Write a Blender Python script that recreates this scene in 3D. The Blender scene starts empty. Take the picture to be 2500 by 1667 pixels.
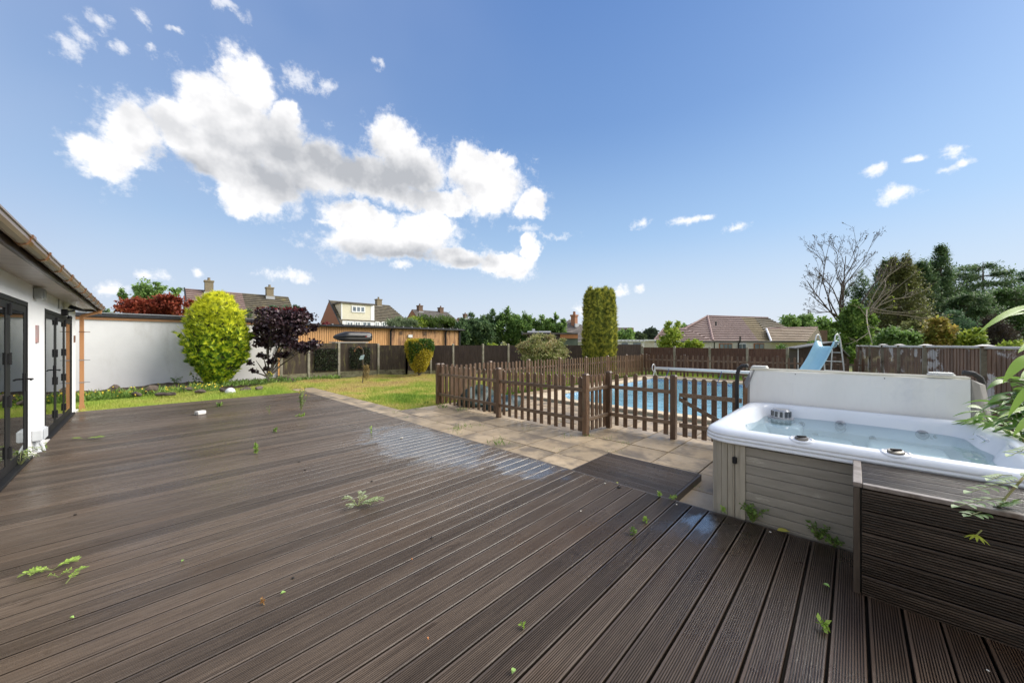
import bpy, math, random
import numpy as np
from mathutils import Vector, Matrix
R = math.radians
SC = bpy.context.scene
COL = SC.collection

# ------------------------------------------------------------------ camera
EYE = 1.56
YAW = math.atan2(904, 869)              # clockwise from +Y (the line of the house) towards +X (the line of the deck boards)
cam_d = bpy.data.cameras.new('camera'); cam = bpy.data.objects.new('camera', cam_d); COL.objects.link(cam)
cam_d.sensor_width = 36; cam_d.lens = 869 / 2500 * 36; cam_d.shift_y = 0.0018
cam_d.clip_start = 0.05; cam_d.clip_end = 6000
cam.location = (0, 0, EYE); cam.rotation_euler = (R(90), 0, -YAW)
SC.camera = cam
SC.view_settings.view_transform = 'Standard'; SC.view_settings.look = 'None'
SC.view_settings.gamma = 1; SC.view_settings.use_curve_mapping = False
SC.view_settings.exposure = 1.0

def ray(px):
    t = (px - 1250) / 869
    return (math.sin(YAW) + math.cos(YAW) * t, math.cos(YAW) - math.sin(YAW) * t)
def at(px, d):                           # ground point at depth d in front of the eye, on the bearing of column px
    a, b = ray(px); return a * d, b * d
def G(px, py, z=0.0):                    # point of the level z seen at a photo pixel
    d = 869 * (EYE - z) / (py - 838); a, b = ray(px); return a * d, b * d
def zz(py, d): return EYE - (py - 838) * d / 869

# ------------------------------------------------------------------ node helper
class NT:
    def __init__(s, tree): s.t = tree; s.n = tree.nodes; s.l = tree.links
    def put(s, sock, v):
        if v is None: return
        if isinstance(v, bpy.types.NodeSocket): s.l.new(v, sock)
        elif hasattr(sock, 'default_value'):
            try: sock.default_value = v
            except Exception:
                sock.default_value = (v, v, v) if isinstance(v, (int, float)) else tuple(v) + (1,)
    def math(s, op, a, b=None, c=None, clamp=False):
        n = s.n.new('ShaderNodeMath'); n.operation = op; n.use_clamp = clamp
        for i, v in enumerate((a, b, c)): s.put(n.inputs[i], v)
        return n.outputs[0]
    def vm(s, op, a, b=None, c=None, out=0):
        n = s.n.new('ShaderNodeVectorMath'); n.operation = op
        s.put(n.inputs[0], a)
        if b is not None: s.put(n.inputs['Scale'] if op == 'SCALE' else n.inputs[1], b)
        if c is not None: s.put(n.inputs[2], c)
        return n.outputs[out]
    def noise(s, vec, scale, detail=4, rough=0.55, dist=0.0, out=0):
        n = s.n.new('ShaderNodeTexNoise'); s.put(n.inputs['Vector'], vec)
        n.inputs['Scale'].default_value = scale; n.inputs['Detail'].default_value = detail
        n.inputs['Roughness'].default_value = rough; n.inputs['Distortion'].default_value = dist
        return n.outputs[out]
    def mapr(s, v, a, b, c=0.0, d=1.0, smooth=False):
        n = s.n.new('ShaderNodeMapRange'); n.clamp = True
        if smooth: n.interpolation_type = 'SMOOTHSTEP'
        for i, x in enumerate((v, a, b, c, d)): s.put(n.inputs[i], x)
        return n.outputs[0]
    def mix(s, f, a, b, mode='MIX'):
        n = s.n.new('ShaderNodeMix'); n.data_type = 'RGBA'; n.blend_type = mode
        s.put(n.inputs[0], f)
        for i, v in ((6, a), (7, b)):
            if isinstance(v, (tuple, list)): v = tuple(v)[:3] + (1,)
            s.put(n.inputs[i], v)
        return n.outputs[2]
    def ramp(s, f, stops):
        n = s.n.new('ShaderNodeValToRGB'); s.put(n.inputs[0], f)
        e = n.color_ramp.elements
        while len(e) < len(stops): e.new(0.5)
        for i, (p, c) in enumerate(stops): e[i].position = p; e[i].color = tuple(c)[:3] + (1,)
        return n.outputs[0]

# ------------------------------------------------------------------ sky, clouds and sun
SUN_EL = R(38); SUN_AZ = R(124)          # azimuth clockwise from +Y
W = bpy.data.worlds.new('World'); SC.world = W; W.use_nodes = True
w = NT(W.node_tree); w.n.clear()
out = w.n.new('ShaderNodeOutputWorld'); bg = w.n.new('ShaderNodeBackground'); w.l.new(bg.outputs[0], out.inputs[0])
tc = w.n.new('ShaderNodeTexCoord').outputs['Generated']
sky = w.n.new('ShaderNodeTexSky'); sky.sky_type = 'NISHITA'; sky.sun_disc = False
sky.sun_elevation = SUN_EL; sky.sun_rotation = SUN_AZ; sky.air_density = 1.0; sky.dust_density = 1.0; sky.ozone_density = 2.0
SKY_STR = 0.080
dirn = w.vm('NORMALIZE', tc)
sep = w.n.new('ShaderNodeSeparateXYZ'); w.l.new(dirn, sep.inputs[0])
az = w.math('ARCTAN2', sep.outputs[0], sep.outputs[1]); el = w.math('ARCSINE', sep.outputs[2])
# bearing from the middle of the view, so that the seam of the angle lies behind
azr = w.math('SUBTRACT', az, YAW)
azr = w.math('WRAP', azr, math.pi, -math.pi)
cmb = w.n.new('ShaderNodeCombineXYZ'); w.l.new(azr, cmb.inputs[0]); w.l.new(el, cmb.inputs[1])
warp = w.vm('SCALE', w.vm('SUBTRACT', w.noise(dirn, 5.5, 4, 0.62, out=1), (0.5, 0.5, 0.5)), 0.10)
warp2 = w.vm('SCALE', w.vm('SUBTRACT', w.noise(dirn, 26, 4, 0.68, out=1), (0.5, 0.5, 0.5)), 0.04)
pos = w.vm('ADD', w.vm('ADD', cmb.outputs[0], warp), warp2)
def ang(px, py):
    X = (px - 1250) / 869; Z = (838 - py) / 869
    return math.atan(X), math.atan2(Z, math.hypot(1, X))
def blob(x, y, rx, ry):                  # in pixels of the 2352 wide view
    k = 2500 / 2352; x *= k; y *= k; rx *= k; ry *= k
    a0, e0 = ang(x, y); ra = (ang(x + rx, y)[0] - ang(x - rx, y)[0]) / 2
    re = (ang(x, y - ry)[1] - ang(x, y + ry)[1]) / 2
    return a0, e0, ra, re
def field(blobs, p):
    m = None
    for b in blobs:
        a0, e0, ra, re = blob(*b)
        l = w.vm('LENGTH', w.vm('MULTIPLY_ADD', p, (1 / ra, 1 / re, 0), (-a0 / ra, -e0 / re, 0)), out=1)
        m = l if m is None else w.math('MINIMUM', m, l)
    return w.math('SUBTRACT', 1.0, m)
BIG = [(230,360,80,62),(300,310,85,72),(400,290,100,62),(480,250,85,75),(575,190,66,78),(560,290,110,90),(640,330,95,85),(520,360,120,75),
       (660,270,40,48),(600,420,120,65),(545,450,60,45),(730,390,130,75),(850,410,120,62),(905,325,62,48),(945,390,85,62),(1070,385,52,58),(1130,430,85,68),
       (1140,375,50,30),(1225,470,38,34),(900,555,175,42),(830,500,95,32),(985,520,85,42),(1060,590,75,26),(1165,610,62,34),(1222,565,22,42),(1000,460,120,30)]
SMALL = [(655,630,62,20),(365,636,42,26),(455,628,15,18),(255,665,50,24),(320,628,40,14),(1340,715,26,24),(1422,672,26,14),(1465,660,16,12),(1575,508,44,11),(1625,502,26,9),
         (1475,515,22,14),(1697,525,34,18),(2052,452,54,26),(2003,397,27,16),(2190,347,48,22),(2160,390,40,12),(2205,374,30,10),(2095,370,32,8),(740,505,40,8),(930,610,30,14)]
WISP = [(140,115,44,44),(180,85,60,34),(235,60,40,26),(280,125,28,22),(340,60,22,24),(345,120,28,16),(412,82,18,18),(520,12,50,20),(865,140,16,20),(1280,540,50,12),(1215,525,50,16),(690,170,60,40),(750,190,30,30)]
fine = w.noise(dirn, 17, 6, 0.66)
fb = field(BIG, pos); fs = field(SMALL, w.vm('ADD', cmb.outputs[0], w.vm('SCALE', warp, 0.5)))
fw = field(WISP, pos)
dB = w.math('ADD', fb, w.mapr(fine, 0.25, 0.75, -0.16, 0.16))
dS = fs
wn = w.noise(w.vm('MULTIPLY', dirn, (1, 1, 1)), 32, 4, 0.7)
dS = w.math('ADD', fs, w.math('ADD', w.mapr(fine, 0.32, 0.68, -0.4, 0.4), w.mapr(wn, 0.3, 0.7, -0.6, 0.45)))
dW = w.math('ADD', w.math('MULTIPLY', fw, 0.7), w.mapr(wn, 0.25, 0.8, -0.55, 0.5))
aB = w.mapr(w.math('ADD', dB, w.mapr(wn, 0.3, 0.7, -0.14, 0.08)), -0.16, 0.30, smooth=True); aS = w.math('MULTIPLY', w.mapr(dS, -0.1, 1.0, smooth=True), 0.85)
aW = w.math('MULTIPLY', w.mapr(dW, -0.05, 0.7, smooth=True), 0.65)
# unseen cloud added outside the view, its cover raised to lift the ambient light
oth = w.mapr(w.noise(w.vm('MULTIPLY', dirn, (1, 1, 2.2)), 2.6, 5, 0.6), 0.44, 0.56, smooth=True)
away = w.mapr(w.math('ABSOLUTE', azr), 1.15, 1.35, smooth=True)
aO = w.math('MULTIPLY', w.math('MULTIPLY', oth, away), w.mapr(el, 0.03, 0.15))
# light and shade of the cloud: relief towards the sun, grey flat base where the cloud is thick
r1 = w.noise(dirn, 10, 4, 0.58); r2 = w.noise(w.vm('ADD', dirn, (0.012, -0.006, 0.022)), 10, 4, 0.58)
relief = w.math('ADD', w.mapr(w.math('SUBTRACT', r1, r2), -0.13, 0.13, -1, 1), w.mapr(fine, 0.25, 0.75, -0.35, 0.35))
GREY = [(770,385,290,75),(900,405,150,62),(640,400,150,62),(930,585,190,22),(640,350,110,42),(1070,600,70,16),(430,380,90,30)]
fg = w.mapr(field(GREY, w.vm('ADD', cmb.outputs[0], w.vm('SCALE', warp, 0.5))), -0.45, 0.95, 0, 1)
shade = w.math('SUBTRACT', w.math('ADD', 0.93, w.math('MULTIPLY', relief, 0.135)), w.math('MULTIPLY', fg, 0.56))
shade = w.math('ADD', shade, w.mapr(dB, 0.28, 0.0, 0, 0.22))
ccol = w.mix(w.mapr(shade, 0.4, 1.0), (0.26, 0.27, 0.29), (0.575, 0.57, 0.57))
aH = w.math('MULTIPLY', w.mapr(w.math('ADD', fb, w.mapr(wn, 0.25, 0.75, -0.75, 0.75)), -0.25, 0.75, smooth=True), 0.5)     # thin shreds round the big cloud
aB = w.math('MAXIMUM', aB, aH)
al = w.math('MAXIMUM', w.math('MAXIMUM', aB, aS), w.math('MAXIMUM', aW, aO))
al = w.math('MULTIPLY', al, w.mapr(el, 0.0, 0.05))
base = w.vm('SCALE', sky.outputs[0], SKY_STR)
base = w.vm('MULTIPLY', base, (0.80, 0.96, 1.10))
grad = w.ramp(w.mapr(el, 0.0, 1.2), [(0.0, (.30, .37, .45)), (.22, (.175, .275, .42)), (.45, (.095, .175, .34)), (.75, (.052, .115, .29)), (1.0, (.04, .095, .26))])
base = w.mix(0.72, base, grad)
hz = w.mapr(el, 0.0, 0.52, 1.0, 0.0, smooth=True)
base = w.mix(w.math('MULTIPLY', hz, 0.6), base, (0.26, 0.345, 0.44))
base = w.mix(w.math('MULTIPLY', w.mapr(el, -0.04, 0.30, 1, 0, smooth=True), 0.85), base, (0.40, 0.42, 0.455))
veil = w.math('MULTIPLY', w.mapr(azr, 0.3, -1.0, smooth=True), w.mapr(w.noise(dirn, 2.2, 3), 0.35, 0.7, 0.15, 0.5))
base = w.mix(veil, base, (0.235, 0.285, 0.40))
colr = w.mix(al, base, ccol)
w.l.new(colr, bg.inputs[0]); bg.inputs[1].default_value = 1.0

sd = bpy.data.lights.new('sun', 'SUN'); sun = bpy.data.objects.new('sun', sd); COL.objects.link(sun)
sd.energy = 3.0; sd.angle = R(50); sd.color = (1.0, 0.94, 0.84)
S = Vector((math.sin(SUN_AZ) * math.cos(SUN_EL), math.cos(SUN_AZ) * math.cos(SUN_EL), math.sin(SUN_EL)))
sun.rotation_euler = S.to_track_quat('Z', 'Y').to_euler()

# ------------------------------------------------------------------ materials
def mat(name, c1, c2=None, scale=4, rough=0.7, stretch=(1, 1, 1), detail=5, orand=0.0, bump=0.0, bscale=None, metal=0.0,
        blotch=None, bl=(0.5, 0.62), blscale=1.2, spec=0.5, r2=None, rsc=2.0, rlo=0.45, rhi=0.6, coat=0.0, lo=0.3, hi=0.7, objhue=0.0, bworld=None, groove=None):
    m = bpy.data.materials.new(name); m.use_nodes = True
    t = NT(m.node_tree); p = t.n['Principled BSDF']
    co = t.n.new('ShaderNodeTexCoord').outputs['Object']
    oi = t.n.new('ShaderNodeObjectInfo')
    if orand or objhue or c2: 
        off = t.vm('SCALE', t.vm('ADD', oi.outputs['Location'], (0.37, 0.11, 0.73)), 1.0)
        co = t.vm('ADD', co, t.math('MULTIPLY', oi.outputs['Random'], 37.0))
    cs = t.vm('MULTIPLY', co, stretch)
    f = t.mapr(t.noise(cs, scale, detail, 0.6), lo, hi)
    c = t.mix(f, c1, c2 if c2 else c1)
    if blotch:
        bv = t.vm('MULTIPLY', t.n.new('ShaderNodeNewGeometry').outputs['Position'], bworld) if bworld else t.vm('MULTIPLY', co, tuple(0.5 + 0.5 * s for s in stretch))
        b = t.mapr(t.noise(bv, blscale, 6, 0.68), bl[0], bl[1], smooth=True)
        c = t.mix(b, c, blotch)
    if groove:                                    # grooves of the board darker than its ridges
        so_ = t.n.new('ShaderNodeSeparateXYZ'); t.l.new(t.n.new('ShaderNodeTexCoord').outputs['Object'], so_.inputs[0]); c = t.vm('SCALE', c, t.mapr(so_.outputs[2], -groove, -groove * .15, 0.25, 1.15))
    if orand:
        k = t.mapr(oi.outputs['Random'], 0, 1, 1 - orand, 1 + orand)
        c = t.vm('SCALE', c, k)
    t.l.new(c, p.inputs['Base Color'])
    p.inputs['Roughness'].default_value = rough; p.inputs['Metallic'].default_value = metal
    p.inputs['Specular IOR Level'].default_value = spec; p.inputs['Coat Weight'].default_value = coat
    if r2 is not None:
        t.l.new(t.mapr(t.noise(co, rsc, 4, 0.6), rlo, rhi, rough, r2, smooth=True), p.inputs['Roughness'])
    if bump:
        bn = t.n.new('ShaderNodeBump'); bn.inputs['Strength'].default_value = bump; bn.inputs['Distance'].default_value = 0.01
        t.l.new(t.noise(cs, bscale or scale * 4, 5, 0.65), bn.inputs['Height']); t.l.new(bn.outputs[0], p.inputs['Normal'])
    return m
def leafmat(name, stops, rough=0.55, trans=0.28, zgrad=None, spec=0.35, nzs=1.7, nzw=0.35, gain=1.0):
    """leaf colours picked leaf by leaf; zgrad = (z0, z1, colour) tints the young growth at the top of the plant"""
    m = bpy.data.materials.new(name); m.use_nodes = True
    t = NT(m.node_tree); p = t.n['Principled BSDF']
    g = t.n.new('ShaderNodeNewGeometry'); co = t.n.new('ShaderNodeTexCoord').outputs['Object']
    nz = t.noise(co, nzs, 3, 0.5); stops = [tuple(min(.9, v * gain) for v in s) for s in stops]
    f = t.math('ADD', t.math('MULTIPLY', g.outputs['Random Per Island'], 1 - nzw), t.mapr(nz, 0.40, 0.60, 0, nzw))
    c = t.ramp(f, [(i / max(1, len(stops) - 1), s) for i, s in enumerate(stops)])
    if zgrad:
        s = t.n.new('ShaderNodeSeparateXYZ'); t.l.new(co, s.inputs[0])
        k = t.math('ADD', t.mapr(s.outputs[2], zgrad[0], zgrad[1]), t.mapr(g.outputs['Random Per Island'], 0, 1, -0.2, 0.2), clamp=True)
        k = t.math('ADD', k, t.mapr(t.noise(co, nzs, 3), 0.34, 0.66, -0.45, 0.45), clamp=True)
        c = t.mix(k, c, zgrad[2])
    t.l.new(c, p.inputs['Base Color']); p.inputs['Roughness'].default_value = rough; p.inputs['Specular IOR Level'].default_value = spec
    tr = t.n.new('ShaderNodeBsdfTranslucent'); t.l.new(t.vm('SCALE', c, 1.3), tr.inputs[0])
    mx = t.n.new('ShaderNodeMixShader'); mx.inputs[0].default_value = trans
    o = t.n['Material Output']; t.l.new(p.outputs[0], mx.inputs[1]); t.l.new(tr.outputs[0], mx.inputs[2]); t.l.new(mx.outputs[0], o.inputs[0])
    return m

# ------------------------------------------------------------------ mesh helpers
class MB:
    def __init__(s): s.v = []; s.f = []
    def add(s, vs, fs):
        b = len(s.v); s.v += [tuple(v) for v in vs]; s.f += [tuple(b + i for i in f) for f in fs]; return s
    def box(s, x0, y0, z0, x1, y1, z1):
        return s.add([(x0,y0,z0),(x1,y0,z0),(x1,y1,z0),(x0,y1,z0),(x0,y0,z1),(x1,y0,z1),(x1,y1,z1),(x0,y1,z1)],
                     [(0,3,2,1),(4,5,6,7),(0,1,5,4),(1,2,6,5),(2,3,7,6),(3,0,4,7)])
    def hexa(s, p): return s.add(p, [(0,3,2,1),(4,5,6,7),(0,1,5,4),(1,2,6,5),(2,3,7,6),(3,0,4,7)])
    def prism(s, poly, vec):               # poly: 3D points, extruded by vec
        n = len(poly); v = Vector(vec)
        return s.add(list(poly) + [tuple(Vector(p) + v) for p in poly],
                     [tuple(range(n))[::-1], tuple(range(n, 2 * n))] + [(i, (i + 1) % n, n + (i + 1) % n, n + i) for i in range(n)])
    def quad(s, a, b, c, d): return s.add([a, b, c, d], [(0, 1, 2, 3)])
    def tube(s, pts, r, n=8, cap=True):
        P = [Vector(p) for p in pts]; rs = r if isinstance(r, (list, tuple)) else [r] * len(P)
        vs = []; up = None
        for i, p in enumerate(P):
            t = (P[min(i + 1, len(P) - 1)] - P[max(i - 1, 0)]).normalized()
            if up is None: up = t.orthogonal().normalized()
            up = (up - t * up.dot(t)); up = up.normalized() if up.length > 1e-6 else t.orthogonal().normalized()
            sd_ = t.cross(up)
            vs += [tuple(p + (up * math.cos(a) + sd_ * math.sin(a)) * rs[i]) for a in [2 * math.pi * k / n for k in range(n)]]
        fs = [(i * n + k, i * n + (k + 1) % n, (i + 1) * n + (k + 1) % n, (i + 1) * n + k) for i in range(len(P) - 1) for k in range(n)]
        if cap: fs += [tuple(range(n))[::-1], tuple(range((len(P) - 1) * n, len(P) * n))]
        return s.add(vs, fs)
    def lathe(s, prof, c=(0, 0, 0), n=20, axis='z', capped=True):
        vs = []
        for r, z in prof:
            for k in range(n):
                a = 2 * math.pi * k / n; x, y = r * math.cos(a), r * math.sin(a)
                q = (x, y, z) if axis == 'z' else ((z, x, y) if axis == 'x' else (x, z, y))
                vs.append((c[0] + q[0], c[1] + q[1], c[2] + q[2]))
        fs = [(i * n + k, i * n + (k + 1) % n, (i + 1) * n + (k + 1) % n, (i + 1) * n + k) for i in range(len(prof) - 1) for k in range(n)]
        if capped: fs += [tuple(range(n))[::-1], tuple(range((len(prof) - 1) * n, len(prof) * n))]
        return s.add(vs, fs)
    def loops(s, L, cap0=False, cap1=False):   # skin a list of equal closed loops
        n = len(L[0]); vs = [p for l in L for p in l]
        fs = [(i * n + k, i * n + (k + 1) % n, (i + 1) * n + (k + 1) % n, (i + 1) * n + k) for i in range(len(L) - 1) for k in range(n)]
        if cap0: fs.append(tuple(range(n))[::-1])
        if cap1: fs.append(tuple(range((len(L) - 1) * n, len(L) * n)))
        return s.add(vs, fs)
    def mesh(s, name, smooth=False):
        me = bpy.data.meshes.new(name); me.from_pydata(s.v, [], s.f)
        if smooth: me.polygons.foreach_set('use_smooth', [True] * len(me.polygons))
        me.update(); return me
def np_mesh(name, V, n=4, smooth=False):       # V: (faces*n, 3) loose n-gons
    V = np.asarray(V, dtype=np.float32).reshape(-1, 3); nv = len(V); nf = nv // n
    me = bpy.data.meshes.new(name); me.vertices.add(nv); me.vertices.foreach_set('co', V.ravel())
    me.loops.add(nv); me.loops.foreach_set('vertex_index', np.arange(nv, dtype=np.int32))
    me.polygons.add(nf); me.polygons.foreach_set('loop_start', np.arange(0, nv, n, dtype=np.int32))
    me.update(calc_edges=True); return me
WL = {}
def wloc(o):
    v = Vector((0, 0, 0))
    while o is not None: v += o.location; o = o.parent
    return v
def part(name, m, material, parent=None, loc=None, smooth=False, rot=None, bevel=0, seg=2, label=None):
    """links one mesh object; without loc its vertices are world coordinates"""
    me = m.mesh(name, smooth) if isinstance(m, MB) else m
    if material is not None and not me.materials: me.materials.append(material)
    o = bpy.data.objects.new(name, me); COL.objects.link(o); o.parent = parent
    o.location = loc if loc is not None else (-wloc(parent) if parent else (0, 0, 0))
    if rot: o.rotation_euler = rot
    if bevel:
        b = o.modifiers.new('edge', 'BEVEL'); b.width = bevel; b.segments = seg; b.limit_method = 'ANGLE'; b.angle_limit = R(40)
    if label: o['label'] = label
    return o
def tag(o, label, cat, group=None):
    o['label'] = label; o['category'] = cat
    if group: o['group'] = group
    return o
def thing(name, label, cat, loc=(0, 0, 0), rz=0, group=None):
    o = bpy.data.objects.new(name, None); COL.objects.link(o); o.location = loc; o.rotation_euler = (0, 0, rz); o.empty_display_size = 0.2
    return tag(o, label, cat, group)
def struct(o, k='structure'): o['kind'] = k; return o

# ------------------------------------------------------------------ foliage
def unit(a): return a / (np.linalg.norm(a, axis=-1, keepdims=True) + 1e-9)
def leaves(P, size, rng, aspect=0.5, bias=(0, 0, 0), jit=0.35, flat=0.0, droop=None):
    """a four-cornered leaf at every point of P"""
    n = len(P); d = rng.normal(size=(n, 3)); d = unit(d) + np.asarray(bias); 
    if flat: d[:, 2] *= (1 - flat)
    d = unit(d); q = rng.normal(size=(n, 3))
    if flat: q = q * (1 - flat) * 0.5; q[:, 2] = q[:, 2] * .2 + 0; q += np.cross(d, np.array([0, 0, 1.0]))
    sdv = unit(q - d * np.sum(q * d, axis=1, keepdims=True)); L = size * (1 + jit * rng.uniform(-1, 1, (n, 1)))
    Wd = L * aspect * 0.5
    V = np.empty((n, 4, 3)); V[:, 0] = P; V[:, 1] = P + d * L * 0.5 + sdv * Wd; V[:, 2] = P + d * L; V[:, 3] = P + d * L * 0.5 - sdv * Wd
    return V.reshape(-1, 3)
def ellips(rng, c, r, n, m=40, cl=0.28, hollow=0.45, gaps=0.0):
    """points gathered in clumps through the outer volume of an ellipsoid"""
    c = np.array(c); r = np.array(r, dtype=float)
    u = unit(rng.normal(size=(m, 3))); k = rng.uniform(hollow, 1.0, (m, 1)) ** 0.7
    C = c + u * k * r * (1 - cl * 0.6)
    cs = rng.uniform(0.6, 1.25, (m, 1)) * cl
    i = rng.integers(0, m, n)
    return C[i] + rng.normal(size=(n, 3)) * 0.5 * (r * cs[i]) * np.array([1, 1, 0.8])
def trunk_mb(x, y, z0, z1, r0, r1, rng, limbs=4, spread=1.0, n=7):
    b = MB(); h = z1 - z0; lean = rng.uniform(-0.04, 0.04, 2) * h
    b.tube([(x, y, z0 - 0.1), (x + lean[0] * .4, y + lean[1] * .4, z0 + h * .5), (x + lean[0], y + lean[1], z1)], [r0, r0 * .8, r1], n)
    for i in range(limbs):
        a = rng.uniform(0, 6.28); t = rng.uniform(.45, .95); p = Vector((x + lean[0] * t, y + lean[1] * t, z0 + h * t))
        q = p + Vector((math.cos(a) * spread, math.sin(a) * spread, spread * rng.uniform(.4, .9)))
        b.tube([p, (p + q) / 2 + Vector((0, 0, -.06 * spread)), q], [r1 * .7, r1 * .45, r1 * .2], 5, False)
    return b
BARK = mat('bark', (0.09, 0.07, 0.05), (0.17, 0.14, 0.11), 9, 0.9, (1, 1, 0.3), bump=0.5)
def hw(px, hpx, d):
    t = (px - 1250) / 869; return hpx * d / 869 / math.sqrt(1 + t * t)
def crown(name, label, cat, px, d, ytop, ybot, hpx, material, n, leaf, seed, group=None, m=40, cl=0.28, hollow=0.35, aspect=0.55,
          bias=(0, 0, 0.15), ground=-0.3, depth=1.0, trunk=True, extra=(), flat=0.0, partname='foliage', tr=None):
    """a tree or bush: crown of leaf clumps between two picture heights on the bearing of column px"""
    rng = np.random.default_rng(seed); x, y = at(px, d); zt, zb = zz(ytop, d), zz(ybot, d)
    rx = hw(px, hpx, d)
    root = thing(name, label, cat, (x, y, ground), group=group)
    pts = [ellips(rng, (x, y, (zt + zb) / 2), (rx, rx * depth, (zt - zb) / 2), n, m, cl, hollow)]
    for (ex, ey, er, erz, en) in extra:           # further lobes, in picture offsets
        xx, yy = at(ex, d); zc = zz(ey, d); rr = hw(ex, er, d)
        pts.append(ellips(rng, (xx, yy, zc), (rr, rr, erz * d / 869), en, max(6, int(m * en / max(n, 1))), cl * 1.2, hollow))
    P = np.concatenate(pts)
    P = P[P[:, 2] > ground + 0.02]
    part(partname, np_mesh(partname, leaves(P, leaf, rng, aspect, bias, flat=flat)), material, root)
    if trunk:
        b = trunk_mb(x, y, ground, (zt * .6 + zb * .4), tr or max(0.04, rx * 0.09), (tr or max(0.04, rx * 0.09)) * .5, rng, 5, rx * .6)
        part('trunk', b, BARK, root)
    return root

# ================================================================== GROUND
Z0 = -0.08                                # top of the paving; the deck stands 80 mm higher, at z = 0
PX0, PX1, PY0, PY1 = 8.55, 17.0, 1.4, 6.95     # the pool
def lawn_mat(name='lawn_ground'):
    m = bpy.data.materials.new(name); m.use_nodes = True; t = NT(m.node_tree); p = t.n['Principled BSDF']
    co = t.n.new('ShaderNodeTexCoord').outputs['Object']
    f = t.noise(co, 0.55, 5, 0.6); g = t.noise(co, 14, 4, 0.7)
    c = t.mix(t.mapr(f, 0.42, 0.6, smooth=True), (0.18, 0.24, 0.05), (0.42, 0.36, 0.13))
    c = t.mix(t.mapr(g, 0.3, 0.7), t.vm('SCALE', c, 0.75), c)
    t.l.new(c, p.inputs['Base Color']); p.inputs['Roughness'].default_value = 0.95
    return m
gx = [-900, PX0 - .02, PX1 + .02, 900]; gy = [-400, PY0 - .02, PY1 + .02, 1600]
b = MB()
for i in range(3):
    for j in range(3):
        if (i, j) != (1, 1):
            b.quad((gx[i], gy[j], -0.14), (gx[i+1], gy[j], -0.14), (gx[i+1], gy[j+1], -0.14), (gx[i], gy[j+1], -0.14))
struct(part('ground', b, lawn_mat()))

# ================================================================== DECK
def deckmat():
    m = bpy.data.materials.new('wet_reeded_decking'); m.use_nodes = True; t = NT(m.node_tree); p = t.n['Principled BSDF']
    co = t.n.new('ShaderNodeTexCoord').outputs['Object']; oi = t.n.new('ShaderNodeObjectInfo'); gm = t.n.new('ShaderNodeNewGeometry').outputs['Position']
    rnd = oi.outputs['Random']
    sh = t.vm('ADD', co, t.math('MULTIPLY', rnd, 51.0))
    gr = t.noise(t.vm('MULTIPLY', sh, (2.2, 60, 60)), 1.0, 5, 0.65)
    c = t.mix(t.mapr(gr, 0.3, 0.7), (0.040, 0.033, 0.028), (0.098, 0.083, 0.072))
    big = t.noise(t.vm('MULTIPLY', gm, (0.8, 0.8, 0)), 1.1, 5, 0.6)
    c = t.mix(t.mapr(big, 0.45, 0.7, 0, 0.55, smooth=True), c, (0.060, 0.043, 0.030))
    st = t.noise(t.vm('MULTIPLY', sh, (3.5, 9, 9)), 1.0, 6, 0.7)
    c = t.mix(t.mapr(st, 0.60, 0.72, 0, 0.7, smooth=True), c, (0.028, 0.021, 0.016))
    c = t.mix(t.mapr(st, 0.36, 0.28, 0, 0.35, smooth=True), c, (0.13, 0.112, 0.095))
    # the boards by the tub are browner, those near the house redder
    s = t.n.new('ShaderNodeSeparateXYZ'); t.l.new(gm, s.inputs[0])
    br = t.math('MULTIPLY', t.mapr(s.outputs[1], 1.2, -0.3, smooth=True), t.mapr(big, 0.3, 0.6, 0.35, 1))
    c = t.mix(t.math('MULTIPLY', br, 0.6), c, (0.060, 0.034, 0.019))
    c = t.vm('MULTIPLY', t.vm('SCALE', c, t.mapr(rnd, 0, 1, 0.70, 1.32)), (1.20, 1.07, 0.93))
    so_ = t.n.new('ShaderNodeSeparateXYZ'); t.l.new(co, so_.inputs[0])
    c = t.vm('SCALE', c, t.mapr(so_.outputs[2], -0.0045, -0.0008, 0.30, 1.12))      # darker down in the grooves, lighter on the ridges
    t.l.new(c, p.inputs['Base Color'])
    wet = t.noise(t.vm('MULTIPLY', gm, (0.9, 1.3, 0)), 0.9, 5, 0.65)
    r = t.mapr(wet, 0.35, 0.68, 0.40, 0.20, smooth=True)
    # standing water: along the outer edge of the deck, and a film beside the tub
    def pud(cx, cy, rx, ry):
        l = t.vm('LENGTH', t.vm('MULTIPLY_ADD', gm, (1 / rx, 1 / ry, 0), (-cx / rx, -cy / ry, 0)), out=1)
        return t.mapr(t.math('ADD', l, t.mapr(t.noise(gm, 3.5, 5, .65), .3, .7, -.45, .45)), 1.05, 0.55, smooth=True)
    pd = t.math('MAXIMUM', t.math('MAXIMUM', pud(3.0, 4.7, .55, 1.5), pud(3.25, .95, .30, .35)), pud(3.3, 3.2, .35, .55))
    r = t.math('SUBTRACT', r, t.math('MULTIPLY', pd, 0.17))
    t.l.new(r, p.inputs['Roughness']); p.inputs['Specular IOR Level'].default_value = 0.42
    t.l.new(t.math('MULTIPLY', pd, 0.75), p.inputs['Coat Weight']); p.inputs['Coat Roughness'].default_value = 0.22
    bn = t.n.new('ShaderNodeBump'); bn.inputs['Strength'].default_value = 0.35; bn.inputs['Distance'].default_value = 0.004
    t.l.new(t.math('ADD', gr, t.noise(sh, 25, 3, .6)), bn.inputs['Height']); t.l.new(bn.outputs[0], p.inputs['Normal'])
    return m
DECK = deckmat()
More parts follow.
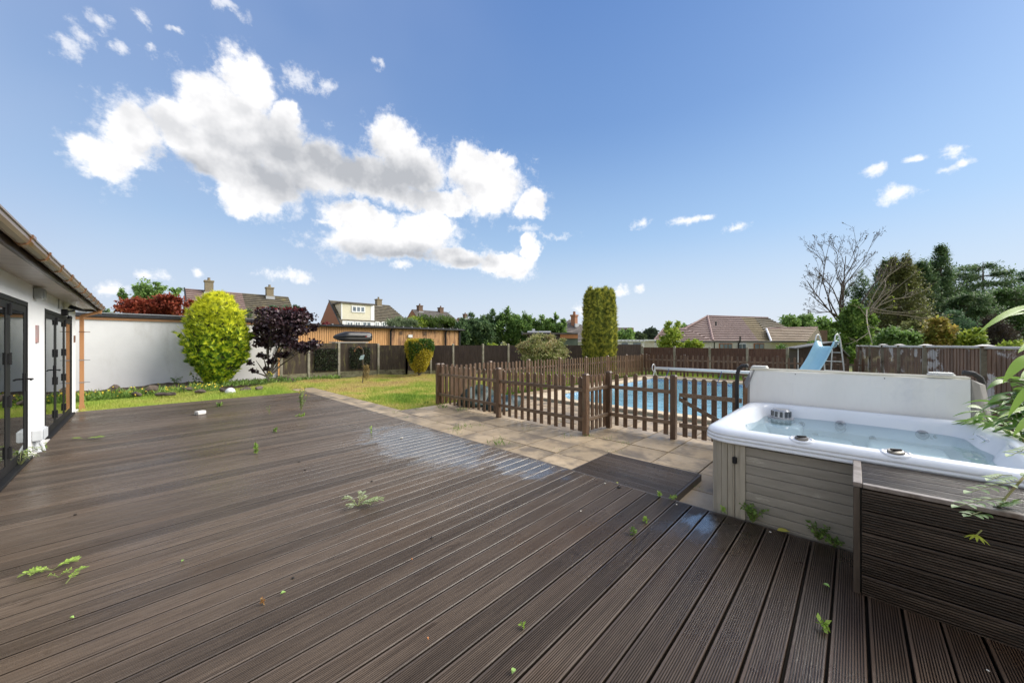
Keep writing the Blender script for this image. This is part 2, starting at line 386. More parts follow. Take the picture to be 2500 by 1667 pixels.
def reeded(L, wd=0.1355, th=0.027, k=11, name='plank', dp=0.0055):
    """a grooved board lying along +X from the origin, its top at z = 0, centred on y = 0"""
    prof = [(-wd / 2, -th), (-wd / 2, -0.004), (-wd / 2 + .003, 0)]
    e = 0.010; pitch = (wd - 2 * e) / k
    for i in range(k):
        y0 = -wd / 2 + e + i * pitch
        prof += [(y0, 0), (y0 + pitch * .15, -dp), (y0 + pitch * .42, -dp), (y0 + pitch * .58, 0)]
    prof += [(wd / 2 - .003, 0), (wd / 2, -0.004), (wd / 2, -th)]
    n = len(prof)
    vs = [(0, y, z) for y, z in prof] + [(L, y, z) for y, z in prof]
    fs = [(i, i + 1, n + i + 1, n + i)[::-1] for i in range(n - 1)] + [(n - 1, 0, n, 2 * n - 1)[::-1], tuple(range(n)), tuple(range(n, 2 * n))[::-1]]
    return MB().add(vs, fs).mesh(name)
rng = random.Random(4)
HX = -1.08; DX = 3.68; DY1 = 12.78; PITCH = 0.1475
deck = part('deck', MB().box(HX + .05, -3.2, -0.11, DX - .06, DY1 - .02, -0.05), mat('deck_joists', (0.02, 0.016, 0.012), rough=0.9))
struct(deck)
pm = reeded(DX - 0.012 - (HX + 0.05)); y = DY1 - PITCH / 2
PLANK_YS = []
while y > -3.2:
    o = part('plank', pm, DECK, deck, loc=(HX + .05 + rng.uniform(-.004, .004), y, rng.uniform(-.0012, .0012)))
    o.rotation_euler = (rng.uniform(-.004, .004), 0, rng.uniform(-.0004, .0004)); PLANK_YS.append(y); y -= PITCH
# rain lying on the boards as a thin film, one sheet per board
def filmmat():
    m = bpy.data.materials.new('rain_film'); m.use_nodes = True; t = NT(m.node_tree); o = t.n['Material Output']; t.n.remove(t.n['Principled BSDF'])
    co = t.n.new('ShaderNodeTexCoord').outputs['Object']; s = t.n.new('ShaderNodeSeparateXYZ'); t.l.new(co, s.inputs[0])
    f = t.n.new('ShaderNodeFresnel'); f.inputs[0].default_value = 1.4
    bn = t.n.new('ShaderNodeBump'); bn.inputs['Strength'].default_value = .25; bn.inputs['Distance'].default_value = .004
    t.l.new(t.noise(t.vm('MULTIPLY', co, (2, 9, 1)), 3, 4, .6), bn.inputs['Height'])
    g = t.n.new('ShaderNodeBsdfGlossy'); g.inputs['Roughness'].default_value = .24; t.l.new(bn.outputs[0], g.inputs['Normal']); tp = t.n.new('ShaderNodeBsdfTransparent')
    def rad(cx, cy, rx, ry):
        l = t.vm('LENGTH', t.vm('MULTIPLY_ADD', co, (1 / rx, 1 / ry, 0), (-cx / rx, -cy / ry, 0)), out=1)
        return t.math('SUBTRACT', 1.0, l)
    d = t.math('MAXIMUM', t.math('MAXIMUM', rad(3.05, 4.9, .85, 1.75), t.math('SUBTRACT', rad(3.35, .95, .30, .36), .35)), rad(3.35, 3.0, .40, .6))
    k = t.mapr(t.math('ADD', d, t.mapr(t.noise(t.vm('MULTIPLY', co, (1, 2.2, 1)), 2.6, 6, .65), .3, .7, -.5, .35)), -.05, .6, 0, .8, smooth=True)
    mx = t.n.new('ShaderNodeMixShader'); t.l.new(t.math('MULTIPLY', f.outputs[0], k), mx.inputs[0]); t.l.new(tp.outputs[0], mx.inputs[1]); t.l.new(g.outputs[0], mx.inputs[2]); t.l.new(mx.outputs[0], o.inputs[0]); return m
b = MB()
for y in PLANK_YS:
    if .2 < y < 7.0: b.box(2.0, y - .064, .0016, DX - .02, y + .064, .0024)
o = part('rain_puddle', b, filmmat(), deck); o['kind'] = 'stuff'
eb = MB().box(DX - .008, -3.2, Z0 - .01, DX + .014, DY1 + .012, -0.004).box(HX + .05, DY1 + .002, -.13, DX - .01, DY1 + .022, -.006)
part('edge_board', eb, mat('deck_edge', (0.05, 0.04, 0.033), (0.10, 0.085, 0.07), 6, 0.5, (1, 8, 8)), deck)

# ================================================================== PAVING
def slabmat(name, c1, c2, dark, r=0.42):
    m = mat(name, c1, c2, 3.0, r, detail=6, orand=0.20, bump=0.25, bscale=60, blotch=dark, bl=(0.46, 0.62), blscale=1.6, r2=0.32, rsc=1.1, rlo=.5, rhi=.66)
    return m
SLAB = slabmat('damp_concrete_slab', (0.30, 0.225, 0.14), (0.46, 0.355, 0.23), (0.19, 0.15, 0.105), 0.5)
bed_m = mat('paving_bed', (0.02, 0.018, 0.012), (0.05, 0.05, 0.025), 12, 0.95)
patio = part('patio', MB().box(DX + .02, -3.2, -0.13, PX0 - .32, 8.02, -0.096), bed_m); struct(patio)
slab = MB().box(-.2925, -.2925, -.03, .2925, .2925, 0).mesh('slab')
nx = 8; k = 0
for j in range(19):
    yy_ = 7.72 - j * 0.6; off = 0.3 if j % 2 else 0
    for i in range(8):
        xx_ = DX + .02 + .3 + i * .6 + (off - .3 if i else 0) * 0
        if xx_ > 8.2: continue
        if xx_ + .3 > 8.25: continue
        o = part('slab', slab, SLAB, patio, loc=(xx_, yy_, Z0 + rng.uniform(-.004, .003)))
        o.rotation_euler = (rng.uniform(-.004, .004), rng.uniform(-.004, .004), rng.choice((0, 1.5708, 3.1416)) + rng.uniform(-.004, .004)); o.scale = (.996, .996, 1)
# slabs round the pool
terr = part('pool_terrace', MB().box(PX0 - .3, -3.2, -0.13, 18.6, PY0 - .32, -0.096).box(PX0 - .3, PY1 + .32, -.13, 18.6, 8.02, -0.096)
            .box(PX1 + .32, PY0 - .32, -.13, 18.6, PY1 + .32, -.096), bed_m); struct(terr)
SLAB2 = slabmat('dry_concrete_slab', (0.33, 0.27, 0.19), (0.46, 0.385, 0.28), (0.22, 0.18, 0.13), 0.6)
def flag_area(x0, x1, y0, y1, par):
    y_ = y0 + .3
    while y_ + .29 <= y1 + .02:
        x_ = x0 + .3
        while x_ + .29 <= x1 + .02:
            o = part('slab', slab, SLAB2, par, loc=(x_, y_, Z0 + rng.uniform(-.004, .003))); o.scale = (.996, .996, 1); x_ += .6
        y_ += .6
flag_area(PX0 - .3, 18.6, PY1 + .35, 8.02, terr); flag_area(PX1 + .33, 18.6, 0.3, PY1 + .3, terr); flag_area(PX0 - .3, 18.6, -.5, PY0 - .3, terr)
# path beside the deck, running on to the fence
path = part('path', MB().box(DX + .02, 8.02, -0.13, 4.42, 14.6, -0.1), bed_m); struct(path)
pslab = MB().box(-.218, -.148, -.03, .218, .148, 0).mesh('slab')
for j in range(22):
    for i in range(2):
        hx = DX + .03 + .18 + i * .365
        o = part('slab', MB().box(-.180, -.148, -.03, .180, .148, 0).mesh('slab') if (i, j) == (0, 0) else psl, SLAB2 if (i + j) % 3 else SLAB, path,
                 loc=(hx, 8.18 + j * .3, Z0 - .008 + rng.uniform(-.003, .003)))
        if (i, j) == (0, 0): psl = o.data
psl2 = None

# ================================================================== POOL
pool_lin = mat('pool_liner', (0.16, 0.50, 0.66), (0.20, 0.56, 0.72), 2, 0.5)
b = MB()
zb = -1.1
b.quad((PX0, PY0, zb), (PX1, PY0, zb), (PX1, PY1, zb), (PX0, PY1, zb))
for a, c in (((PX0, PY0), (PX1, PY0)), ((PX1, PY0), (PX1, PY1)), ((PX1, PY1), (PX0, PY1)), ((PX0, PY1), (PX0, PY0))):
    b.quad((*a, zb), (*c, zb), (*c, -0.16), (*a, -0.16))
pool = thing('swimming_pool', 'rectangular swimming pool of pale blue water inside the picket fence', 'pool', (PX0, PY0, 0))
part('basin', b, pool_lin, pool)
# patterned waterline tiles
tl = MB(); tb = mat('waterline_tile', (0.08, 0.22, 0.42), (0.5, 0.66, 0.75), 22, 0.3, lo=.45, hi=.55)
for x0, y0, x1, y1 in ((PX0, PY1 - .012, PX1, PY1), (PX0, PY0, PX1, PY0 + .012), (PX1 - .012, PY0 + .012, PX1, PY1 - .012), (PX0, PY0 + .012, PX0 + .012, PY1 - .012)):
    tl.box(x0, y0, -.32, x1, y1, -.13)
part('waterline_tiles', tl, tb, pool)
def watermat(name, tint, bump, bsc, stretch=(1, 1, 1), fres=1.33, tr=0.0, body=None):
    m = bpy.data.materials.new(name); m.use_nodes = True; t = NT(m.node_tree); o = t.n['Material Output']; t.n.remove(t.n['Principled BSDF'])
    co = t.n.new('ShaderNodeTexCoord').outputs['Object']
    bn = t.n.new('ShaderNodeBump'); bn.inputs['Strength'].default_value = bump; bn.inputs['Distance'].default_value = 0.03
    t.l.new(t.noise(t.vm('MULTIPLY', co, stretch), bsc, 4, 0.55, 0.6), bn.inputs['Height'])
    fr = t.n.new('ShaderNodeFresnel'); fr.inputs[0].default_value = fres; t.l.new(bn.outputs[0], fr.inputs['Normal'])
    gl = t.n.new('ShaderNodeBsdfGlossy'); gl.inputs['Roughness'].default_value = 0.02; t.l.new(bn.outputs[0], gl.inputs['Normal'])
    tp = t.n.new('ShaderNodeBsdfTransparent'); tp.inputs[0].default_value = tint + (1,)
    under = tp.outputs[0]
    if body:
        df = t.n.new('ShaderNodeBsdfDiffuse'); df.inputs[0].default_value = body + (1,)
        m1 = t.n.new('ShaderNodeMixShader'); m1.inputs[0].default_value = tr; t.l.new(under, m1.inputs[1]); t.l.new(df.outputs[0], m1.inputs[2]); under = m1.outputs[0]
    mx = t.n.new('ShaderNodeMixShader'); t.l.new(fr.outputs[0], mx.inputs[0]); t.l.new(under, mx.inputs[1]); t.l.new(gl.outputs[0], mx.inputs[2])
    t.l.new(mx.outputs[0], o.inputs[0]); return m
part('water', MB().quad((PX0 + .012, PY0 + .012, -.22), (PX1 - .012, PY0 + .012, -.22), (PX1 - .012, PY1 - .012, -.22), (PX0 + .012, PY1 - .012, -.22)),
     watermat('pool_water', (0.80, 0.94, 0.98), 0.8, 2.4, (1, 1, 1), 1.36, 0.42, (0.34, 0.70, 0.84)), pool)
COP = mat('cream_coping', (0.52, 0.42, 0.28), (0.62, 0.52, 0.38), 4, 0.75, orand=0.08, bump=0.2, bscale=50)
cs = []
x_ = PX0 - .3
while x_ < PX1 + .3:
    for yy_ in (PY1, PY0 - .32): cs.append((x_, yy_, min(x_ + .57, PX1 + .3), yy_ + .32))
    x_ += .58
y_ = PY0 + .01
while y_ < PY1 - .02:
    for xx_ in (PX0 - .32, PX1): cs.append((xx_, y_, xx_ + .32, min(y_ + .57, PY1 - .01)))
    y_ += .58
for c_ in cs:
    part('coping_stone', MB().box(c_[0], c_[1], -.13, c_[2], c_[3], -.045), COP, pool, bevel=.012, seg=2)
# cut off corner by the gate: angled entry of the pool
b = MB()
b.prism([(PX0 + .0, PY1 - .0, -.128), (PX0 + .0, PY1 - 1.0, -.128), (PX0 + .95, PY1, -.128)], (0, 0, .08))
part('corner_step', b, COP, pool)

# ================================================================== HOUSE WITH FOLDING DOORS
RENDER = mat('white_render', (0.78, 0.78, 0.77), (0.82, 0.82, 0.81), 3, 0.85, bump=0.12, bscale=90, blotch=(0.70, 0.69, 0.67), bl=(.55, .8), blscale=.9)
BLK = mat('black_aluminium', (0.012, 0.012, 0.013), (0.018, 0.018, 0.019), 3, 0.55, spec=.2)
house = thing('rendered_house', 'single storey white rendered house with black folding doors and brown gutter', 'house', (HX, 13.2, 0))
doors = [(5.2, 8.13, 3), (9.36, 12.56, 3)]; DT = 2.12
b = MB(); w0, w1 = HX - .28, HX; WY1 = 13.2; WT = 2.395
b.box(w0, -4, -.1, w1, doors[0][0], WT); b.box(w0, doors[0][1], -.1, w1, doors[1][0], WT); b.box(w0, doors[1][1], -.1, w1, WY1, WT)
for d0, d1, _ in doors: b.box(w0, d0, DT, w1, d1, WT)
b.box(-7, WY1 - .28, -.1, w0, WY1, WT); b.box(-7.0, -4, -.1, -6.8, WY1 - .28, WT); b.box(-6.8, -4.0, -.1, w0, -3.8, WT)
part('wall', b, RENDER, house)
part('interior_floor', MB().box(-6.8, -3.8, -.1, w0, WY1 - .28, -.02), mat('interior_floor', (.25, .22, .19), rough=.4), house)
part('plinth', MB().box(HX + .002, -4, -.09, HX + .048, WY1, .012), mat('plinth', (.45, .44, .42), (.6, .59, .57), 8, .8), house)
# soffit boards, fascia, roof
sofm = mat('white_soffit', (0.52, 0.45, 0.40), (0.64, 0.57, 0.51), 2, 0.35, orand=.06)
EX = -0.76; y = 4.0
sb = MB().box(HX, -.0485, 2.385, EX, .0485, 2.395).mesh('soffit_board')
y = 4.5
while y < WY1 + .25:
    part('soffit_board', MB().box(HX, y, 2.384, EX - .001, y + .094, 2.394), sofm, house); y += .1
part('soffit_board', MB().box(HX, -4, 2.384, EX - .001, 4.49, 2.394), sofm, house)
BRN = mat('dark_brown_fascia', (0.035, 0.022, 0.016), (0.06, 0.038, 0.026), 5, 0.35)
part('fascia', MB().box(EX, -4, 2.33, EX + .022, WY1 + .25, 2.47).box(HX + .02, WY1 + .252, 2.33, EX - .002, WY1 + .272, 2.5), BRN, house)
rf = MB()
for i in range(14):
    x0 = -0.70 - i * .3; z0 = 2.49 + i * .3 * .42
    rf.hexa([(x0 - .33, -4, z0 + .33*.42 - .03), (x0, -4, z0 - .03), (x0, WY1 + .3, z0 - .03), (x0 - .33, WY1 + .3, z0 + .33*.42 - .03),
             (x0 - .33, -4, z0 + .33*.42 - .01), (x0, -4, z0 + .02), (x0, WY1 + .3, z0 + .02), (x0 - .33, WY1 + .3, z0 + .33*.42 - .01)])
part('roof', rf, mat('brown_tile', (.10, .07, .055), (.15, .10, .08), 4, .8), house)
gm_ = mat('brown_gutter', (0.27, 0.21, 0.16), (0.12, 0.075, 0.05), 1.2, 0.33, (1, .25, 1))
gp = [(0, 0), (.012, -.055), (.03, -.075), (.055, -.083), (.082, -.072), (.096, -.045), (.098, -.02), (.108, -.015), (.108, 0), (.101, 0), (.101, -.012), (.092, -.018), (.088, -.045), (.076, -.064), (.055, -.074), (.033, -.067), (.019, -.052), (.008, 0)]
gb = MB(); gb.prism([(EX + .024 + a, -4, 2.452 + c) for a, c in gp], (0, WY1 + 4.35, 0)); gut = part('gutter', gb, gm_, house)
BRK = mat('brown_bracket', (0.16, 0.075, 0.035), (0.22, 0.11, 0.05), 4, 0.3)
y = 4.9; i = 0
while y < WY1 + .3:
    gp2 = [(-.002, .004), (.008, -.06), (.028, -.083), (.055, -.092), (.088, -.08), (.104, -.05), (.106, -.03), (.116, -.02), (.116, .006), (.1, .006), (.1, -.002), (.004, -.002)]
    gb = MB(); wd = .05 if i % 3 else .12
    gb.prism([(EX + .024 + a, y, 2.452 + c) for a, c in gp2], (0, wd, 0)); part('gutter_bracket', gb, BRK, gut); y += .82; i += 1
# folding doors
def glassmat():
    m = bpy.data.materials.new('door_glass'); m.use_nodes = True; t = NT(m.node_tree); o = t.n['Material Output']; t.n.remove(t.n['Principled BSDF'])
    g = t.n.new('ShaderNodeBsdfGlossy'); g.inputs['Roughness'].default_value = 0.0; g.inputs[0].default_value = (.92, .95, .95, 1)
    tp = t.n.new('ShaderNodeBsdfTransparent'); tp.inputs[0].default_value = (.55, .6, .6, 1)
    f = t.n.new('ShaderNodeFresnel'); f.inputs[0].default_value = 1.9
    mx = t.n.new('ShaderNodeMixShader'); t.l.new(f.outputs[0], mx.inputs[0]); t.l.new(tp.outputs[0], mx.inputs[1]); t.l.new(g.outputs[0], mx.inputs[2]); t.l.new(mx.outputs[0], o.inputs[0]); return m
GLASS = glassmat()
for di, (d0, d1, nl) in enumerate(doors):
    fr = MB(); x0, x1 = HX - .09, HX + .005
    fr.box(x0, d0, 0, x1, d0 + .055, DT).box(x0, d1 - .055, 0, x1, d1, DT).box(x0, d0 + .055, DT - .06, x1, d1 - .055, DT).box(x0 - .01, d0 + .055, 0, x1 + .05, d1 - .055, .035)
    door = part('folding_door', fr, BLK, house, bevel=.003, seg=1)
    lw = (d1 - d0 - .11) / nl
    for k in range(nl):
        a = d0 + .055 + k * lw + .003; c = a + lw - .006; lf = MB(); xx0, xx1 = HX - .06, HX - .004
        lf.box(xx0, a, .04, xx1, a + .105, DT - .065).box(xx0, c - .105, .04, xx1, c, DT - .065)
        lf.box(xx0, a + .105, .04, xx1, c - .105, .145).box(xx0, a + .105, DT - .15, xx1, c - .105, DT - .065)
        part('leaf_frame', lf, BLK, door)
        part('pane', MB().box(HX - .014, a + .10, .14, HX - .009, c - .10, DT - .145), GLASS, door)
        if k < nl - 1:
            for hz_ in (.22, .82, 1.32, 1.9):
                part('hinge', MB().box(HX - .004, c - .030, hz_, HX + .012, c + .036, hz_ + .12).tube([(HX + .014, c + .003, hz_ - .01), (HX + .014, c + .003, hz_ + .13)], .011, 8), BLK, door)
    for hy, sg in (((d1 - .10, -1),) if di == 0 else ((d0 + lw - .0, -1),)):
        hb = MB().box(HX - .004, hy - .018, .92, HX + .008, hy + .018, 1.16).tube([(HX + .008, hy, 1.08), (HX + .055, hy, 1.08), (HX + .058, hy + sg * .02, 1.08), (HX + .058, hy + sg * .13, 1.075)], .011, 8)
        part('handle', hb, BLK, door)
# downpipe with its swan neck at the far corner of the house
PIPE = mat('tan_brown_downpipe', (0.36, 0.17, 0.07), (0.42, 0.21, 0.09), 3, 0.38, blotch=(.25, .12, .05), bl=(.6, .75))
dp = thing('downpipe', 'tan brown square downpipe at the corner of the white house', 'downpipe', (-1.0, 13.26, -.1))
b = MB(); px_, py_ = -0.99, 13.27
b.box(px_ - .035, py_ - .035, .02, px_ + .035, py_ + .035, 2.22)
def sqtube(b, p, q, h):
    p, q = Vector(p), Vector(q); t_ = (q - p).normalized(); s_ = Vector((0, 1, 0)); u_ = t_.cross(s_)
    b.hexa([p + s_ * a * h + u_ * c * h for a, c in ((-1, -1), (1, -1), (1, 1), (-1, 1))] + [q + s_ * a * h + u_ * c * h for a, c in ((-1, -1), (1, -1), (1, 1), (-1, 1))])
sqtube(b, (px_ - .01, py_, 2.20), (-.74, py_ + .0, 2.31), .034); sqtube(b, (-.72, py_, 2.28), (-.70, py_, 2.40), .036)
part('pipe', b, PIPE, dp, bevel=.006)
part('shoe', MB().hexa([(px_ - .04, py_ - .04, -.1), (px_ + .07, py_ - .04, -.1), (px_ + .07, py_ + .04, -.1), (px_ - .04, py_ + .04, -.1),
                        (px_ - .04, py_ - .04, .1), (px_ + .04, py_ - .04, .1), (px_ + .04, py_ + .04, .1), (px_ - .04, py_ + .04, .1)]), PIPE, dp)
for z_ in (.62, 1.15, 1.82):
    part('clip', MB().box(px_ - .042, py_ - .042, z_, px_ + .042, py_ + .042, z_ + .022).box(px_ + .04, py_ - .01, z_ + .004, px_ + .13, py_ + .01, z_ + .018), BRK if z_ > 1.5 else mat('steel_clip', (.35, .35, .36), rough=.3, metal=.8), dp)
# fittings on the wall
WP = mat('white_plastic', (0.46, 0.48, 0.50), (0.54, 0.56, 0.58), 4, 0.4)
GP = mat('grey_plastic', (0.30, 0.31, 0.30), (0.36, 0.37, 0.35), 4, 0.45)
yj = G(86, 900)[1]
def wy(px, x=HX):                           # distance along the house wall of a picture column
    a, c = ray(px); return x / a * c
t_ = thing('junction_box', 'grey junction box high on the white wall under the soffit', 'junction box', (HX, wy(84), 2.22))
part('case', MB().box(HX, wy(80), 2.20, HX + .09, wy(80) + .22, 2.36), GP, t_, bevel=.012)
part('cover_plate', MB().box(HX + .092, wy(80) + .02, 2.22, HX + .10, wy(80) + .20, 2.34), GP, t_)
t_ = thing('floodlight', 'black twin lamp floodlight on the white wall near the house corner', 'floodlight', (HX, wy(150), 2.1))
yl = wy(150)
part('mounting_box', MB().box(HX, yl - .07, 2.10, HX + .08, yl + .09, 2.22), BLK, t_, bevel=.008)
part('bracket_arm', MB().tube([(HX + .07, yl, 2.18), (HX + .13, yl + .1, 2.2), (HX + .15, yl + .2, 2.24)], .016, 8), BLK, t_)
part('lamp_head', MB().hexa([(HX + .06, yl + .12, 2.26), (HX + .30, yl + .12, 2.20), (HX + .30, yl + .36, 2.20), (HX + .06, yl + .36, 2.26),
                              (HX + .10, yl + .15, 2.33), (HX + .26, yl + .15, 2.25), (HX + .26, yl + .33, 2.25), (HX + .10, yl + .33, 2.33)]), BLK, t_, bevel=.01)
part('lens', MB().hexa([(HX + .075, yl + .135, 2.245), (HX + .285, yl + .135, 2.19), (HX + .285, yl + .345, 2.19), (HX + .075, yl + .345, 2.245),
                        (HX + .075, yl + .135, 2.255), (HX + .285, yl + .135, 2.2), (HX + .285, yl + .345, 2.2), (HX + .075, yl + .345, 2.255)]), WP, t_)
part('sensor', MB().lathe([(.03, 0), (.035, .03), (.02, .06)], (HX + .10, yl + .02, 2.04), 12), BLK, t_)
t_ = thing('cable', 'thin grey cable running down the wall to the floodlight', 'cable', (HX, wy(143), 2.1))
tag(t_, t_['label'], 'cable'); part('conduit', MB().tube([(HX + .012, wy(141), 2.39), (HX + .012, wy(141), 2.20)], .009, 6), GP, t_)
for j, (px_, ya, yb, nm) in enumerate(((88.5, 794, 837, 'grey and red plaque between the two folding doors'), (180.5, 819, 836, 'small brown plaque on the narrow wall by the corner'))):
    yy_ = wy(px_); dd = HX / ray(px_)[0]; z1_, z0_ = zz(ya, dd), zz(yb, dd)
    t_ = thing('wall_plaque', nm, 'plaque', (HX, yy_, z0_))
    part('plate', MB().box(HX, yy_ - .07, z0_, HX + .018, yy_ + .07, z1_), mat('plaque', (.30, .30, .31) if j == 0 else (.14, .07, .045), (.42, .20, .18) if j == 0 else (.2, .1, .07), 9, .4), t_, bevel=.003)
# outdoor sockets near the floor
yb_ = wy(76); t_ = thing('outdoor_socket', 'pale grey ribbed outdoor socket box low on the wall above a white pipe', 'socket', (HX, yb_, 0))
dd = HX / ray(80)[0]
part('socket_case', MB().box(HX, yb_, .17, HX + .10, yb_ + .34, .33), WP, t_, bevel=.015)
for k in range(5): part('rib', MB().box(HX + .1005, yb_ + .03 + k * .065, .18, HX + .112, yb_ + .06 + k * .065, .32), WP, t_, bevel=.004)
part('pipe', MB().tube([(HX + .03, yb_ + .12, .17), (HX + .035, yb_ + .10, .08), (HX + .07, yb_ + .03, .0)], .022, 8).tube([(HX + .03, yb_ + .17, .17), (HX + .08, yb_ + .17, .06), (HX + .1, yb_ + .12, 0)], .018, 8), WP, t_)

# ================================================================== PICKET FENCES ROUND THE POOL
PK = mat('sunlit_weathered_picket', (0.20, 0.15, 0.095), (0.42, 0.34, 0.23), 3.0, 0.5, (14, 14, 1.6), orand=.28, bump=.4, bscale=12, blotch=(.15, .13, .075), bl=(.52, .72), blscale=1.2, r2=.35, rsc=4)  # paler than the near pickets: sunlight on the far runs put into the colour
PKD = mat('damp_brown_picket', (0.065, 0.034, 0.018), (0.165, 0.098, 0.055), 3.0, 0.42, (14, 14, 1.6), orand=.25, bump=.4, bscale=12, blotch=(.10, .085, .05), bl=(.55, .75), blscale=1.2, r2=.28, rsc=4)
RAILM = mat('weathered_rail', (0.085, 0.050, 0.029), (0.21, 0.145, 0.09), 3.0, 0.45, (1.6, 14, 14), orand=.2, bump=.4, bscale=12)
def picket_mesh(wd=.078, h=1.0, th=.02):
    pr = [(-wd/2, 0), (wd/2, 0), (wd/2, h - wd * .42)] + [(wd/2 * math.cos(a), h - wd * .42 + wd * .42 * math.sin(a)) for a in (R(25), R(50), R(75), R(105), R(130), R(155))] + [(-wd/2, h - wd * .42)]
    return MB().prism([(x, -th/2, z) for x, z in pr], (0, th, 0)).mesh('picket')
PM = picket_mesh()
POSTM = MB().box(-.044, -.044, 0, .044, .044, 1.07).hexa([(-.05,-.05,1.07),(.05,-.05,1.07),(.05,.05,1.07),(-.05,.05,1.07),(-.035,-.035,1.10),(.035,-.035,1.10),(.035,.035,1.10),(-.035,.035,1.10)]).mesh('post')
frng = random.Random(8)
def picket_run(root, pts, npk, mt, side=1, h=1.0, posts=True, last=True, postm=None, zoff=0):
    """pickets between posts; side = which side of the rails the pickets are on (left of travel = +1)"""
    for i in range(len(pts) - 1):
        a, c = Vector(pts[i] + (0,)), Vector(pts[i + 1] + (0,)); L = (c - a).length; d = (c - a).normalized(); nrm = Vector((-d.y, d.x, 0)); rz = math.atan2(d.y, d.x)
        base = wloc(root)
        if posts: 
            o = part('post', POSTM, mt, root, loc=a - base + Vector((0, 0, Z0))); o.rotation_euler.z = rz; 
        for zr in (.27, .80):
            o = part('rail', MB().box(.044, -.018, -.032, L - .044, .018, .034), RAILM, root, loc=a - base + Vector((0, 0, Z0 + zr + zoff)), bevel=.004, seg=1); o.rotation_euler.z = rz
        n = npk[i] if isinstance(npk, (list, tuple)) else npk
        for k in range(n):
            t = (k + .5) / n * (L - .1) + .05
            p = a + d * (t + frng.uniform(-.008, .008)) + nrm * side * .029 - base
            o = part('picket', PM, mt, root, loc=p + Vector((0, 0, Z0 + .055 + frng.uniform(-.014, .012) + zoff))); o.rotation_euler = (0, frng.uniform(-.011, .011), rz + frng.uniform(-.02, .02)); o.scale.z = h * frng.uniform(.985, 1.015)
    if last: part('post', POSTM, mt, root, loc=Vector(pts[-1] + (0,)) - wloc(root) + Vector((0, 0, Z0)))
FR = thing('picket_fence', 'nearest brown picket fence, with the step in it, between deck patio and pool', 'fence', (5.5, 3.46, Z0))
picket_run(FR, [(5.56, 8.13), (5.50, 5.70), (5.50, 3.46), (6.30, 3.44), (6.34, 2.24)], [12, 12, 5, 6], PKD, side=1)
GT = thing('garden_gate', 'brown picket gate with a diagonal brace next to the hot tub', 'gate', (6.36, 2.12, Z0))
a_, c_ = Vector((6.36, 2.15, 0)), Vector((6.40, 1.26, 0))
for k in range(6):
    p = a_.lerp(c_, (k + .55) / 6.1) + Vector((.03, 0, Z0 + .05)); o = part('picket', PM, PKD, GT, loc=p - wloc(GT)); o.rotation_euler.z = -1.55
for zr in (.25, .76): part('rail', MB().hexa([(6.342, 2.15, Z0+zr-.034),(6.342, 1.24, Z0+zr-.034),(6.378, 1.24, Z0+zr-.034),(6.378, 2.15, Z0+zr-.034),(6.342, 2.15, Z0+zr+.034),(6.342, 1.24, Z0+zr+.034),(6.378, 1.24, Z0+zr+.034),(6.378, 2.15, Z0+zr+.034)]), RAILM, GT)
b = MB(); b.hexa([(6.330, 2.15, Z0+.66),(6.330, 1.30, Z0+.26),(6.341, 1.30, Z0+.26),(6.341, 2.15, Z0+.66),(6.330, 2.15, Z0+.73),(6.330, 1.30, Z0+.33),(6.341, 1.30, Z0+.33),(6.341, 2.15, Z0+.73)])
part('brace', b, RAILM, GT)
o = tag(part('gate_post', POSTM, PKD, None, loc=(6.42, 1.17, Z0)), 'reddish brown square gate post just behind the left end of the tub cover', 'post'); o.scale = (1.3, 1.3, 1.02)
BR = thing('picket_fence', 'long sunlit picket fence along the lawn side of the pool', 'fence', (5.6, 8.13, Z0))
xs = [5.66 + (18.0 - 5.66) * i / 7 for i in range(8)]
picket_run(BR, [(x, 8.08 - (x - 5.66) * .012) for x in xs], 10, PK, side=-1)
RR = thing('picket_fence', 'far weathered picket fence behind the pool, in front of the dark boundary fence', 'fence', (18.1, 7.9, Z0))
ys = [7.75, 5.95, 4.15, 2.35, .55, -1.25]
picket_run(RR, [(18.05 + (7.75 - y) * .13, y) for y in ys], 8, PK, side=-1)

# ================================================================== DARK BOUNDARY FENCES
FD = mat('dark_fence_boards', (0.038, 0.025, 0.020), (0.095, 0.064, 0.050), 2.5, 0.75, (9, 9, .8), orand=.1, bump=.5, bscale=8, blotch=(.16, .13, .10), bl=(.60, .78), blscale=1.6)
FDL = mat('mossy_fence_boards', (0.040, 0.028, 0.02), (0.085, 0.062, 0.045), 2.5, 0.8, (9, 9, .8), orand=.1, bump=.5, bscale=8, blotch=(.17, .15, .06), bl=(.5, .7), blscale=1.4)
FRD = mat('reddish_fence_boards', (0.075, 0.034, 0.022), (0.15, 0.08, 0.055), 2.5, 0.75, (9, 9, .8), orand=.12, bump=.5, bscale=8, blotch=(.20, .17, .14), bl=(.60, .74), blscale=2)
CONC = mat('concrete_post', (0.22, 0.20, 0.15), (0.36, 0.33, 0.26), 6, 0.85, bump=.3, bscale=40, blotch=(.14, .14, .07), bl=(.5, .7), blscale=2)
GRAV = mat('mossy_gravel_board', (0.14, 0.13, 0.075), (0.26, 0.24, 0.15), 5, 0.9, (1, 1, 2), bump=.4, bscale=30, blotch=(.08, .07, .04), bl=(.5, .65), blscale=3)
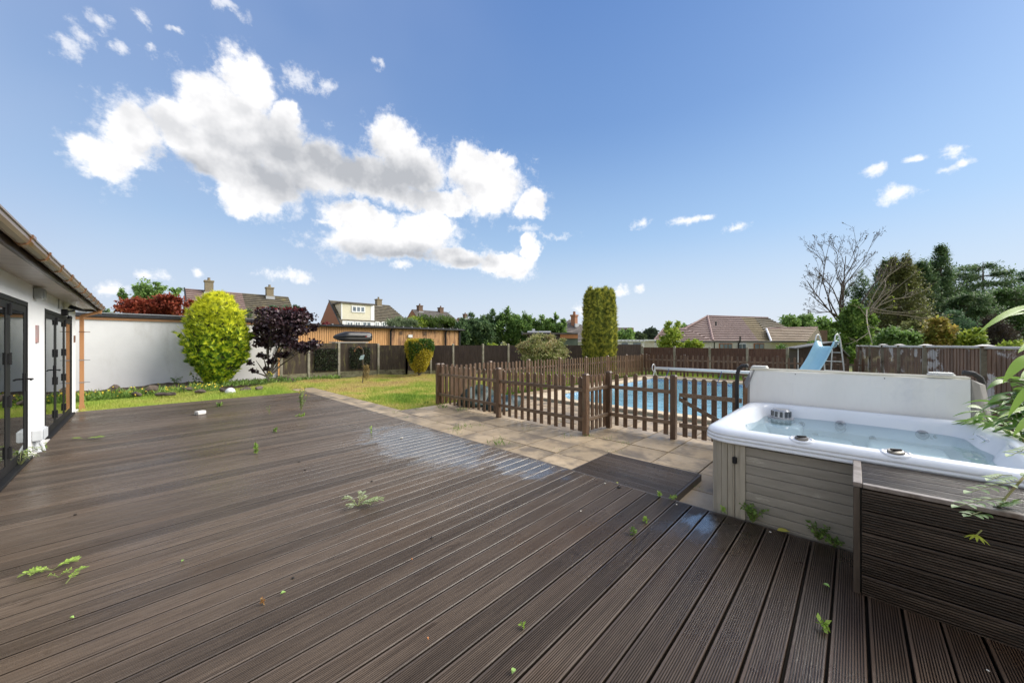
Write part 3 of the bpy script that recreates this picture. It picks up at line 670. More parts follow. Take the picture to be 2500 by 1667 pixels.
def panel(a, c, z0, z1, mt, root, bw=.105, single=False):
    a, c = Vector((*a, 0)), Vector((*c, 0)); L = (c - a).length; d = (c - a).normalized(); rz = math.atan2(d.y, d.x); n = max(1, round(L / bw)); w_ = L / n
    b = MB()
    for k in range(n):
        x0, x1 = k * w_, (k + 1) * w_ + .012
        q = [(x0, .004, z0), (x1, -.014, z0), (x1, .0, z0), (x0, .012, z0), (x0, .004, z1), (x1, -.014, z1), (x1, .0, z1), (x0, .012, z1)]
        if single:
            dz = frng.uniform(-.008, .004); q = [(x, y, z + (dz if z == z1 else 0)) for x, y, z in q]
            o = part('board', MB().hexa(q), mt, root, loc=a - wloc(root)); o.rotation_euler.z = rz
        else: b.hexa(q)
    if not single:
        o = part('board_panel', b, mt, root, loc=a - wloc(root)); o.rotation_euler.z = rz; o['kind'] = 'stuff'
def bfence(label, pts, tops, mt, zg=-.12, gravel=.22, ph=.06, cap=False, single=False, flip=1, capm=None, postm=None):
    root = thing('boundary_fence', label, 'fence', (*pts[0], zg)); pm_ = postm or CONC
    for i, p in enumerate(pts):
        tp = tops[min(i, len(tops) - 1)]; part('post', MB().box(p[0]-.05, p[1]-.05, zg, p[0]+.05, p[1]+.05, tp + ph).hexa([(p[0]-.05,p[1]-.05,tp+ph),(p[0]+.05,p[1]-.05,tp+ph),(p[0]+.05,p[1]+.05,tp+ph),(p[0]-.05,p[1]+.05,tp+ph),(p[0]-.02,p[1]-.02,tp+ph+.025),(p[0]+.02,p[1]-.02,tp+ph+.025),(p[0]+.02,p[1]+.02,tp+ph+.025),(p[0]-.02,p[1]+.02,tp+ph+.025)]), pm_, root)
    for i in range(len(pts) - 1):
        a, c = Vector((*pts[i], 0)), Vector((*pts[i + 1], 0)); d = (c - a).normalized(); a2, c2 = a + d * .055, c - d * .055
        zb = zg + gravel; tp = tops[min(i, len(tops) - 1)]
        panel((a2.x, a2.y), (c2.x, c2.y), zb, tp, mt, root, single=single[i] if isinstance(single, (list, tuple)) else single)
        rz = math.atan2(d.y, d.x); L = (c2 - a2).length
        if gravel: o = part('gravel_board', MB().box(0, -.02, zg, L, .02, zb - .004), GRAV, root, loc=a2 - wloc(root)); o.rotation_euler.z = rz
        if cap:
            o = part('capping_rail', MB().box(-.03, -.035, tp + .004, L + .03, .035, tp + .05), capm, root, loc=a2 - wloc(root), bevel=.012); o.rotation_euler.z = rz
    return root
L0 = [(4.25, 18.15), (5.35, 18.2), (6.67, 18.14), (8.48, 17.75), (9.69, 17.05)]
bfence('mossy brown board fence between the purple tree and the clipped yellow bush', L0, [1.52, 1.56, 1.56, 1.46, 1.45], FDL, gravel=.3)
B0 = [(9.69, 17.05), (10.75, 16.40), (11.76, 15.76), (13.02, 14.74), (14.2, 13.94), (15.3, 13.1), (16.4, 12.2), (17.85, 11.2), (19.3, 10.3), (20.9, 9.26)]
bfence('dark brown board fence with concrete posts behind the back lawn', B0[:], [1.45] * 7 + [1.47, 1.49, 1.46], FD)
R0 = [(20.95, 9.2), (21.25, 7.45), (21.3, 5.63), (21.35, 3.92), (21.35, 2.3)]
bfence('reddish brown board fence behind the far end of the pool', R0, [1.32, 1.31, 1.30, 1.29], FRD)
CAPM = mat('white_capping', (0.46, 0.44, 0.41), (0.58, 0.56, 0.53), 3, .6, (1, 6, 6), bump=.2)
NF = mat('peeling_fence_boards', (0.11, 0.062, 0.038), (0.26, 0.17, 0.115), 2.5, 0.7, (10, 10, .9), orand=.22, bump=.5, bscale=8, blotch=(.50, .48, .46), bl=(.545, .585), blscale=1.1, bworld=(1, 1, 1.3))
N0 = [(8.6, -2.45), (10.67, -1.72), (12.5, -1.19), (14.35, -.90), (16.1, -.66), (17.9, -.42), (19.6, -.2), (21.3, -.1)]
bfence('tall brown board fence with a white capping rail, right behind the hot tub', N0, [1.455, 1.46, 1.45, 1.44, 1.43, 1.43, 1.42], NF, cap=True, capm=CAPM, ph=.05, gravel=.2, single=[1, 1, 1, 0, 0, 0, 0], postm=mat('fence_post', (0.16, 0.15, 0.10), (.26, .24, .18), 6, .8, bump=.3, blotch=(.07, .05, .035), bl=(.5, .6)))
for i, p in enumerate(N0[1:5]):
    tag(part('lead_cap', MB().hexa([(p[0]-.11,p[1]-.11,1.512),(p[0]+.11,p[1]-.11,1.512),(p[0]+.11,p[1]+.11,1.512),(p[0]-.11,p[1]+.11,1.512),(p[0]-.03,p[1]-.03,1.54),(p[0]+.03,p[1]-.03,1.54),(p[0]+.03,p[1]+.03,1.54),(p[0]-.03,p[1]+.03,1.54)]), CAPM, None), 
        ['flat white cap on the fence post nearest the right edge', 'flat white cap on the second fence post from the right', 'flat white cap on the third fence post from the right', 'flat white cap on the fourth fence post from the right'][i], 'post cap', 'white caps on the fence posts')
# trellis windows of artificial leaves
LT = leafmat('trellis_leaf', [(.012, .020, .010), (.03, .045, .02), (.08, .10, .05), (.10, .11, .08)])
for px0, px1, y0, y1, lab in ((768, 823, 851, 905, 'dark leafy trellis panel with a black frame, nearer the purple tree'), (853, 903, 848, 900, 'dark leafy trellis panel behind the bare sapling')):
    tA = (px0 - 1250) / 869
    def fpt(px):
        a_, c_ = ray(px); pA, pB = (L0[1], L0[2]) if px < 827 else (L0[2], L0[3])
        # hit the fence line
        dx, dy = pB[0] - pA[0], pB[1] - pA[1]; k = (pA[0] * dy - pA[1] * dx) / (a_ * dy - c_ * dx); return k
    kA, kB = fpt(px0), fpt(px1); A = Vector((ray(px0)[0] * kA, ray(px0)[1] * kA, 0)); B_ = Vector((ray(px1)[0] * kB, ray(px1)[1] * kB, 0))
    za, zb_ = zz(y0, kA), zz(y1, kA); d = (B_ - A).normalized(); off = Vector((d.y, -d.x, 0)) * .05
    t_ = thing('trellis_panel', lab, 'trellis', (A.x, A.y, zb_)); Lh = (B_ - A).length; A2 = A + off; rz = math.atan2(d.y, d.x)
    b = MB().box(0, -.015, zb_, Lh, .015, zb_ + .04).box(0, -.015, za - .04, Lh, .015, za).box(0, -.015, zb_ + .04, .04, .015, za - .04).box(Lh - .04, -.015, zb_ + .04, Lh, .015, za - .04)
    o = part('frame', b, BLK, t_, loc=A2 - wloc(t_)); o.rotation_euler.z = rz
    b = MB(); n = 9
    for k in range(1, n): b.box(Lh * k / n - .008, -.008, zb_ + .04, Lh * k / n + .008, .008, za - .04)
    for k in range(1, 8): zc = zb_ + (za - zb_) * k / 8; b.box(.04, .009, zc - .008, Lh - .04, .02, zc + .008)
    o = part('lattice', b, BLK, t_, loc=A2 - wloc(t_)); o.rotation_euler.z = rz
    rg = np.random.default_rng(int(px0)); n = 900; u = rg.uniform(0, 1, (n, 1)); v = rg.uniform(zb_ + .03, za - .03, (n, 1))
    Pp = np.array(A2) + np.array(d) * u * Lh; Pp[:, 2:3] = v; Pp += np.array(off) * rg.uniform(0, 1.2, (n, 1)) * .8
    part('ivy_leaves', np_mesh('ivy_leaves', leaves(Pp, .065, rg, .8, (0, -.4, .1))), LT, t_)

# ================================================================== HOT TUB
TX0, TX1, TY0, TY1 = 3.70, 5.86, -1.02, 1.06
ACR = mat('pearl_acrylic', (0.70, 0.73, 0.77), (0.76, 0.78, 0.81), 1.4, 0.22, spec=.5, coat=.15)
def rrect(x0, x1, y0, y1, r, nc=10, ne=14):
    P = []
    for cx, cy, a0 in ((x1 - r, y1 - r, 0), (x0 + r, y1 - r, 90), (x0 + r, y0 + r, 180), (x1 - r, y0 + r, 270)):
        for k in range(nc): a = R(a0 + 90 * k / (nc - 1)); P.append((cx + r * math.cos(a), cy + r * math.sin(a)))
        nxt = {0: (x0 + r, y1), 90: (x0, y0 + r), 180: (x1 - r, y0), 270: (x1, y1 - r)}[a0]
        lx, ly = P[-1]
        for k in range(1, ne): P.append((lx + (nxt[0] - lx) * k / ne, ly + (nxt[1] - ly) * k / ne))
    return P
def sm(a, b_, x): t_ = max(0, min(1, (x - a) / (b_ - a))); return t_ * t_ * (3 - 2 * t_)
def tloop(ins, z, wob=0.0):
    sL = 1 + .55 * sm(.08, .25, ins)            # the left and right rims are broader
    P = rrect(TX0 + ins, TX1 - ins, TY0 + ins * sL, TY1 - ins * sL, max(.10, .24 - ins * .25)); Q = []
    cx, cy = (TX0 + TX1) / 2, (TY0 + TY1) / 2
    for x, y in P:
        if wob:
            a = math.atan2(y - cy, x - cx); k = 0
            k += math.exp(-((a - 1.57) / .22) ** 2) * -.07 + math.exp(-((a - .55) / .16) ** 2) * .05 + math.exp(-((a + .6) / .2) ** 2) * .06 + math.exp(-((a + 1.45) / .18) ** 2) * -.05 + math.exp(-((a - 2.6) / .2) ** 2) * .03
            x += math.cos(a) * -k * wob; y += math.sin(a) * -k * wob
        Q.append((x, y, z))
    return Q
prof = [(.035, .648, 0), (.004, .651, 0), (0, .658, 0), (0, .672, 0), (.011, .677, 0), (.011, .682, 0), (.001, .687, 0), (.001, .702, 0), (.012, .707, 0), (.012, .712, 0), (.005, .717, 0), (.008, .730, 0),
        (.020, .748, 0), (.042, .763, 0), (.07, .771, 0), (.10, .773, .1), (.125, .769, .4), (.142, .757, .8), (.152, .735, 1), (.16, .70, 1), (.175, .64, 1), (.195, .56, 1), (.215, .49, 1), (.225, .42, 1), (.25, .40, .8), (.38, .39, .5), (.52, .385, .3), (.55, .37, .2), (.565, .34, .1), (.58, .12, 0), (.62, .06, 0)]
b = MB().loops([tloop(*p) for p in prof], cap1=True)
tub = thing('hot_tub', 'pale blue filled hot tub with grey plank skirt at the edge of the deck', 'hot tub', (TX0, TY0, Z0))
sh = part('shell', b, ACR, tub, smooth=True)
# moulded seats and steps inside
def block(x0, y0, z0, x1, y1, z1, nm='seat'):
    part(nm, MB().box(x0, y0, z0, x1, y1, z1), ACR, tub, bevel=.05, seg=4, smooth=True)
block(5.28, .45, .30, 5.70, .84, .575, 'filter_shelf'); block(5.15, -.66, .1, 5.66, -.10, .50); block(4.05, -.72, .1, 4.7, -.42, .47); block(4.0, .35, .1, 4.7, .74, .44); block(5.1, 0.0, .1, 5.62, .40, .46)
WZ = .635
lp = [(x, y, WZ) for x, y, z in tloop(.178, WZ, 1)]
b = MB().add(lp, [tuple(range(len(lp)))])
wt = part('water', b, watermat('tub_water', (0.84, 0.95, 0.98), 0.12, 3.0, (1, 1, 1), 1.33, 0.15, (0.55, 0.83, 0.92)), tub)
# skirt: horizontal planks, upright staves round the corner
SK = mat('grey_skirt_plank', (0.22, 0.20, 0.165), (0.31, 0.285, 0.24), 3.0, 0.5, (3, 1, 6), orand=.07, bump=.25, bscale=40, blotch=(.42, .385, .32), bl=(.58, .7), blscale=3.5)
SKV = mat('grey_skirt_stave', (0.30, 0.27, 0.21), (0.40, 0.36, 0.29), 3.0, 0.5, (6, 6, 1), orand=.04, bump=.25, bscale=40)
sx = TX0 + .045; zt, zb_ = .644, Z0
nb = 9; bh = (zt - zb_ - .012) / nb
for k in range(nb):
    z0 = zb_ + .006 + k * bh
    part('skirt_plank', MB().box(sx, TY0 + .2, z0, sx + .02, .70, z0 + bh - .0035), SK, tub, bevel=.003, seg=1)
    part('skirt_plank', MB().box(sx + .28, TY1 - .065, z0, TX1 - .05, TY1 - .045, z0 + bh - .0035), SK, tub, bevel=.003, seg=1)
part('frame_core', MB().box(sx + .021, TY0 + .1, zb_, sx + .04, .70, zt).box(sx + .26, TY1 - .09, zb_, TX1 - .05, TY1 - .071, zt).box(sx + .10, .72, zb_, sx + .12, TY1 - .2, zt), mat('tub_core', (.03, .03, .03)), tub)
pth = [(sx, .702), (sx, .755)]; r_ = .23; cxc, cyc = sx + r_, TY1 - .045 - r_
pth = [(sx, .702 + (cyc - .702) * k / 1) for k in (0, 1)] + [(cxc - r_ * math.cos(a), cyc + r_ * math.sin(a)) for a in [R(90) * k / 6 for k in range(1, 7)]]
for k in range(len(pth) - 1):
    (xa, ya), (xb, yb) = pth[k], pth[k + 1]; d = Vector((xb - xa, yb - ya, 0)); n_ = Vector((-d.y, d.x, 0)).normalized(); g = d.normalized() * .003
    A = Vector((xa, ya, zb_)) + g; Bq = Vector((xb, yb, zb_)) - g; up_ = Vector((0, 0, zt - zb_)); n_ = n_ * -.018
    part('skirt_stave', MB().hexa([A, A + n_, Bq + n_, Bq, A + up_, A + n_ + up_, Bq + n_ + up_, Bq + up_]), SKV, tub, bevel=.002, seg=1)
part('skirt_post', MB().box(sx - .012, .700, zb_, sx + .01, .742, zt), SKV, tub, bevel=.004); part('skirt_post', MB().box(sx - .008, .80, zb_, sx + .01, .815, zt), SKV, tub, bevel=.003)
part('latch', MB().box(sx - .03, .765, .47, sx + .0, .80, .53), BLK, tub, bevel=.008)
# round controls in moulded surrounds on the front rim
JET = mat('grey_jet', (0.30, 0.31, 0.33), (0.42, 0.43, 0.45), 8, .25, metal=.4); DRK = mat('dark_jet', (.05, .055, .06), rough=.3); DIAL = mat('bronze_dial', (.16, .15, .13), (.22, .20, .18), 6, .25, metal=.5)
def disc_part(nm, c, rx, ry, h, mt, par, rings=None, tilt=(0, 0, 0)):
    b = MB(); b.lathe(rings or [(1, 0), (1, .4), (.9, .8), (.78, 1), (.7, .7)], n=24); b.v = [(x * rx, y * ry, z * h) for x, y, z in b.v]
    return part(nm, b, mt, par, loc=Vector(c) - wloc(par), rot=tilt, smooth=False)
for px_, py_ in ((1957, 1083), (2187, 1119)):
    x_ = TX0 + .075; y_ = x_ / ray(px_)[0] * ray(px_)[1]
    disc_part('dial_surround', (x_ - .005, y_, .760), .058, .088, .018, ACR, tub, tilt=(0, -.30, 0))
    disc_part('dial', (x_ - .004, y_, .768), .034, .046, .020, DIAL, tub, rings=[(1, 0), (1, .6), (.9, 1), (.0, 1.1)], tilt=(0, -.30, 0))
    part('dial_grip', MB().box(-.006, -.034, 0, .006, .034, .012), BLK, tub, loc=Vector((x_ - .006, y_, .789)) - wloc(tub), rot=(0, -.3, .5), bevel=.004)
# slotted filter basket in the far left corner
fx, fy = 5.50, .655
part('filter_basket', MB().lathe([(.105, .60), (.105, .642), (.098, .648), (.094, .725), (.080, .745), (.04, .75), (0.001, .75)], (fx, fy, 0), 24), JET, tub)
for k in range(12):
    a = R(30 * k + 8); b = MB().box(.088, -.014, .658, .102, .014, .722); o = part('slot', b, DRK, tub, loc=Vector((fx, fy, 0)) - wloc(tub)); o.rotation_euler.z = a
part('filter_collar', MB().lathe([(.135, .60), (.135, .643), (.105, .646)], (fx, fy, 0), 28), JET, tub)
# jets: (x, y, z, size, tilt about x, tilt about y)
for px_, py_, s_ in ((1874, 1038, .05), (1915, 1043, .05), (1864, 1052, .03), (1907, 1058, .03), (1957, 1035, .035), (2052, 1037, .05), (2052, 1045, .05), (2252, 1061, .05), (2285, 1066, .022), (2278, 1069, .022),
                    (2307, 1073, .05), (2258, 1072, .022), (2281, 1076, .022), (2258, 1082, .065), (2401, 1119, .035), (1990, 1060, .03), (2130, 1070, .03)):
    a_, c_ = ray(px_); X_, Y_ = G(px_, py_, .475); z_ = .475; ty = 0.0
    if X_ > 5.63: X_ = 5.63; k_ = X_ / a_; Y_ = c_ * k_; z_ = zz(py_, k_); ty = -1.15
    o = disc_part('jet', (X_, Y_, z_), s_, s_, .012, JET, tub, tilt=(0, ty, 0)); disc_part('jet_eye', (0, 0, .004), s_ * .55, s_ * .55, .008, DRK, o, rings=[(1, 0), (.9, 1), (0.01, .6)]).location = (0, 0, .003)
for y_ in (-.62, -.72): part('rim_groove', MB().tube([(4.75 + (y_ + .62) * 3.4, y_ - .16, .771), (4.98 + (y_ + .62) * 3.4, y_ - .15, .771)], .012, 8), mat('rim_groove', (.5, .53, .58), rough=.2), tub)
# folded cover standing behind the tub
CV = mat('pale_grey_vinyl', (0.68, 0.67, 0.64), (0.75, 0.74, 0.71), 2.0, 0.42, (1, 1, .4), bump=.35, bscale=7, blotch=(.60, .60, .60), bl=(.5, .75), blscale=1.6)
CVG = mat('grey_cloth', (0.20, 0.19, 0.185), (0.28, 0.27, 0.26), 4, .8, bump=.3); CREAM = mat('cream_piping', (.62, .58, .46), (.7, .66, .55), 3, .5)
cov = thing('tub_cover', 'pale grey vinyl tub cover folded upright behind the hot tub', 'cover', (5.90, 0, .3))
def cpanel(x0, x1, nm):
    b = MB(); N_ = 24; L = []
    for k in range(N_ + 1):
        y = 1.05 - 1.91 * k / N_; s_ = .006 * math.sin(k * 1.9) + .004 * math.sin(k * .7); zt_ = 1.19 + .006 * math.sin(k * .5 + 1)
        L.append([(x0 + s_, y, .22), (x0 - .004 + s_ * .5, y, .8), (x0 + s_, y, 1.05), (x0 + .008, y, zt_ - .015), (x0 + .02, y, zt_), (x1 - .01, y, zt_), (x1, y, zt_ - .015), (x1, y, .22)])
    b.loops(L, True, True); return part(nm, b, CV, cov, smooth=False)
cpanel(5.88, 5.97, 'front_half'); cpanel(5.98, 6.07, 'back_half')
for x_ in (5.888, 5.968, 5.992, 6.065): part('piping', MB().tube([(x_, 1.05, 1.200), (x_, .42, 1.206), (x_, -.2, 1.199), (x_, -.86, 1.202)], .010, 6), CREAM, cov)
part('end_flap', MB().hexa([(5.84, 1.06, .95), (6.06, 1.13, 1.0), (6.08, 1.16, .99), (5.84, 1.09, .93), (5.875, .99, 1.19), (6.07, 1.05, 1.19), (6.08, 1.07, 1.19), (5.865, 1.0, 1.195)]), CVG, cov, bevel=.01)
part('end_panel', MB().hexa([(5.885, 1.053, .22), (6.07, 1.053, .22), (6.07, 1.085, .22), (5.885, 1.085, .22), (5.885, 1.053, .985), (6.07, 1.053, .985), (6.07, 1.075, .985), (5.885, 1.075, .985)]), CVG, cov)
b = MB(); 
b.hexa([(5.89, -.865, .22), (6.07, -.865, .22), (6.24, -1.12, .22), (6.0, -.99, .22), (5.89, -.865, 1.19), (6.07, -.865, 1.19), (6.18, -1.0, 1.12), (5.98, -.93, 1.14)]); part('end_panel', b, CVG, cov)
for y_ in (-.25, .55): part('rivet', MB().lathe([(.006, 0), (.004, .004)], (5.874, y_, 1.16), 8, 'x'), BLK, cov)
for s_, nm, lab in ((1, 1.24, 'dark curved lifter arm at the left end of the tub cover'), (-1, -1.0, 'dark curved lifter arm at the right end of the tub cover')):
    xo = 6.06 if s_ > 0 else 6.25
    t_ = thing('cover_lifter', lab, 'lifter arm', (xo, nm, Z0)); 
    part('arm', MB().tube([(xo, nm, Z0), (xo, nm, .95), (xo - .01, nm - .005 * s_, 1.10), (xo - .035, nm - .03 * s_, 1.19), (xo - .07, nm - .08 * s_, 1.235), (xo - .09, nm - .15 * s_, 1.245)], .026, 10), mat('black_foam_sleeve', (.025, .025, .027), (.04, .04, .042), 20, .7), t_, smooth=True)
    part('bracket', MB().box(xo - .05, nm - .05, Z0, xo + .05, nm + .05, Z0 + .01).box(xo - .03, nm - .028, .2, xo - .02, nm + .028, .45), BLK, t_)
PIL = mat('white_pad', (.62, .62, .58), (.7, .7, .66), 5, .5)
for y_, lab in ((.965, 'small folded white pad on the left end of the tub cover'), (-.66, 'small folded white pad on the right end of the tub cover')):
    t_ = thing('pad', lab, 'pad', (5.98, y_, 1.212)); 
    for k in range(2): part('pad_layer', MB().box(5.91 + .01 * k, y_ - .11 + .01 * k, 1.213 + .017 * k, 6.05 - .005 * k, y_ + .08 - .008 * k, 1.229 + .017 * k), PIL, t_, bevel=.007, seg=3, smooth=True)

# ================================================================== STEP BOX OF DARK DECKING
BOXM = mat('wet_black_decking', (0.014, 0.010, 0.007), (0.055, 0.038, 0.027), 1.0, 0.24, (3, 70, 70), orand=.18, bump=.3, bscale=2, blotch=(.075, .055, .04), bl=(.56, .7), blscale=.45, spec=.35, groove=.008)
BOXT = mat('grey_weathered_decking', (0.14, 0.108, 0.09), (0.27, 0.22, 0.19), 1.0, 0.5, (3, 80, 80), orand=.12, bump=.3, bscale=2, blotch=(.08, .06, .05), bl=(.56, .7), blscale=.5, groove=.008)
BX0, BX1, BY1, BL, BH = 3.10, 3.685, 0.0, 2.9, .69
box = thing('step_box', 'long dark box of grooved decking boards in front of the hot tub', 'box', (BX0, BY1, 0))
LB = reeded(BL - .04, .126, .022, 7, 'board', .008); rotF = Matrix(((0, 0, -1), (-1, 0, 0), (0, 1, 0))).to_euler()
for k in range(5):
    zc = BH - .028 - .068 - k * .1335
    part('board', LB, BOXM, box, loc=Vector((BX0 + frng.uniform(0, .003), BY1 - .035, zc)) - wloc(box)).rotation_euler = rotF
rotT = Matrix(((0, 1, 0), (-1, 0, 0), (0, 0, 1))).to_euler()
for k in range(4):
    part('top_board', LB, BOXT, box, loc=Vector((BX0 + .045 + .065 + k * .139, BY1 - .036, BH - .004)) - wloc(box)).rotation_euler = rotT
LE = reeded(BX1 - BX0 - .04, .126, .022, 9, 'end_board'); rotE = Matrix(((1, 0, 0), (0, 0, 1), (0, -1, 0))).to_euler()
for k in range(5): part('end_board', LE, BOXM, box, loc=Vector((BX0 + .03, BY1 - .012, BH - .028 - .068 - k * .1335)) - wloc(box)).rotation_euler = rotE
TRM = mat('box_trim', (.13, .105, .09), (.24, .205, .18), 4, .5, (6, 6, 6), blotch=(.10, .07, .05), bl=(.5, .65), blscale=2)
part('trim', MB().box(BX0 - .004, BY1 - .036, BH - .026, BX1, BY1 + .006, BH + .003), TRM, box, bevel=.003, seg=1)
part('trim', MB().box(BX0 - .006, BY1 - BL, BH - .026, BX0 + .036, BY1 - .038, BH - .001), TRM, box, bevel=.003, seg=1)
part('corner_post', MB().box(BX0 - .004, BY1 - .026, .0, BX0 + .022, BY1 + .004, BH - .028), mat('dark_corner_post', (.035, .025, .018), (.08, .06, .045), 4, .4, (6, 6, 1)), box, bevel=.003, seg=1)
part('carcass', MB().box(BX0 + .03, BY1 - BL, .005, BX1 - .02, BY1 - .04, BH - .035), mat('carcass', (.015, .012, .01)), box)

# ================================================================== LOW STEP OF DECKING BOARDS
stp = thing('decking_step', 'low step of grey grooved boards lying on the paving against the deck', 'step', (3.7, 1.33, Z0))
SB = reeded(1.17, .148, .022, 11, 'board')
for k in range(6):
    part('board', SB, DECK, stp, loc=Vector((3.775 + k * .1515, 2.51, -.004)) - wloc(stp)).rotation_euler = rotT
part('frame', MB().box(3.70, 1.315, Z0, 4.61, 1.335, -.006).box(3.70, 2.515, Z0, 4.61, 2.535, -.006).box(4.612, 1.315, Z0, 4.635, 2.535, -.004).box(3.71, 1.34, Z0, 4.605, 2.5, -.03), mat('step_frame', (.03, .023, .018), (.06, .046, .036), 5, .4), stp)

# ================================================================== POOL ROLLER AND SLIDE
WPA = mat('white_paint', (.72, .73, .72), (.78, .79, .78), 4, .35)
rl = thing('cover_roller', 'white tube roller for the pool cover across the far end of the pool', 'roller', (17.3, 7.05, -.05))
part('tube', MB().tube([(17.3, 7.0, .36), (17.3, 1.6, .36)], .065, 14), WPA, rl, smooth=True)
for y_ in (7.05, 1.55):
    ring = [(17.3 + .17 * math.cos(R(20 * k)), y_, .38 + .17 * math.sin(R(20 * k))) for k in range(19)]
    part('wheel', MB().tube(ring, .018, 6), WPA, rl); part('stand', MB().tube([(17.1, y_ - .06, Z0), (17.3, y_ - .06, .36), (17.5, y_ - .06, Z0)], .02, 6), WPA, rl)
for y_ in (6.3, 4.1, 3.0): part('strap', MB().tube([(17.22, y_, .36), (17.2, y_ + .02, .2), (17.05, y_ + .05, .02), (16.9, y_ + .1, -.15)], .012, 5), mat('blue_strap', (.03, .09, .35), rough=.6), rl)
SLB = mat('pale_blue_plastic', (0.30, 0.55, 0.66), (0.36, 0.60, 0.70), 3, .3, blotch=(.20, .38, .42), bl=(.62, .8), blscale=2.5)
sld = thing('pool_slide', 'pale blue pool slide with white hoop handrails and ladder', 'slide', (16.6, .72, Z0), rz=math.atan2(.42, -.90)); sld.scale = (.86, .86, .93)
xs_, N_ = [], 22; L = []
for i in range(N_ + 1):
    s_ = i / N_; x = -.25 + 2.35 * s_; z = 1.60 + .0 * s_
    k = max(0, (x - .05) / 2.05); z = 1.58 - 1.42 * (1 - (1 - min(1, k)) ** 1.9) * 1.0 if x > .05 else 1.58 - .05 * ((x - .05) / .3) ** 2
    hs = .20 - .05 * s_; hw_ = .28 + .02 * s_
    L.append([(x, -hw_ - .07, z + hs - .01), (x, -hw_ - .035, z + hs + .02), (x, -hw_, z + hs), (x, -hw_ + .05, z + .04), (x, -hw_ + .11, z), (x, hw_ - .11, z), (x, hw_ - .05, z + .04), (x, hw_, z + hs), (x, hw_ + .035, z + hs + .02), (x, hw_ + .07, z + hs - .01)])
b = MB(); n = 10; vs = [p for l in L for p in l]; b.add(vs, [(i * n + k, (i + 1) * n + k, (i + 1) * n + k + 1, i * n + k + 1) for i in range(N_) for k in range(n - 1)])
ch = part('chute', b, SLB, sld, loc=(0, 0, -Z0), smooth=True); so = ch.modifiers.new('thick', 'SOLIDIFY'); so.thickness = .02
STL = mat('white_steel', (.66, .66, .64), (.72, .72, .70), 4, .3, metal=.1)
for sgn in (-1, 1):
    y_ = .33 * sgn
    part('handrail', MB().tube([(.06, y_, 1.74), (.04, y_, 1.95), (-.02, y_, 2.07), (-.12, y_, 2.10), (-.22, y_, 2.05), (-.30, y_, 1.92), (-.40, y_, 1.55), (-.55, y_, .9), (-.68, y_, .0)], .024, 8), STL, sld, loc=(0, 0, 0), smooth=True)
    part('leg', MB().tube([(.12, y_ * .85, 1.55), (.25, y_ * .85, 0)], .022, 8), STL, sld, loc=(0, 0, 0))
for z_, x_ in ((.35, -.62), (.72, -.57), (1.08, -.50), (1.42, -.42)):
    part('rung', MB().box(x_ - .05, -.32, z_ - .012, x_ + .05, .32, z_ + .012), STL, sld, loc=(0, 0, 0))
part('brace', MB().tube([(.22, .28, .5), (-.60, .33, .5)], .016, 6).tube([(.22, -.28, .5), (-.60, -.33, .5)], .016, 6), STL, sld, loc=(0, 0, 0))

# green pool pump covers behind the first pickets, green lilo edge in the water
GRN = mat('dark_green_plastic', (0.008, 0.022, 0.020), (0.02, 0.045, 0.04), 3, .55, bump=.3, bscale=8)
def lump(name, lab, cat, x, y, sx_, sy_, sz_, mt, seed, z=Z0, cut=0.0):
    rg = random.Random(seed); b = MB(); L = []; ph = [rg.uniform(0, 6) for _ in range(6)]
    for i in range(9):
        th = math.pi / 2 * (i / 8) ** 1.0; L.append([])
        for k in range(20):
            a = 2 * math.pi * k / 20; r = math.cos(th) ** .6 * (1 + .16 * math.sin(3 * a + ph[0] + i * .5) + .10 * math.sin(5 * a + ph[1] - i * .3) + .06 * math.sin(9 * a + ph[3])) + .001
            L[-1].append((sx_ * r * math.cos(a), sy_ * r * math.sin(a), sz_ * math.sin(th) * (1 + .22 * math.sin(2 * a + ph[2]) + .12 * math.sin(5 * a + ph[4]))))
    b.loops(L, True, True); o = part(name, b, mt, None, loc=(x, y, z), smooth=True); return tag(o, lab, cat)
lump('tarpaulin_bundle', 'dark green crumpled tarpaulin bundle behind the left pickets', 'tarpaulin', 6.25, 7.35, .5, .42, .40, GRN, 3)
lump('tarpaulin_bundle', 'glossy teal tarpaulin heap right of the dark bundle behind the pickets', 'tarpaulin', 6.35, 6.45, .55, .38, .27, mat('teal_plastic', (0.012, 0.03, 0.035), (0.03, 0.07, 0.085), 3, .5, bump=.4, bscale=7), 4)
gp3 = G(1405, 1008, -.14)
b = MB(); c0 = Vector(G(1388, 1012, -.15) + (-.16,)); c1 = Vector(G(1440, 1012, -.15) + (-.16,))
tag(part('pool_float', MB().tube([(8.62, 5.7, -.17), (8.66, 5.2, -.17), (8.72, 4.7, -.17), (8.70, 4.2, -.17)], .07, 10), mat('bright_green_plastic', (.03, .30, .03), (.05, .4, .05), 3, .35), None, smooth=True), 'bright green float tube at the near edge of the pool', 'pool float')

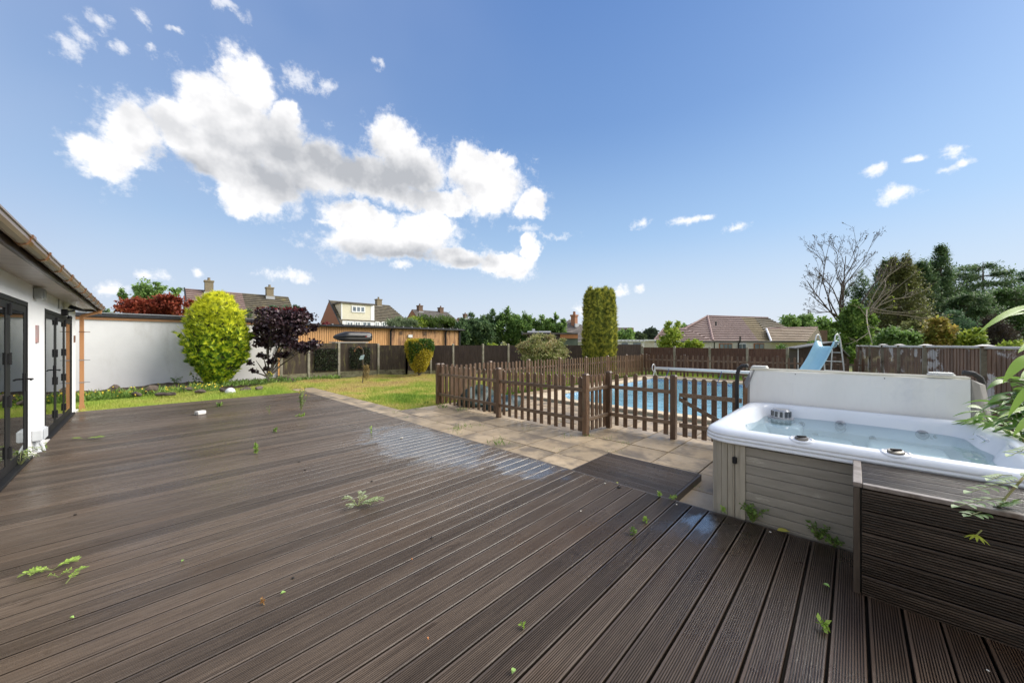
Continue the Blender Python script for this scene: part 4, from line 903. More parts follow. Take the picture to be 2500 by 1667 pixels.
# ================================================================== WHITE OUTBUILDING WALL, TIMBER ROOM
wl = thing('white_outbuilding', 'long low white rendered outbuilding with black felt roof edge across the lawn', 'outbuilding', (-6, 18.3, -.1))
part('wall', MB().box(-7, 18.3, -.12, 4.16, 22.2, 2.36), mat('white_wall_render', (0.74, 0.735, 0.73), (0.79, 0.785, 0.78), 2.2, .85, bump=.15, bscale=30, blotch=(.56, .54, .50), bl=(.50, .80), blscale=.9, bworld=(1, 1, .35)), wl)
part('timber_trim', MB().box(-7.1, 18.255, 2.35, 4.2, 18.285, 2.44), PIPE, wl)
part('roof_edge', MB().box(-7.1, 18.20, 2.441, 4.24, 22.3, 2.56), mat('black_felt', (.018, .018, .02), (.04, .04, .045), 8, .45, bump=.4), wl, bevel=.02)
part('drip_rail', MB().box(-7.1, 18.185, 2.565, 4.24, 18.24, 2.60), mat('zinc_edge', (.35, .36, .37), rough=.35, metal=.6), wl)
CED = mat('cedar_cladding', (0.50, 0.25, 0.09), (0.70, 0.40, 0.17), 2.5, .6, (8, 8, .7), orand=.0, blotch=(.27, .12, .05), bl=(.58, .75), blscale=1.1)
CED2 = mat('aged_cedar_cladding', (0.46, 0.24, 0.10), (0.64, 0.37, 0.17), 2.5, .6, (8, 8, .7), blotch=(.20, .10, .05), bl=(.45, .62), blscale=.8)
rm_ = thing('timber_garden_room', 'long orange cedar clad garden room with black roof edge behind the fence', 'garden room', (5, 21.3, -.1))
part('wall', MB().box(4.7, 21.34, -.1, 16.4, 25.5, 2.5), mat('room_core', (.05, .03, .02)), rm_)
b1, b2_ = MB(), MB(); x_ = 4.7; rg = random.Random(2)
while x_ < 16.4:
    (b1 if x_ < 11.0 else b2_).box(x_, 21.30 + rg.uniform(0, .006), -.1, x_ + .096, 21.338, 2.48); x_ += .118
for bb, mm in ((b1, CED), (b2_, CED2)): part('cladding_boards', bb, mm, rm_)['kind'] = 'stuff'
part('roof', MB().box(4.6, 21.12, 2.50, 16.75, 25.6, 2.64), mat('black_roof_felt', (.02, .02, .02), (.03, .03, .03), 8, .95), rm_, bevel=.01)
part('gutter', MB().tube([(4.6, 21.06, 2.53), (16.75, 21.06, 2.53)], .055, 8), BLK, rm_)
bb = MB(); x_ = 4.9
while x_ < 16.6: bb.box(x_, 21.02, 2.60, x_ + .06, 21.2, 2.66); x_ += .62
part('roof_clips', bb, mat('clip_grey', (.3, .31, .32), rough=.4), rm_)
for x_ in (10.98, 15.2): part('downpipe', MB().tube([(x_, 21.08, 2.5), (x_ - .04, 21.2, 2.3), (x_ - .04, 21.2, -.1)], .06, 8), BLK, rm_)
part('corner_board', MB().box(16.4, 21.22, -.1, 16.52, 21.5, 2.5), BLK, rm_)
for x_, z_ in ((11.6, 2.12), (13.4, 2.12)): part('vent', MB().box(x_, 21.27, z_, x_ + .2, 21.297, z_ + .2), mat('vent_brown', (.12, .07, .04)), rm_)
part('lamp', MB().box(12.2, 21.2, 1.95, 12.5, 21.297, 2.13).tube([(12.35, 21.25, 1.95), (12.35, 21.25, 1.2)], .02, 6), WPA, rm_)

# car roof box on a slab behind the fence
def bearing_box(px, y): a, c = ray(px); k = y / c; return a * k, k
rx0, k0 = bearing_box(816, 19.3); rx1, k1 = bearing_box(897, 19.3)
zb_ = zz(834, k0)
st_ = thing('store_cupboard', 'grey topped garden store behind the fence, under the roof box', 'cupboard', ((rx0 + rx1) / 2, 19.3, -.1))
part('body', MB().box(rx0 + .1, 19.15, -.1, rx1 - .15, 19.95, zb_ - .06), mat('store_body', (.10, .10, .09), rough=.8), st_)
part('top', MB().box(rx0 - .02, 19.05, zb_ - .06, rx1 - .05, 20.0, zb_ - .005), mat('store_top', (.28, .28, .26), (.36, .36, .33), 5, .8), st_)
rb = thing('car_roof_box', 'glossy black car roof box resting on the grey store behind the fence', 'roof box', (rx0, 19.5, zb_))
Lr = rx1 - rx0 + .18; Hr = .56
def rbl(scale_z, zlo):
    Ls = []
    for i in range(15):
        t = i / 14; x = Lr * t; e = min(1, (t / .34)) ** .62 if t < .34 else (1 if t < .95 else 1 - ((t - .95) / .05) ** 2 * .22)
        hh = Hr * e; wv = .42 * (min(1, t / .25) ** .5) ; 
        if zlo: Ls.append([(x + (.0 if t > 0 else .0), wv * c, -.0 + Hr * .40 - hh * .38 * s_) for c, s_ in ((-1, 0), (-.98, .35), (-.85, .85), (-.6, 1), (.6, 1), (.85, .85), (.98, .35), (1, 0))])
        else: Ls.append([(x, wv * c, Hr * .405 + hh * .56 * s_) for c, s_ in ((-1.02, 0), (-1.0, .3), (-.92, .7), (-.72, .96), (-.3, 1), (.3, 1), (.72, .96), (.92, .7), (1, .3), (1.02, 0))])
    return MB().loops(Ls, True, True)
rbm = mat('gloss_black_plastic', (.012, .013, .015), (.018, .019, .022), 3, .28)
part('lid', rbl(1, False), rbm, rb, loc=(0, 0, 0), smooth=True); part('base', rbl(1, True), mat('matt_black_plastic', (.02, .02, .02), rough=.5), rb, loc=(0, 0, 0), smooth=True)
part('maker_badge', MB().box(Lr * .84, -.4235, .27, Lr * .94, -.412, .305), mat('badge_white', (.7, .7, .7), (.75, .75, .75), 3, .4), rb, loc=(0, -.012, 0)); part('maker_badge', MB().box(Lr * .80, -.4235, .268, Lr * .838, -.412, .30), mat('badge_red', (.5, .03, .03), rough=.4), rb, loc=(0, -.012, 0))

# ================================================================== HOUSES
BRICK = mat('red_brown_brick', (0.24, 0.105, 0.06), (0.36, 0.18, 0.11), 14, .85, (1, 1, 3), detail=2); BRICK2 = mat('buff_chimney_brick', (0.17, 0.14, 0.09), (0.26, 0.21, 0.14), 14, .9)
TRED = mat('pink_red_tile', (0.19, 0.130, 0.115), (0.27, 0.195, 0.175), 1.5, .75, (1, 1, 1)); TGRY = mat('mossy_brown_tile', (0.075, 0.065, 0.05), (0.17, 0.145, 0.10), 2.5, .85, blotch=(.22, .19, .09), bl=(.56, .7), blscale=.7)
TDK = mat('dark_grey_tile', (0.065, 0.058, 0.055), (0.13, 0.115, 0.105), 2.5, .8); TTAN = mat('tan_tile', (0.30, 0.23, 0.165), (0.40, 0.32, 0.235), 1.2, .75); TGN = mat('mossy_dark_tile', (.10, .085, .06), (.17, .14, .09), 1.2, .8)
BRICKD = mat('dark_brown_brick', (0.11, 0.070, 0.048), (0.18, 0.115, 0.08), 14, .9); CREAMB = mat('cream_cladding', (0.62, 0.58, 0.44), (0.68, 0.64, 0.50), 3, .7); UPVC = mat('white_upvc', (.72, .73, .74), (.76, .77, .78), 3, .4)
WIN = mat('window_glass', (0.10, 0.13, 0.16), (0.22, 0.26, 0.30), .6, .08, spec=.8); DGUT = mat('dark_gutter', (.02, .02, .02), rough=.5)
def slope(root, A, B_, C_, D_, mt, rows=18, lip=.05, nm='roof', stuffk=None):
    """tiled slope: A-B along the eave, D-C along the ridge above them; each course overlaps the one below"""
    A, B_, C_, D_ = map(Vector, (A, B_, C_, D_)); n = (B_ - A).cross(D_ - A).normalized()
    if n.z < 0: n = -n
    b = MB()
    for i in range(rows):
        t0, t1 = i / rows, (i + 1.12) / rows if i < rows - 1 else 1
        a0, b0, a1, b1_ = A.lerp(D_, t0), B_.lerp(C_, t0), A.lerp(D_, t1), B_.lerp(C_, t1)
        b.hexa([a0, b0, b1_ - n * .02, a1 - n * .02, a0 + n * lip, b0 + n * lip, b1_, a1])
    return part(nm, b, mt, root)
def chimney(root, x, y, z0, z1, s_, mt, pot=True):
    c = part('chimney', MB().box(x - s_/2, y - s_/2, z0, x + s_/2, y + s_/2, z1).box(x - s_/2 - .06, y - s_/2 - .06, z1, x + s_/2 + .06, y + s_/2 + .06, z1 + .16), mt, root)
    if pot: part('pot', MB().lathe([(.15, z1 + .16), (.12, z1 + .42), (.14, z1 + .48)], (x, y, 0), 10), mt, c)
    part('flashing', MB().box(x - s_/2 - .1, y - s_/2 - .12, z0 - .1, x + s_/2 + .1, y - s_/2 - .005, z0 + .25), mat('lead', (.35, .36, .38)), c)
def zat(py, px, Y):                         # height of picture row py on the bearing px where it meets the plane y = Y
    a, c = ray(px); return zz(py, Y / c)
def xat(px, Y): a, c = ray(px); return a / c * Y
# pair of houses with red and brown roof halves
YR, YF = 52.0, 47.6; X0, XM, X1 = xat(452, YR), xat(590, YR), xat(701, YR); ZR = zat(704, 452, YR); ZE = ZR - 3.6
h1 = thing('semi_detached_house', 'pair of houses with one pink tiled and one mossy brown roof half, two chimneys', 'house', (X0, YF, -.5))
part('wall', MB().box(X0, YF + .3, -.5, X1, 56.0, ZE).prism([(X0 + .02, YF + .3, ZE), (X0 + .02, 56.1, ZE), (X0 + .02, YR, ZR - .1)], (X1 - X0 - .04, 0, 0)), BRICK, h1)
slope(h1, (X0, YF, ZE), (XM, YF, ZE), (XM, YR, ZR), (X0, YR, ZR), TRED, 15, .13); slope(h1, (XM, YF, ZE), (X1 + .1, YF, ZE), (X1 + .1, YR, ZR), (XM, YR, ZR), TGRY, 15, .13)
slope(h1, (X0, 56.5, ZE), (X1, 56.5, ZE), (X1, YR, ZR), (X0, YR, ZR), TGRY, 4)
part('barge_board', MB().hexa([(X0 - .12, YF, ZE - .15), (X0 - .01, YF, ZE - .15), (X0 - .01, YR, ZR - .12), (X0 - .12, YR, ZR - .12), (X0 - .12, YF, ZE + .08), (X0 - .01, YF, ZE + .08), (X0 - .01, YR, ZR + .1), (X0 - .12, YR, ZR + .1)]), DGUT, h1)
chimney(h1, xat(510, YR - .4), YR - .4, zat(714, 510, YR) - .3, zat(690, 510, YR), .72, BRICK2); chimney(h1, xat(658, YR - .4), YR - .4, zat(724, 658, YR) - .3, zat(706, 658, YR), .72, BRICK2)
# brick gabled house with the cream dormer
YR = 52.3; X0, X1 = xat(804, YR), xat(949, YR); ZR = zat(733, 804, YR); YF, YB = 47.8, 56.8; ZE = ZR - 3.75
h2 = thing('dormer_house', 'brick gabled house with a wide cream clad dormer window', 'house', (X0, YF, -.5))
part('wall', MB().box(X0, YF + .2, -.5, X1 + 2, YB, ZE).prism([(X0, YF + .2, ZE), (X0, YB, ZE), (X0, YR, ZR - .08)], (X1 - X0 + .0, 0, 0)), BRICK, h2)
slope(h2, (X0, YF, ZE), (X1 + 2.2, YF, ZE), (X1, YR, ZR), (X0, YR, ZR), TGRY, 15, .12); slope(h2, (X0, YB, ZE), (X1 + 2.2, YB, ZE), (X1, YR, ZR), (X0, YR, ZR), TGRY, 4)
part('barge_board', MB().hexa([(X0 - .10, YF, ZE - .15), (X0 - .01, YF, ZE - .15), (X0 - .01, YR, ZR - .15), (X0 - .10, YR, ZR - .15), (X0 - .10, YF, ZE + .05), (X0 - .01, YF, ZE + .05), (X0 - .01, YR, ZR + .08), (X0 - .10, YR, ZR + .08)]), DGUT, h2)
YD = 48.9; DX0, DX1 = xat(834, YD), xat(906, YD); DZ1, DZ0 = zat(740, 834, YD), zat(779, 834, YD)
dm = part('dormer', MB().box(DX0, YD, DZ0, DX1, YR, DZ1), CREAMB, h2)
b = MB(); nl = 16
for k in range(nl): z0 = DZ0 + (DZ1 - DZ0) * k / nl; b.hexa([(DX0, YD - .03, z0), (DX1, YD - .03, z0), (DX1, YD, z0), (DX0, YD, z0), (DX0, YD - .01, z0 + (DZ1 - DZ0) / nl), (DX1, YD - .01, z0 + (DZ1 - DZ0) / nl), (DX1, YD, z0 + (DZ1 - DZ0) / nl), (DX0, YD, z0 + (DZ1 - DZ0) / nl)])
part('cladding', b, CREAMB, dm); part('dormer_roof', MB().box(DX0 - .2, YD - .2, DZ1, DX1 + .25, YR + .1, DZ1 + .18), TDK, dm)
part('corner_trim', MB().box(DX0 - .06, YD - .05, DZ0, DX0 + .08, YD + .05, DZ1).box(DX1 - .08, YD - .05, DZ0, DX1 + .45, YD + .05, DZ1), UPVC, dm)
wx0, wx1, wz1, wz0 = xat(858, YD), xat(891, YD), zat(746, 858, YD), zat(762, 858, YD)
def window(root, x0, x1, z0, z1, y, n=3, fm=None, t=.08):
    f = MB(); f.box(x0, y - .06, z0, x1, y, z0 + t).box(x0, y - .06, z1 - t, x1, y, z1)
    for k in range(n + 1): xc = x0 + (x1 - x0 - t) * k / n; f.box(xc, y - .058, z0 + t, xc + t, y, z1 - t)
    w_ = part('window', f, fm or UPVC, root); part('pane', MB().box(x0 + t * .5, y - .03, z0 + t * .5, x1 - t * .5, y - .01, z1 - t * .5), WIN, w_); return w_
window(h2, wx0, wx1, wz0, wz1, YD - .04, 3, t=.16)
YW = YF + .2
for a_, c_ in ((846, 862), (866, 880), (884, 906), (916, 926), (932, 944)): window(h2, xat(a_, YW), xat(c_, YW), zat(798, a_, YW), zat(785, a_, YW), YW - .02, 2, t=.12)
part('upper_wall', MB().box(xat(836, YW), YW - .015, zat(800, 836, YW), xat(950, YW), YW - .001, zat(783, 836, YW)), UPVC, h2)
chimney(h2, xat(924, YR), YR, zat(745, 924, YR) - .4, zat(733, 924, YR), .75, BRICK2)
# more distant houses
def far_house(label, pl, pr, pyl, Y, depth, drop, roofm, chim, wallm=BRICK, over=0):
    X0, X1 = xat(pl, Y), xat(pr, Y); ZR = zat(pyl, pl, Y); ZE = ZR - drop
    h = thing('distant_house', label, 'house', (X0, Y - depth, -.5))
    part('wall', MB().box(X0, Y - depth + .2, -.5, X1 + over, Y + depth, ZE).prism([(X0, Y - depth + .2, ZE), (X0, Y + depth, ZE), (X0, Y, ZR - .08)], (X1 - X0, 0, 0)), wallm, h)
    slope(h, (X0 - .1, Y - depth, ZE), (X1 + over, Y - depth, ZE), (X1, Y, ZR), (X0 - .1, Y, ZR), roofm, 14, .06); slope(h, (X0, Y + depth, ZE), (X1 + over, Y + depth, ZE), (X1, Y, ZR), (X0, Y, ZR), roofm, 4)
    for cp, cy0, cy1 in chim: chimney(h, xat(cp, Y), Y - .1, zat(cy0, cp, Y) - .5, zat(cy1, cp, Y), .8, BRICKD)
    window(h, X0 + (X1 - X0) * .3, X0 + (X1 - X0) * .5, ZE - 1.6, ZE - .4, Y - depth + .18, 2, t=.14)
    return h
far_house('distant brick gabled house with two chimneys above the hedge', 1006, 1091, 755, 56.5, 4.4, 3.7, TDK, ((1024, 757, 748), (1075, 764, 753)), over=2.2)
far_house('farthest house on the left, one chimney showing over the dark conifers', 1118, 1152, 775, 66, 4.4, 3.5, TDK, ((1135, 775, 768),), over=2)
# bungalow with orange brick chimney, right of the dark trees
YH = 21.5
def P3(px, py, d): a, c = ray(px); return (a * d, c * d, zz(py, d))
h5 = thing('chimney_bungalow', 'grey tiled hipped bungalow roof with one orange brick chimney', 'bungalow', (*at(1405, 34), -.3))
ap = P3(1391, 779, 36); e0 = P3(1372, 834, 33); e1 = P3(1450, 834, 33); e2 = P3(1500, 832, 39); 
slope(h5, P3(1330, 832, 33), e1, P3(1412, 790, 35.6), ap, mat('grey_brown_tile', (.16, .14, .13), (.24, .21, .19), 1.5, .8), 15, .05)
slope(h5, e1, e2, P3(1412, 790, 35.6), P3(1410, 790, 35.6), TDK, 12, .05)
slope(h5, P3(1330, 832, 33), P3(1330, 832, 39.5), ap, ap, TDK, 5, .05)
x_, y_ = at(1402, 35.2); chimney(h5, x_, y_, zz(796, 35), zz(772, 35), .48, mat('orange_brick', (.28, .12, .065), (.38, .18, .10), 14, .85))
xx0, yy0 = at(1345, 33.6); xx1, yy1 = at(1452, 33.6); part('wall', MB().hexa([(xx0, yy0, -.3), (xx1, yy1, -.3), (xx1 + 4, yy1 + 4, -.3), (xx0 + 4, yy0 + 4, -.3), (xx0, yy0, zz(834, 33.6)), (xx1, yy1, zz(834, 33.6)), (xx1 + 4, yy1 + 4, zz(834, 33.6)), (xx0 + 4, yy0 + 4, zz(834, 33.6))]), UPVC, h5)
# pergola room with orange fascia
d_ = 25; pg = thing('green_garden_room', 'green panelled garden room with an orange timber fascia beside the yew', 'garden room', (*at(1370, d_), -.2))
def qd(pxa, pya, pxb, pyb, d, th=.3, d2=None):
    A, B_ = Vector(P3(pxa, pya, d)), Vector(P3(pxb, pya, d2 or d)); A2, B2 = Vector(P3(pxa, pyb, d)), Vector(P3(pxb, pyb, d2 or d)); nn = (B_ - A).cross(Vector((0, 0, 1))).normalized() * -th
    if nn.dot(Vector((A.x, A.y, 0))) < 0: nn = -nn
    return [A2, B2, B2 + nn, A2 + nn, A, B_, B_ + nn, A + nn]
b = MB(); 
for k in range(12): 
    pa = 1372 + 38 * k / 12; b.hexa(qd(pa, 824, pa + 2.6, 872, d_, .2))
b.hexa(qd(1372, 824, 1411, 872, d_ + .05, 2.5)); part('wall', b, mat('green_panel', (.10, .13, .10), (.14, .17, .13), 4, .6), pg)
part('fascia', MB().hexa(qd(1368, 816, 1411, 826, d_ - .1, .12)), mat('orange_fascia', (.42, .17, .06), (.5, .22, .09), 6, .6), pg)
part('roof', MB().hexa(qd(1277, 812, 1411, 816, d_ - .2, 3.2)), TDK, pg); part('side_wall', MB().hexa(qd(1290, 817, 1368, 872, d_, 2.2)), mat('shed_side', (.05, .035, .03)), pg)
rb_ = thing('roof_ladder', 'white folded sun lounger lying on the flat garden room roof', 'sun lounger', (*at(1300, d_ + .3), 2.1))
part('bed', MB().hexa(qd(1288, 808, 1345, 811.5, d_ + .3, .5)), UPVC, rb_); part('backrest', MB().hexa(qd(1300, 803, 1306, 809, d_ + .3, .5)), UPVC, rb_); rb_.name = 'sun_lounger'
# glazed lean-to and small roofs right of the yew
lt = thing('white_lean_to', 'white ribbed lean-to roof behind the fence, right of the yew', 'lean-to', (*at(1550, 27), -.2))
part('roof', MB().hexa(qd(1495, 829, 1575, 834, 27, 2.5)), UPVC, lt); b = MB()
for k in range(9): b.hexa(qd(1498 + k * 9, 830, 1500 + k * 9, 832, 26.95, .05))
part('roof_ribs', b, mat('rib_grey', (.3, .3, .3)), lt); part('wall', MB().hexa(qd(1497, 834.5, 1573, 872, 27.2, 2)), UPVC, lt)
for k, (a_, c_) in enumerate(((1518, 1533), (1546, 1566))): w_ = part('window', MB().hexa(qd(a_, 837, c_, 842, 27.1, .05)), WIN, lt)
gg = thing('block_garage', 'pale block garage with flat roof between the lean-to and the tiled bungalow', 'garage', (*at(1585, 30), -.2))
part('wall', MB().hexa(qd(1572, 832, 1598, 872, 30, 3)), mat('pale_block', (.42, .39, .32), (.52, .49, .42), 6, .85), gg); part('roof', MB().hexa(qd(1568, 829, 1602, 832, 29.8, 3.4)), UPVC, gg)
gb_ = thing('distant_bungalow', 'small distant grey roofed bungalow just right of the columnar yew', 'bungalow', (*at(1520, 62), -.5))
slope(gb_, P3(1470, 826, 60), P3(1547, 826, 60), P3(1543, 799.5, 64), P3(1480, 799.5, 64), TDK, 10, .05); part('gable', MB().hexa(qd(1541, 800, 1547, 850, 60.1, 6)), BRICK, gb_); part('wall', MB().hexa(qd(1474, 826, 1541, 850, 60.2, 6)), BRICK, gb_)
# big tiled bungalow
bg_ = thing('tiled_bungalow', 'white bungalow with a wide hipped roof of pink, mossy and tan tiles', 'bungalow', (*at(1740, 42), -.6))
D1, D2, DR = 40.0, 40.0, 46.0
EY = 833
def E_(px, py=EY, d=40.): return P3(px, py, d)
# front slope in three colours, right wing, left hip
slope(bg_, E_(1740), E_(1851), P3(1808, 774.3, DR), P3(1727, 772.2, DR), TRED, 12, .13)
slope(bg_, E_(1851), E_(1885), P3(1840, 775.4, DR), P3(1808, 774.3, DR), mat('mossy_pink_tile', (.20, .16, .09), (.27, .21, .12), 1.5, .8), 12, .13)
slope(bg_, E_(1885, 832), E_(1950, 815, 43), P3(1875, 776.7, DR), P3(1840, 775.4, DR), TGN, 11, .13)
slope(bg_, P3(1597, 831, 39.5), E_(1740), P3(1727, 772.2, DR), P3(1700, 786, 45), TRED, 12, .13)
slope(bg_, P3(1597, 831, 39.4), P3(1740, 833, 39.9), P3(1673, 802, 42), P3(1620, 803, 41.5), TRED, 7, .12)
slope(bg_, E_(1881, 833, 39), P3(1970, 833, 38), P3(1996, 799.7, 42), P3(1871, 802.5, 42), TTAN, 8, .11)
slope(bg_, P3(1970, 833, 38), P3(2010, 831, 45), P3(1996, 799.7, 42), P3(1995, 799.7, 42), TGN, 6, .05)
b = MB().tube([E_(1740, 831), P3(1727, 771, DR)], .14, 6).tube([P3(1727, 771.4, DR), P3(1875, 776, DR)], .12, 6).tube([P3(1871, 802, 42), P3(1996, 799.2, 42)], .10, 6).tube([P3(1727, 771, DR), P3(1672, 802, 42), P3(1620, 802.5, 41.5), P3(1597, 830, 39.5)], .10, 6)
part('ridge_tiles', b, mat('ridge_tile', (.22, .14, .13), (.3, .2, .18), 4, .8), bg_)
part('valley', MB().tube([P3(1871, 802.5, 41.9), P3(1883, 833, 38.9)], .10, 6), UPVC, bg_)
part('gutter', MB().tube([P3(1597, 834, 39.3), P3(1740, 834.5, 39.6), P3(1883, 834.5, 38.8)], .08, 6).tube([P3(1883, 834.5, 38.7), P3(1970, 834, 37.8)], .08, 6), DGUT, bg_)
part('wall', MB().hexa(qd(1600, 834, 1970, 900, 40.2, 5)), mat('bungalow_render', (.62, .61, .58), (.68, .67, .64), 3, .85), bg_)
ORW = mat('orange_wood', (.34, .14, .05), (.42, .19, .08), 5, .5)
for a_, c_, mm in ((1757, 1788, ORW), (1803, 1822, UPVC), (1842, 1866, ORW)):
    fr_ = part('window', MB().hexa(qd(a_, 838, c_, 852, 40.05, .15)), mm, bg_); n_ = 2 if c_ - a_ < 28 else 3
    for k in range(n_): part('pane', MB().hexa(qd(a_ + 1.4 + (c_ - a_ - 1) * k / n_, 840, a_ + (c_ - a_) * (k + 1) / n_ - 1, 851, 40.0, .04)), WIN, fr_)
part('vent_pipe', MB().tube([P3(1748, 795, 42), P3(1748, 785, 42)], .09, 6), DGUT, bg_); part('soil_pipe', MB().tube([P3(1807, 822, 39.2), P3(1807, 835, 39.2), P3(1803, 838, 39.9), P3(1803, 860, 39.9)], .08, 6), DGUT, bg_)
part('downpipe', MB().tube([P3(1744, 834, 39.7), P3(1744, 860, 40)], .06, 6), DGUT, bg_)
part('chimney', MB().hexa(qd(1998, 806, 2020, 870, 44, .8)), BRICKD, bg_)
# dark shed behind the slide
SHD = mat('dark_shed_boards', (.035, .022, .016), (.07, .045, .033), 3, .8, (8, 8, 1), bump=.4)
ds = 16.8; shd = thing('garden_shed', 'dark brown garden shed with a shallow gable behind the pool slide', 'shed', (*at(2008, ds), Z0))
b = MB(); A = Vector(P3(1948, 850, ds)); B_ = Vector(P3(2068, 868, ds)); Cc = Vector(P3(2035, 836, ds)); A0, B0_ = Vector((A.x, A.y, Z0 - .05)), Vector((B_.x, B_.y, Z0 - .05)); bk = Vector((1.6, .5, 0))
b.prism([A0, B0_, B_, Cc, A], bk); part('wall', b, SHD, shd)
up_ = Vector((0, 0, .05)); b = MB(); fw_ = Vector((-.2, -.06, 0))
for p, q in ((A - (Cc - A) * .1, Cc), (Cc, B_ + (B_ - Cc) * .1)): b.hexa([p + fw_, q + fw_, q + bk, p + bk, p + fw_ + up_, q + fw_ + up_, q + bk + up_, p + bk + up_])
part('roof', b, mat('grey_felt', (.12, .12, .12), (.18, .18, .18), 5, .9), shd)
part('corner_trim', MB().tube([A0 + fw_ * .2, A + fw_ * .2], .025, 4), UPVC, shd)

# ================================================================== TREES AND SHRUBS
def spray(n_leaf, L, wd, rng, curl=.3):
    """one upright frond of a golden conifer: narrow leaflets fanning in a plane"""
    V = []
    for k in range(n_leaf):
        a = (k / (n_leaf - 1) - .5) * 1.5; l = L * (.55 + .45 * math.cos(a)) * rng.uniform(.8, 1.1); z0 = L * .12 * k / n_leaf
        dx, dz = math.sin(a), math.cos(a); w_ = wd * rng.uniform(.7, 1.2)
        V += [(0, 0, z0), (dx * l * .45 + dz * w_, .01, z0 + dz * l * .45 - dx * w_), (dx * l, curl * l * .35, z0 + dz * l), (dx * l * .45 - dz * w_, .01, z0 + dz * l * .45 + dx * w_)]
    return np.array(V)
def place(tmpl, P, N, up, s, rng):
    """copies of a template turned so that its z follows `up` and its y faces away from N"""
    n = len(P); z = unit(up); y = unit(N - z * np.sum(N * z, axis=1, keepdims=True)); x = np.cross(y, z)
    a = rng.uniform(-.9, .9, (n, 1)); x2 = x * np.cos(a) + y * np.sin(a); y2 = np.cross(z, x2)
    V = P[:, None, :] + s[:, None, None] * (tmpl[None, :, 0:1] * x2[:, None, :] + tmpl[None, :, 1:2] * y2[:, None, :] + tmpl[None, :, 2:3] * z[:, None, :])
    return V.reshape(-1, 3)
rng2 = np.random.default_rng(11); rr = random.Random(11)
# golden conifer: inverted teardrop outline
cx_, cy_ = at(531, 13.35); gz = -.05
prof_y = [(715, 6), (722, 28), (735, 44), (755, 58), (780, 70), (810, 78), (840, 80), (862, 77), (880, 66), (900, 52), (920, 36), (935, 22), (943, 12)]
zs = np.array([zz(y, 13.35) for y, r in prof_y])[::-1]; rs = np.array([hw(531, r, 13.35) for y, r in prof_y])[::-1]
gc = thing('golden_conifer', 'big rounded golden green conifer in front of the white wall', 'conifer', (cx_, cy_, gz))
n = 3100; u = rng2.uniform(0, 1, n) ; zq = zs[0] + (zs[-1] - zs[0]) * u; rq = np.interp(zq, zs, rs); keep = rng2.uniform(0, 1, n) < (rq / rs.max()) ** .8 + .05; zq, rq = zq[keep], rq[keep]; n = len(zq)
aq = rng2.uniform(0, 2 * np.pi, n); lump_ = 1 + .07 * np.sin(aq * 3 + zq * 2.1) + .06 * np.sin(aq * 7 + zq * 5) + .04 * np.sin(aq * 13 - zq * 9) + .05 * np.sin(zq * 7 + 1.3)
dep_ = rng2.choice([1.0, .93, .84, .72], n, p=[.35, .3, .22, .13]); rq2 = rq * lump_ * dep_ - .05
N_ = np.stack([np.cos(aq), np.sin(aq), 0 * aq], 1); P = np.array([cx_, cy_, 0]) + N_ * rq2[:, None] + np.array([0, 0, 1]) * zq[:, None]; P[:, 2] -= .06
stray = rng2.uniform(0, 1, n) < .05; P[stray] += N_[stray] * .07
up = N_ * rng2.uniform(.05, .9, (n, 1)) + np.array([0, 0, 1.0]) + rng2.normal(size=(n, 3)) * .22
VV = place(spray(9, .23, .014, rr), P, N_, up, rng2.uniform(.7, 1.25, n), rng2)
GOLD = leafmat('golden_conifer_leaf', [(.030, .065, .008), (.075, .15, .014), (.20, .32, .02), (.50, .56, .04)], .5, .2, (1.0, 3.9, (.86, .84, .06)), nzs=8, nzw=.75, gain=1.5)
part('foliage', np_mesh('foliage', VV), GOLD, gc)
b = MB()
for k in range(9):
    a = k * .7; r = .32 * rr.uniform(.4, 1)
    b.tube([(cx_ + .05 * math.cos(a), cy_ + .05 * math.sin(a), -.1), (cx_ + r * .5 * math.cos(a), cy_ + r * .5 * math.sin(a), .3), (cx_ + r * 1.6 * math.cos(a), cy_ + r * 1.6 * math.sin(a), 1.0)], [.045, .03, .012], 5)
part('stems', b, BARK, gc)
# added core: blocks light through the crown, its dark colour shades the gaps
core = MB().lathe([(max(.02, r * .74), z) for z, r in zip(zs[1:], rs[1:])], (cx_, cy_, 0), 14); part('shade_core', core, mat('dark_shade_core', (.02, .03, .008), (.05, .06, .015), 9, .9), gc)

# purple leaved small tree: layered fans of round leaves on bare forking stems
pd_ = 14.3; PUR = leafmat('purple_leaf', [(.012, .007, .010), (.030, .015, .020), (.07, .036, .045), (.17, .105, .12)], .38, .15, spec=.6)
PUR2 = leafmat('wine_red_leaf', [(.10, .014, .016), (.18, .025, .03), (.06, .016, .02)], .4, .3)
px0_, py0_ = at(656, pd_); pt = thing('purple_tree', 'dark purple leaved small tree between the golden conifer and the fence', 'tree', (px0_, py0_, 0))
rg = np.random.default_rng(5); PP = []
for (ex, ey, er, ez, n_) in ((690, 785, 60, 26, 1500), (640, 792, 38, 24, 900), (725, 800, 40, 24, 800), (745, 775, 34, 18, 550), (680, 815, 56, 22, 1200), (650, 835, 34, 20, 500), (710, 835, 44, 20, 800), (760, 842, 30, 16, 420), (735, 850, 26, 13, 260), (660, 762, 40, 12, 500), (720, 765, 38, 10, 420), (620, 815, 16, 14, 160), (770, 800, 14, 12, 110), (640, 868, 20, 9, 110), (620, 905, 12, 5, 45), (668, 880, 16, 8, 70), (612, 885, 12, 6, 40), (690, 862, 30, 12, 220), (650, 900, 14, 6, 40), (740, 758, 10, 10, 60)):
    X_, Y_ = at(ex, pd_); r_ = hw(ex, er, pd_); PP.append(ellips(rg, (X_, Y_, zz(ey, pd_)), (r_, r_ * .8, ez * pd_ / 869), int(n_ * 1.25), max(5, n_ // 35), .42, .2))
